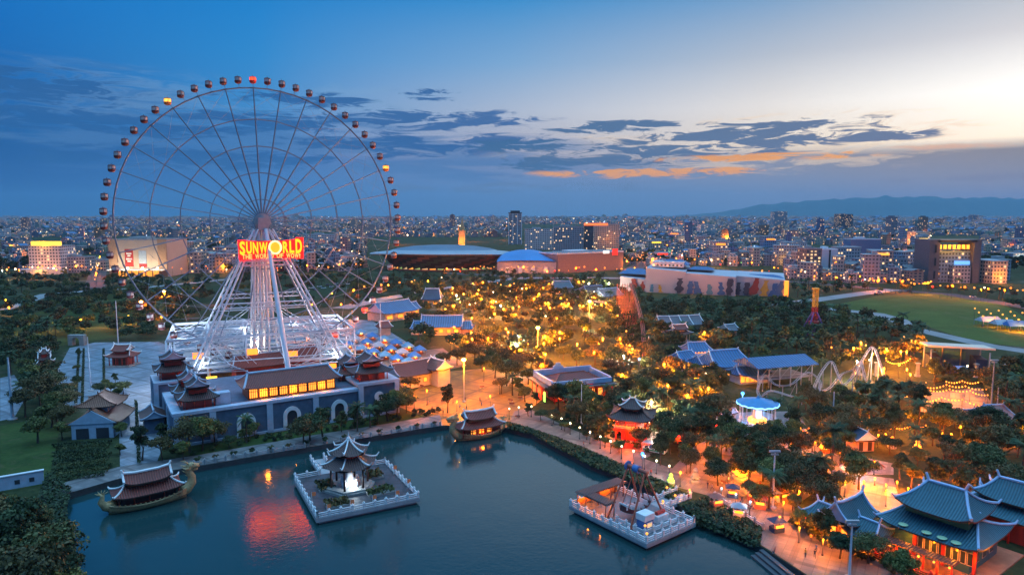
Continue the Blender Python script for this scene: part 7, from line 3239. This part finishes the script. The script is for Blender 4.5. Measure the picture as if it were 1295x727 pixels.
def city_lights(plots):
    rng = random.Random(5)
    # 300 nearest as street lamps of their own, the rest as one far scatter of lights
    strips = []
    for (a, b, n) in (((560, 350), (770, 352), 26), ((770, 352), (1010, 358), 20), ((1010, 358), (1180, 372), 24), ((1090, 366), (1295, 384), 26), ((0, 352), (130, 350), 22), ((215, 352), (460, 346), 26), ((440, 384), (560, 364), 10), ((760, 338), (850, 332), 26), ((790, 345), (860, 308), 16), ((850, 338), (960, 345), 18), ((120, 372), (128, 328), 8), ((960, 352), (1020, 354), 8)):
        for i in range(n):
            s = (i + rng.random()) / n
            strips.append((a[0] + (b[0] - a[0]) * s, a[1] + (b[1] - a[1]) * s + rng.uniform(-3, 3)))
    k = 0
    for u, v in strips:
        p = at(u, v)
        kind = rng.choices(['orange', 'warm', 'white', 'red', 'yellow', 'green'], [55, 25, 11, 4, 4, 1])[0]
        pw = 2600 if k % 4 == 0 else 0
        lamp(p, kind + ' street lamp on the avenues between the park and the city', h=9.0 if kind != 'red' else 7.0, rg=rng.choice([.45, .6, .75, .9]), kind=kind, power=pw, group=kind + ' street lamps along the avenues', name='street_lamp')
        k += 1
    for kind, m, frac in (('orange', lamp_orange, .47), ('warm', lamp_warm, .27), ('white', lamp_white, .15), ('cool', lamp_cool, .11)):
        mb = MB()
        for py_, px_, w, step, u, v in plots[200:]:
            if rng.random() < frac * (.36 if v > 285 else .55):
                z = rng.uniform(4, 13)
                r_ = py_ * rng.choice([.0004, .0006, .0009, .0012])
                x = px_ + step * .5
                y = py_ - step * .6
                i = len(mb.v)
                mb.v += [(x - r_, y, z), (x, y - r_, z), (x + r_, y, z), (x, y + r_, z), (x, y, z + r_), (x, y, z - r_)]
                for f in ((0, 1, 4), (1, 2, 4), (2, 3, 4), (3, 0, 4), (1, 0, 5), (2, 1, 5), (3, 2, 5), (0, 3, 5)):
                    mb.f.append(tuple(i + q for q in f))
                    mb.m.append(0)
        o = mb.build('distant_lights', m)
        o['kind'] = 'stuff'
    # pools of real light among the far roofs
    for i in range(46):
        u, v = rng.uniform(0, 1295), rng.uniform(282, 338)
        p = at(u, v)
        light((p.x, p.y, 16), 6500 * (p.y / 900) ** 1.3, rng.choice([(1, .45, .1), (1, .55, .2), (1, .38, .06)]), None, 2)


city_lights(plots)

# parked cars on the lit road behind the wheel
def car_mesh(col):
    b = MB()
    b.box((0, 0, .35), (4.3, 1.75, .6), 0, 0, .96)
    b2 = MB()
    b2.box((-.2, 0, .94), (2.4, 1.6, .6), 0, 0, .78)
    w = MB()
    w.tube((0, -.1, 0), (0, .1, 0), .33, n=10)
    return b.mesh('body', col), b2.mesh('cabin', glass_dark), w.mesh('wheel', dark_paint)


CARS = {n: car_mesh(mat('car_' + n, c, .3)) for n, c in (('white', (.65, .66, .68)), ('dark', (.04, .04, .05)), ('red', (.4, .03, .03)))}


def car(p, rz, n, group, label):
    t = thing('parked_car', label, 'car', p, rz, group)
    b, c, w = CARS[n]
    link('body', b, t)
    link('cabin', c, t)
    for x in (-1.35, 1.35):
        for y in (-.85, .85):
            link('wheel', w, t, (x, y, .33))


rng = random.Random(2)
for i in range(22):
    u = 352 + i * 5.2
    v = 372 - i * .9 + (3 if i % 2 else 0)
    n = 'white' if i % 3 else 'dark'
    car(at(u, v) + Vector((0, 0, .03)), R(20), n, n + ' cars parked behind the wheel', n + ' car parked in the row on the forecourt seen behind the wheel legs')
for i, (u, v) in enumerate(((1108, 373), (1112, 371), (700, 352), (640, 354), (880, 353), (950, 355), (1150, 369), (590, 361), (520, 372), (830, 352), (1230, 376))):
    n = ['dark', 'white', 'red'][i % 3]
    car(at(u, v) + Vector((0, 0, .04)), R(-5), n, n + ' cars on the avenue', n + ' car out on the roads beyond the park trees')

# tents on the far field
for i, (u, v) in enumerate(((1250, 412), (1268, 416), (1284, 418))):
    p = at(u, v)
    t = thing('field_tent', ['left', 'middle', 'right'][i] + ' one of three pale lit tents on the field edge at the right', 'tent', p)
    b = MB()
    b.v += [(-6, -4, 3), (6, -4, 3), (6, 4, 3), (-6, 4, 3), (-5, 0, 5.5), (5, 0, 5.5)]
    b.f += [(0, 1, 5, 4), (1, 2, 5), (2, 3, 4, 5), (3, 0, 4)]
    b.m += [0] * 4
    b.build('canopy', [MATS['white_canvas'], MATS['white_canvas'], blue_paint][i], t)
    for x in (-5.8, 5.8):
        for y in (-3.8, 3.8):
            q = MB()
            q.tube((x, y, 0), (x, y, 3), .12, n=5)
            q.build('leg', steel_grey, t)
    light((0, -7, 4), 2600, (1, .5, .1), t)
for i in range(14):
    lamp(at(1232 + i * 5, 403 + i * .5 + (i % 3) * 5), 'warm lamp around the pale tents at the field edge', h=6, rg=.5, kind='warm', power=0, group='lamps around the field tents')

# ================================================================== TREES


def crown_mesh(name, seed, Rr, Hc, clumps, per, leaf, m, z0, flat=1.0):
    rng = np.random.RandomState(seed)
    cs = []
    while len(cs) < clumps:
        p = rng.uniform(-1, 1, 3)
        if np.linalg.norm(p) > 1 or p[2] < -.75:
            continue
        if np.linalg.norm(p) < .35:
            continue
        cs.append(p)
    cs = np.array(cs)
    k = rng.uniform(.75, 1.15, (clumps, 1))
    cen = cs * np.array([Rr * .78, Rr * .78, Hc / 2 * .8]) * k
    cr = rng.uniform(.26, .42, clumps) * Rr
    V, Fc = [], []
    n = clumps * per
    ci = np.repeat(np.arange(clumps), per)
    d = rng.randn(n, 3)
    d /= np.linalg.norm(d, axis=1)[:, None]
    d[:, 2] = np.where(d[:, 2] < -.3, -d[:, 2] * .5, d[:, 2])
    pos = cen[ci] + d * (cr[ci] * rng.uniform(.55, 1.08, n))[:, None] * np.array([1, 1, .8 * flat])
    nr = d + rng.randn(n, 3) * .55
    nr /= np.linalg.norm(nr, axis=1)[:, None]
    a = np.cross(nr, rng.randn(n, 3))
    a /= np.linalg.norm(a, axis=1)[:, None]
    b = np.cross(nr, a)
    s = leaf * rng.uniform(.6, 1.35, n)
    a *= s[:, None]
    b *= (s * rng.uniform(.5, .9, n))[:, None]
    pos[:, 2] += z0 + Hc / 2
    verts = np.stack([pos - a, pos - b * .9, pos + a, pos + b], 1).reshape(-1, 3)
    faces = np.arange(n * 4).reshape(-1, 4)
    me = bpy.data.meshes.new(name)
    me.from_pydata(verts.tolist(), [], faces.tolist())
    me.materials.append(m)
    return me, verts, faces


def trunk_mesh(seed, h, r, Rr, Hc):
    rng = random.Random(seed)
    b = MB()
    top = Vector((rng.uniform(-.3, .3), rng.uniform(-.3, .3), h))
    b.path([(0, 0, 0), (top.x * .4, top.y * .5, h * .5), tuple(top)], [r, r * .75, r * .6], 7)
    for i in range(5):
        a = i * 1.256 + rng.random()
        e = top + Vector((math.cos(a) * Rr * .55, math.sin(a) * Rr * .55, Hc * rng.uniform(.25, .55)))
        m = top.lerp(e, .5) + Vector((0, 0, -.2))
        b.path([tuple(top - Vector((0, 0, h * .12 * (i % 3)))), tuple(m), tuple(e)], [r * .42, r * .3, r * .1], 5)
    return b.mesh('trunk', bark)


BROAD = []
for k in range(8):
    Rr = [3.4, 4.6, 2.2, 4.2, 3.0, 2.6, 4.4, 3.3][k]
    Hc = [4.6, 3.4, 6.6, 4.8, 6.2, 4.0, 3.6, 5.0][k]
    h = [2.4, 3.4, 2.2, 2.9, 2.6, 2.1, 3.4, 2.4][k]
    me, _, _ = crown_mesh('crown', k + 1, Rr, Hc, [32, 28, 28, 42, 32, 22, 26, 36][k], 150, .205, leafs[[0, 1, 0, 2, 1, 3, 2, 3][k]], h - .4)
    BROAD.append((me, trunk_mesh(k, h + .3, .24, Rr, Hc), Rr))


def palm_meshes(seed):
    rng = random.Random(seed)
    h = rng.uniform(5.5, 7.5)
    b = MB()
    bend = rng.uniform(-.5, .5)
    b.path([(0, 0, 0), (bend * .3, 0, h * .5), (bend, 0, h)], [.24, .17, .15], 7)
    tm = b.mesh('trunk', bark)
    c = MB()
    for i in range(17):
        a = i * 2.4 + rng.random() * .4
        L = rng.uniform(2.3, 3.0)
        el = rng.uniform(-.1, 1.0)
        pr = None
        for j in range(7):
            q = j / 6
            r_ = L * q
            z = h + math.sin(el) * r_ - 1.5 * q * q * (1.1 - .4 * el)
            p = Vector((bend + math.cos(a) * r_ * (math.cos(el) * .3 + .7), math.sin(a) * r_ * (math.cos(el) * .3 + .7), z))
            if pr is not None:
                d = (p - pr).normalized()
                sd = d.cross(Vector((0, 0, 1))).normalized()
                for sg in (-1, 1):
                    for w in (0, .5):
                        o = pr.lerp(p, w)
                        o2 = pr.lerp(p, w + .4)
                        ln = .75 * (1 - .55 * q)
                        c.face([o, o2, o2 + sd * sg * ln + d * .25 - Vector((0, 0, .28)), o + sd * sg * ln + d * .3 - Vector((0, 0, .32))])
            pr = p
    return c.mesh('crown', palm_leaf), tm


PALMS = [palm_meshes(k) for k in range(4)]
SHRUB = []
for k in range(4):
    me, _, _ = crown_mesh('foliage', 40 + k, 1.2, 1.5, 12, 46, .2, leafs[k % 3], 0)
    st = MB()
    for i in range(4):
        st.tube((0, 0, 0), (.5 * math.cos(i * 1.6), .5 * math.sin(i * 1.6), .9), .05, .02, 5)
    SHRUB.append((me, st.mesh('stem', bark)))
PAVED = list(KEEP)


def poly_w(pts):
    return [tuple(at(u, v).xy) for u, v in pts]


def scatter(rng, poly, n, mind, avoid=True, used=None):
    """points in a world polygon, keeping a distance"""
    xs, ys = [p[0] for p in poly], [p[1] for p in poly]
    used = [] if used is None else used
    out = []
    cell = {}
    tries = 0
    while len(out) < n and tries < n * 25:
        tries += 1
        p = (rng.uniform(min(xs), max(xs)), rng.uniform(min(ys), max(ys)))
        if not inside(p, poly):
            continue
        if avoid and any(inside(p, k) for k in KEEP):
            continue
        c = (int(p[0] // mind), int(p[1] // mind))
        if any((q[0] - p[0]) ** 2 + (q[1] - p[1]) ** 2 < mind * mind for dx in (-1, 0, 1) for dy in (-1, 0, 1) for q in cell.get((c[0] + dx, c[1] + dy), ())):
            continue
        cell.setdefault(c, []).append(p)
        out.append(p)
    return out


TR = random.Random(77)
broad_all, palm_all = [], []
REG = [  # polygon, broadleaf count, palm count, spacing, scale, region text
    ([(505, 366), (800, 360), (860, 470), (700, 470), (600, 462), (520, 445)], 330, 50, 5.2, (.7, 1.4), 'in the lamp lit wood in the middle of the park'),
    ([(800, 384), (1000, 386), (1060, 402), (1160, 420), (1180, 462), (1100, 472), (1030, 478), (880, 448), (800, 440)], 290, 80, 5.2, (.6, 1.35), 'in the dark wood before the open field'),
    ([(690, 500), (780, 478), (860, 470), (915, 500), (905, 556), (850, 572), (790, 545), (740, 538), (700, 520)], 60, 6, 5.4, (.7, 1.4), 'around the red pavilion'),
    ([(1000, 505), (1160, 500), (1165, 530), (1295, 540), (1295, 620), (1140, 590), (1090, 570), (1010, 545)], 95, 18, 5.6, (.6, 1.3), 'in the grove on the right'),
    ([(1180, 478), (1295, 470), (1295, 530), (1262, 515), (1245, 488), (1180, 490)], 34, 6, 5.5, (.9, 1.2), 'behind the festoon terrace'),
    ([(1090, 600), (1295, 618), (1295, 650), (1130, 618)], 46, 0, 4.6, (.8, 1.1), 'above the lit garden behind the temples'),
    ([(850, 560), (1060, 552), (1090, 620), (1010, 662), (930, 622), (870, 600)], 64, 6, 4.8, (.6, 1.25), 'on the paved east square'),
    ([(0, 392), (90, 372), (240, 368), (250, 400), (215, 430), (60, 440), (0, 470)], 200, 20, 6.0, (.8, 1.25), 'in the wild green left of the wheel'),
    ([(0, 440), (66, 440), (70, 500), (90, 520), (85, 560), (60, 605), (0, 615)], 52, 4, 6.0, (.9, 1.35), 'on the lawn at the left edge'),
    ([(1130, 362), (1295, 375), (1310, 398), (1180, 371), (1060, 372), (1000, 384), (1000, 362)], 44, 20, 8.0, (.7, 1.1), 'along the avenue behind the field'),
    ([(440, 355), (640, 348), (700, 352), (800, 356), (560, 366), (450, 384)], 90, 40, 6.0, (.8, 1.15), 'in front of the stadium'),
    ([(230, 356), (470, 346), (470, 384), (440, 400), (250, 395)], 110, 12, 7.0, (.8, 1.2), 'behind the wheel'),
    ([(0, 352), (140, 352), (215, 354), (215, 366), (60, 372), (0, 385)], 90, 10, 6.0, (.8, 1.2), 'before the shops on the left'),
    ([(510, 478), (690, 462), (705, 505), (660, 520), (560, 512), (520, 500)], 0, 0, 6.0, (.8, 1.2), ''),
]
for poly, nb, npalm, sp, sc, txt in REG:
    w = poly_w(poly)
    for p in scatter(TR, w, nb + npalm, sp, not txt.startswith('on the paved')):
        if TR.random() < nb / max(1, nb + npalm):
            broad_all.append((p, TR.uniform(*sc), txt))
        else:
            palm_all.append((p, TR.uniform(.9, 1.3), txt))
# the orange lit trees round the square, placed one by one
SINGLE = [(566, 522, 1.15, 'dark round tree standing alone on the orange square by the water'), (528, 486, 1.0, None), (540, 480, 1.1, None), (519, 497, .9, None), (551, 474, 1.0, None), (508, 512, 1.05, None), (626, 478, 1.3, None), (641, 488, 1.3, None), (655, 474, 1.35, None),
          (640, 468, 1.3, None), (622, 462, 1.2, None), (668, 486, 1.2, None), (672, 470, 1.3, None), (656, 500, 1.0, None), (600, 458, 1.2, None), (578, 462, 1.1, None), (560, 464, 1.0, None), (690, 478, 1.1, None), (610, 470, 1.1, None), (648, 482, 1.2, None), (634, 498, .9, None), (664, 508, .8, None), (678, 512, .7, None)]
for u, v, s, lab in SINGLE:
    p = at(u, v)
    broad_all.append(((p.x, p.y), s, lab or '@with leaves lit orange around the lamp lit square'))
for u, v, s in ((240, 572, 1.35), (256, 570, 1.4), (272, 563, 1.0), (310, 558, .8), (392, 557, 1.35), (408, 552, 1.2), (384, 562, 1.0), (432, 546, .75), (448, 540, .85), (490, 532, 1.3), (502, 527, 1.25), (478, 536, .9), (514, 522, .9), (232, 582, .7), (322, 552, .6), (290, 566, .6)):
    p = at(u, v)
    broad_all.append(((p.x, p.y), s, '@in the row in front of the blue fortress'))
for u, v, s, lab in ((180, 582, 1.15, 'round dense tree on the paving between the plaza and the dragon boat'), (66, 540, 1.6, 'big dark tree beside the orange tiled house'), (48, 560, 1.4, 'broad dark tree on the left lawn just before the pale blue wall'), (82, 522, 1.2, 'dark tree at the plaza corner behind the orange tiled house')):
    p = at(u, v)
    broad_all.append(((p.x, p.y), s, lab))
for u, v, s in ((10, 706, 1.3), (36, 700, 1.35), (62, 712, 1.2), (20, 738, 1.5), (52, 744, 1.5), (76, 756, 1.2), (-8, 676, 1.25), (24, 676, 1.1), (50, 684, 1.0), (2, 770, 1.6), (40, 778, 1.6), (72, 790, 1.3), (6, 656, .95), (70, 735, 1.0)):
    p = at(u, v)
    broad_all.append(((p.x, p.y), s, '@in the big clump at the bottom left corner by the lake'))
for u, v, s in ((700, 536, .6), (714, 545, .55), (742, 556, .6), (765, 566, .55), (668, 526, .6), (684, 532, .5), (783, 572, .6), (756, 548, 1.0), (730, 538, .9), (770, 545, 1.1), (810, 566, .8), (835, 588, .9), (847, 574, 1.1), (860, 560, 1.2), (936, 586, 1.3), (912, 578, 1.1), (975, 622, 1.2), (990, 612, 1.1), (960, 640, 1.0), (1020, 616, 1.3), (1008, 630, 1.1), (1030, 640, 1.0), (968, 596, 1.2)):
    p = at(u, v)
    broad_all.append(((p.x, p.y), s, '@between the lake promenade and the lit squares'))
for u, v, s in ((1040, 690, .9), (1062, 706, .8), (1098, 712, .8), (1030, 678, .7), (1140, 738, .9), (1010, 668, .8)):
    p = at(u, v)
    broad_all.append(((p.x, p.y), s, '@before the orange lit wall of the low gatehouse'))
for u, v in ((312, 560), (452, 545), (468, 540), (640, 480), (648, 500), (978, 540), (1010, 552), (1110, 520), (1124, 530), (1136, 516), (1098, 524), (1120, 512), (1010, 532)):
    p = at(u, v)
    palm_all.append(((p.x, p.y), 1.05, '@with drooping fronds near the promenade or the grove paths'))

KIND = {0: 'dark green', 1: 'mid green', 2: 'dark green', 3: 'olive green', 4: 'mid green', 5: 'yellow green', 6: 'olive green', 7: 'yellow green'}
broad_all.sort(key=lambda q: q[0][0] ** 2 + q[0][1] ** 2)
palm_all.sort(key=lambda q: q[0][0] ** 2 + q[0][1] ** 2)


def grow(kind, name, p, s, k, txt):
    if kind == 'broad':
        cm, tm, _ = BROAD[k]
        base = KIND[k] + ' broadleaf tree '
        cat = 'tree'
    else:
        cm, tm = PALMS[k]
        base = 'palm tree '
        cat = 'palm'
    if txt.startswith('@'):
        lab, grp = base + txt[1:], base + txt[1:]
    elif txt.startswith(('in ', 'on ', 'around', 'behind', 'above', 'along', 'before')):
        lab, grp = base + txt, base + txt
    else:
        lab, grp = txt, None
    t = thing(name, lab, cat, (p[0], p[1], 0), TR.uniform(0, 6.28), grp)
    t.scale = (s * TR.uniform(.9, 1.12), s * TR.uniform(.9, 1.12), s * TR.uniform(.88, 1.15))
    link('crown', cm, t)
    link('trunk', tm, t)


for p, s, txt in broad_all[:300]:
    grow('broad', 'broadleaf_tree', p, s, TR.randrange(8), txt)
for p, s, txt in palm_all[:300]:
    grow('palm', 'palm_tree', p, s, TR.randrange(4), txt)
print('trees', len(broad_all), len(palm_all))


def mass(name, items, seeds, m):
    """the farther trees, too many to list, joined as one wood"""
    metas = []
    for k in range(4):
        _, v, f = crown_mesh('tmp', 60 + k + seeds, [3.7, 3.0, 4.2, 3.3][k], [5.0, 6.4, 4.2, 4.6][k], 20, 18 if seeds == 30 else 36, .62 if seeds == 30 else .42, m, 2.0)
        metas.append((v, f))
    V, Fs = [], []
    o = 0
    for p, s, _ in items:
        v, f = metas[TR.randrange(4)]
        a = TR.uniform(0, 6.28)
        ca, sa = math.cos(a), math.sin(a)
        q = v * s * np.array([1, 1, TR.uniform(.85, 1.15)])
        q = np.stack([q[:, 0] * ca - q[:, 1] * sa + p[0], q[:, 0] * sa + q[:, 1] * ca + p[1], q[:, 2]], 1)
        V.append(q)
        Fs.append(f + o)
        o += len(v)
    if not V:
        return
    me = bpy.data.meshes.new(name)
    V = np.concatenate(V)
    Fs = np.concatenate(Fs)
    me.vertices.add(len(V))
    me.vertices.foreach_set('co', V.ravel())
    me.loops.add(Fs.size)
    me.loops.foreach_set('vertex_index', Fs.ravel().astype(np.int32))
    me.polygons.add(len(Fs))
    me.polygons.foreach_set('loop_start', np.arange(0, Fs.size, 4, dtype=np.int32))
    me.update(calc_edges=True)
    me.materials.append(m)
    ob = link(name, me)
    ob['kind'] = 'stuff'


rest = broad_all[300:]
for k in range(4):
    mass('distant_wood', [q for i, q in enumerate(rest) if i % 4 == k], 10 * (k if k < 3 else 5), leafs[k])
# street trees among the city roofs
cg = []
for _ in range(2600):
    u, v = TR.uniform(-40, 1340), 345 - abs(TR.gauss(0, 1)) * 26
    if v < 279:
        continue
    if any(a <= u <= c and b <= v <= d for a, b, c, d in LANDMARK_BOX):
        continue
    p = at(u, v)
    cg.append(((p.x, p.y), TR.uniform(.9, 1.5) * (1 + p.y / 3000), ''))
mass('city_trees', cg, 30, leafs[0])

# hedges of the formal garden in the lower left
for i in range(9):
    a, b_ = at(66 + (i % 2) * 5, 566 + i * 5.4), at(142 - (i % 3) * 4, 561 + i * 5.0)
    c = (a + b_) / 2
    t = thing('hedge_row', 'clipped dark hedge row in the formal garden behind the dragon boat', 'hedge', c, math.atan2((b_ - a).y, (b_ - a).x), 'hedge rows of the formal garden')
    L = (b_ - a).length
    rg = np.random.RandomState(i)
    mb = MB()
    for _ in range(int(L * 55)):
        q = Vector((rg.uniform(-L / 2, L / 2), rg.uniform(-.5, .5), rg.uniform(.05, 1.15)))
        if rg.rand() < .5:
            q.z = rg.uniform(.9, 1.2)
        n_ = Vector(rg.randn(3)).normalized()
        o1 = n_.orthogonal().normalized() * .18
        o2 = n_.cross(o1)
        mb.face([q - o1, q - o2, q + o1, q + o2])
    mb.build('foliage', leafs[i % 2], t)

# shrubs along promenades and planting beds
sh = []
for poly, n in (([(640, 536), (664, 544), (720, 566), (800, 600), (850, 618), (840, 612), (760, 575), (700, 546)], 0),
                ([(1000, 660), (1105, 702), (1150, 722), (1130, 726), (1080, 704), (1000, 668)], 30), ([(215, 572), (480, 526), (556, 520), (556, 524), (480, 537), (390, 551), (245, 576)], 44), ([(1180, 480), (1260, 478), (1260, 486), (1180, 488)], 26),
                ([(690, 520), (760, 540), (840, 570), (860, 590), (780, 568), (710, 538)], 40), ([(440, 470), (520, 466), (520, 480), (500, 486)], 8)):
    sh += scatter(TR, poly_w(poly), n, 1.6, False)
for k, p in enumerate(sh):
    if inside(p, LAKE):
        continue
    a, b_ = SHRUB[k % 4]
    t = thing('shrub', ['dark', 'mid green', 'olive', 'dark'][k % 4] + ' leafy shrub in the planting beds along the lake paths', 'shrub', (p[0], p[1], 0), TR.uniform(0, 6), ['dark', 'mid green', 'olive', 'dark'][k % 4] + ' shrubs along the lake paths')
    s = TR.uniform(.6, 1.2)
    t.scale = (s, s, s)
    link('foliage', a, t)
    link('stem', b_, t)
# planter bowls with small bushes on the near promenade
for i in range(14):
    s = i / 13
    u, v = 250 + 300 * s, 585 - 46.5 * s
    p = at(u, v)
    t = thing('planter', 'stone planter with a clipped bush in the row along the near lake promenade', 'planter', p, 0, 'planters along the near promenade')
    mb = MB()
    mb.lathe([(.55, 0), (.75, .6), (.65, .6)], n=10)
    mb.build('bowl', stone, t)
    o = link('bush', SHRUB[(i + 1) % 4][0], t, (0, 0, .5))
    o.scale = (.8, .8, .8)


def weeds(poly, n, seed, hmax=1.0, z=0.0):
    """rough growth on the banks: uncountable"""
    rg = random.Random(seed)
    w = poly_w(poly)
    xs, ys = [p[0] for p in w], [p[1] for p in w]
    mb = MB()
    while len(mb.f) < n:
        p = (rg.uniform(min(xs), max(xs)), rg.uniform(min(ys), max(ys)))
        if not inside(p, w):
            continue
        c = Vector((p[0], p[1], z + rg.random() * hmax))
        n_ = Vector((rg.gauss(0, .7), rg.gauss(0, .7), 1)).normalized()
        o1 = n_.orthogonal().normalized() * rg.uniform(.15, .4)
        o2 = n_.cross(o1)
        mb.face([c - o1, c - o2, c + o1, c + o2])
    o = mb.build('bank_weeds', leafs[seed % 3])
    o['kind'] = 'stuff'


weeds([(640, 534), (664, 540), (700, 552), (740, 568), (800, 594), (850, 614), (862, 622), (850, 634), (800, 609), (747, 589), (724, 577), (693, 561), (672, 549), (644, 543)], 9000, 1, .55)
weeds([(862, 640), (898, 628), (964, 668), (960, 692), (932, 677), (878, 655)], 5000, 0, .5)
weeds([(862, 640), (898, 630), (960, 672), (955, 690), (932, 679), (880, 660)], 3000, 3, .5, -.6)
weeds([(60, 600), (90, 620), (84, 650), (97, 700), (100, 740), (70, 740), (40, 660)], 4000, 0, 1.4)
# a few rocks at the waterline
for i, (u, v) in enumerate(((672, 549), (683, 554), (694, 561), (738, 583), (747, 589), (756, 593), (900, 662), (916, 670))):
    p = at(u, v, -1.5)
    mb = MB()
    rg = random.Random(i)
    mb.lathe([(.8, -.3), (1.2, .1), (.9, .55), (.35, .8)], n=8, sx=rg.uniform(.8, 1.5), sy=rg.uniform(.6, 1))
    o = mb.build('rock', mat('pale_rock', (.34, .33, .31), .9, var=.3, bump=.5), None, (p.x, p.y, -1.5), rg.random() * 3)
    tag(o, 'pale rock at the waterline of the weedy east bank', 'rock', 'rocks along the east bank')


# planting strips and young trees on the pale plaza
for i, (a, b_) in enumerate((((100, 442), (96, 512)), ((106, 442), (104, 514)), ((131, 442), (132, 512)), ((172, 508), (176, 588)))):
    pa, pb = at(*a), at(*b_)
    t = thing('planting_strip', 'narrow dark planting strip running down the grey plaza', 'planting', (pa + pb) / 2, math.atan2((pb - pa).y, (pb - pa).x), 'planting strips on the plaza')
    L = (pb - pa).length
    k = MB()
    k.box((0, 0, 0), (L, .7, .35))
    k.build('kerb', stone, t)
    k = MB()
    rg = random.Random(i)
    for _ in range(int(L * 16)):
        c = Vector((rg.uniform(-L / 2, L / 2), rg.uniform(-.4, .4), .35 + rg.random() * .6))
        n_ = Vector((rg.gauss(0, 1), rg.gauss(0, 1), rg.gauss(0, 1) + .3)).normalized()
        o1 = n_.orthogonal().normalized() * .2
        o2 = n_.cross(o1)
        k.face([c - o1, c - o2, c + o1, c + o2])
    k.build('foliage', leafs[0], t)
for u, v, s in ((98, 470, .6), (97, 490, .6), (133, 490, .55), (140, 498, .6), (146, 486, .6), (100, 452, .5), (82, 505, .8), (88, 500, .7), (150, 505, .8), (156, 498, .7), (150, 530, .7), (205, 560, .8), (154, 552, .6), (152, 575, .6), (205, 582, .9), (128, 500, .7)):
    p = at(u, v)
    grow('broad', 'broadleaf_tree', (p.x, p.y), s, TR.randrange(8), '@planted young along the strips of the grey plaza')
# benches and bins on the squares
bench = MB()
bench.box((0, 0, .42), (1.7, .45, .06))
bench_m = bench.mesh('seat', timber_red)
bk = MB()
bk.box((0, .22, .5), (1.7, .06, .4))
bk_m = bk.mesh('backrest', timber_red)
lgm = MB()
lgm.box((0, 0, 0), (.08, .4, .42))
lg_m = lgm.mesh('leg', steel_grey)
stall_cols = [('red', rust_paint), ('brown', timber_red), ('grey', MATS['white_canvas']), ('dark blue', MATS['navy_wall'])]
rb = random.Random(31)
n_b = n_s = 0
while n_b < 26 or n_s < 9:
    a, b_, c, d = rb.choice([(860, 1000, 570, 640), (900, 1040, 600, 660), (520, 660, 480, 530), (1000, 1120, 565, 600), (930, 1060, 640, 700)])
    u, v = rb.uniform(a, b_), rb.uniform(c, d)
    p = at(u, v)
    if inside(p, LAKE) or not any(inside(p, k) for k in KEEP):
        continue
    if n_b < 26:
        n_b += 1
        t = thing('bench', 'small timber park bench on the paved squares by the lake', 'bench', p + Vector((0, 0, .03)), rb.uniform(0, 6.28), 'park benches on the squares')
        link('seat', bench_m, t)
        link('backrest', bk_m, t)
        for x in (-.7, .7):
            link('leg', lg_m, t, (x, 0, 0))
    elif a != 520 and n_s < 9:
        n_s += 1
        nm, m = stall_cols[n_s % 4]
        t = thing('snack_stall', nm + ' roofed snack stall with lit counter among the trees of the east square', 'stall', p + Vector((0, 0, .03)), rb.uniform(-.6, .6), nm + ' snack stalls on the east square')
        k = MB()
        k.box((0, 0, 0), (2.4, 1.8, 1.0))
        k.build('counter', m, t)
        for x in (-1.1, 1.1):
            for y in (-.8, .8):
                k = MB()
                k.box((x, y, 1.0), (.08, .08, 1.3))
                k.build('post', steel_grey, t)
        k = MB()
        k.v += [(-1.6, -1.3, 2.3), (1.6, -1.3, 2.3), (1.6, 1.3, 2.3), (-1.6, 1.3, 2.3), (0, 0, 3.2)]
        k.f += [(0, 1, 4), (1, 2, 4), (2, 3, 4), (3, 0, 4), (3, 2, 1, 0)]
        k.m += [0] * 5
        k.build('canopy', m, t)
        k = MB()
        k.box((0, -.95, 1.1), (1.8, .06, .5))
        k.build('lit_panel', rb.choice([win_lit, lamp_warm, lamp_orange]), t)
        light((0, -1.8, 1.8), 90, (1, .42, .1), t, .2)

# ------------------------------------------------------------------ evening haze
HAZE_DENSITY = 3.8e-5


def haze():
    mb = MB()
    mb.box((0, 10500, -3.4), (44000, 23000, 720))
    m = bpy.data.materials.new('haze')
    m.use_nodes = True
    nt = m.node_tree
    nt.nodes.clear()
    out = nt.nodes.new('ShaderNodeOutputMaterial')
    v = nt.nodes.new('ShaderNodeVolumePrincipled')
    v.inputs['Color'].default_value = (.38, .75, 1.0, 1)
    v.inputs['Density'].default_value = HAZE_DENSITY
    v.inputs['Anisotropy'].default_value = 0.0
    nt.links.new(v.outputs[0], out.inputs['Volume'])
    o = mb.build('haze', m)
    o['kind'] = 'stuff'


haze()
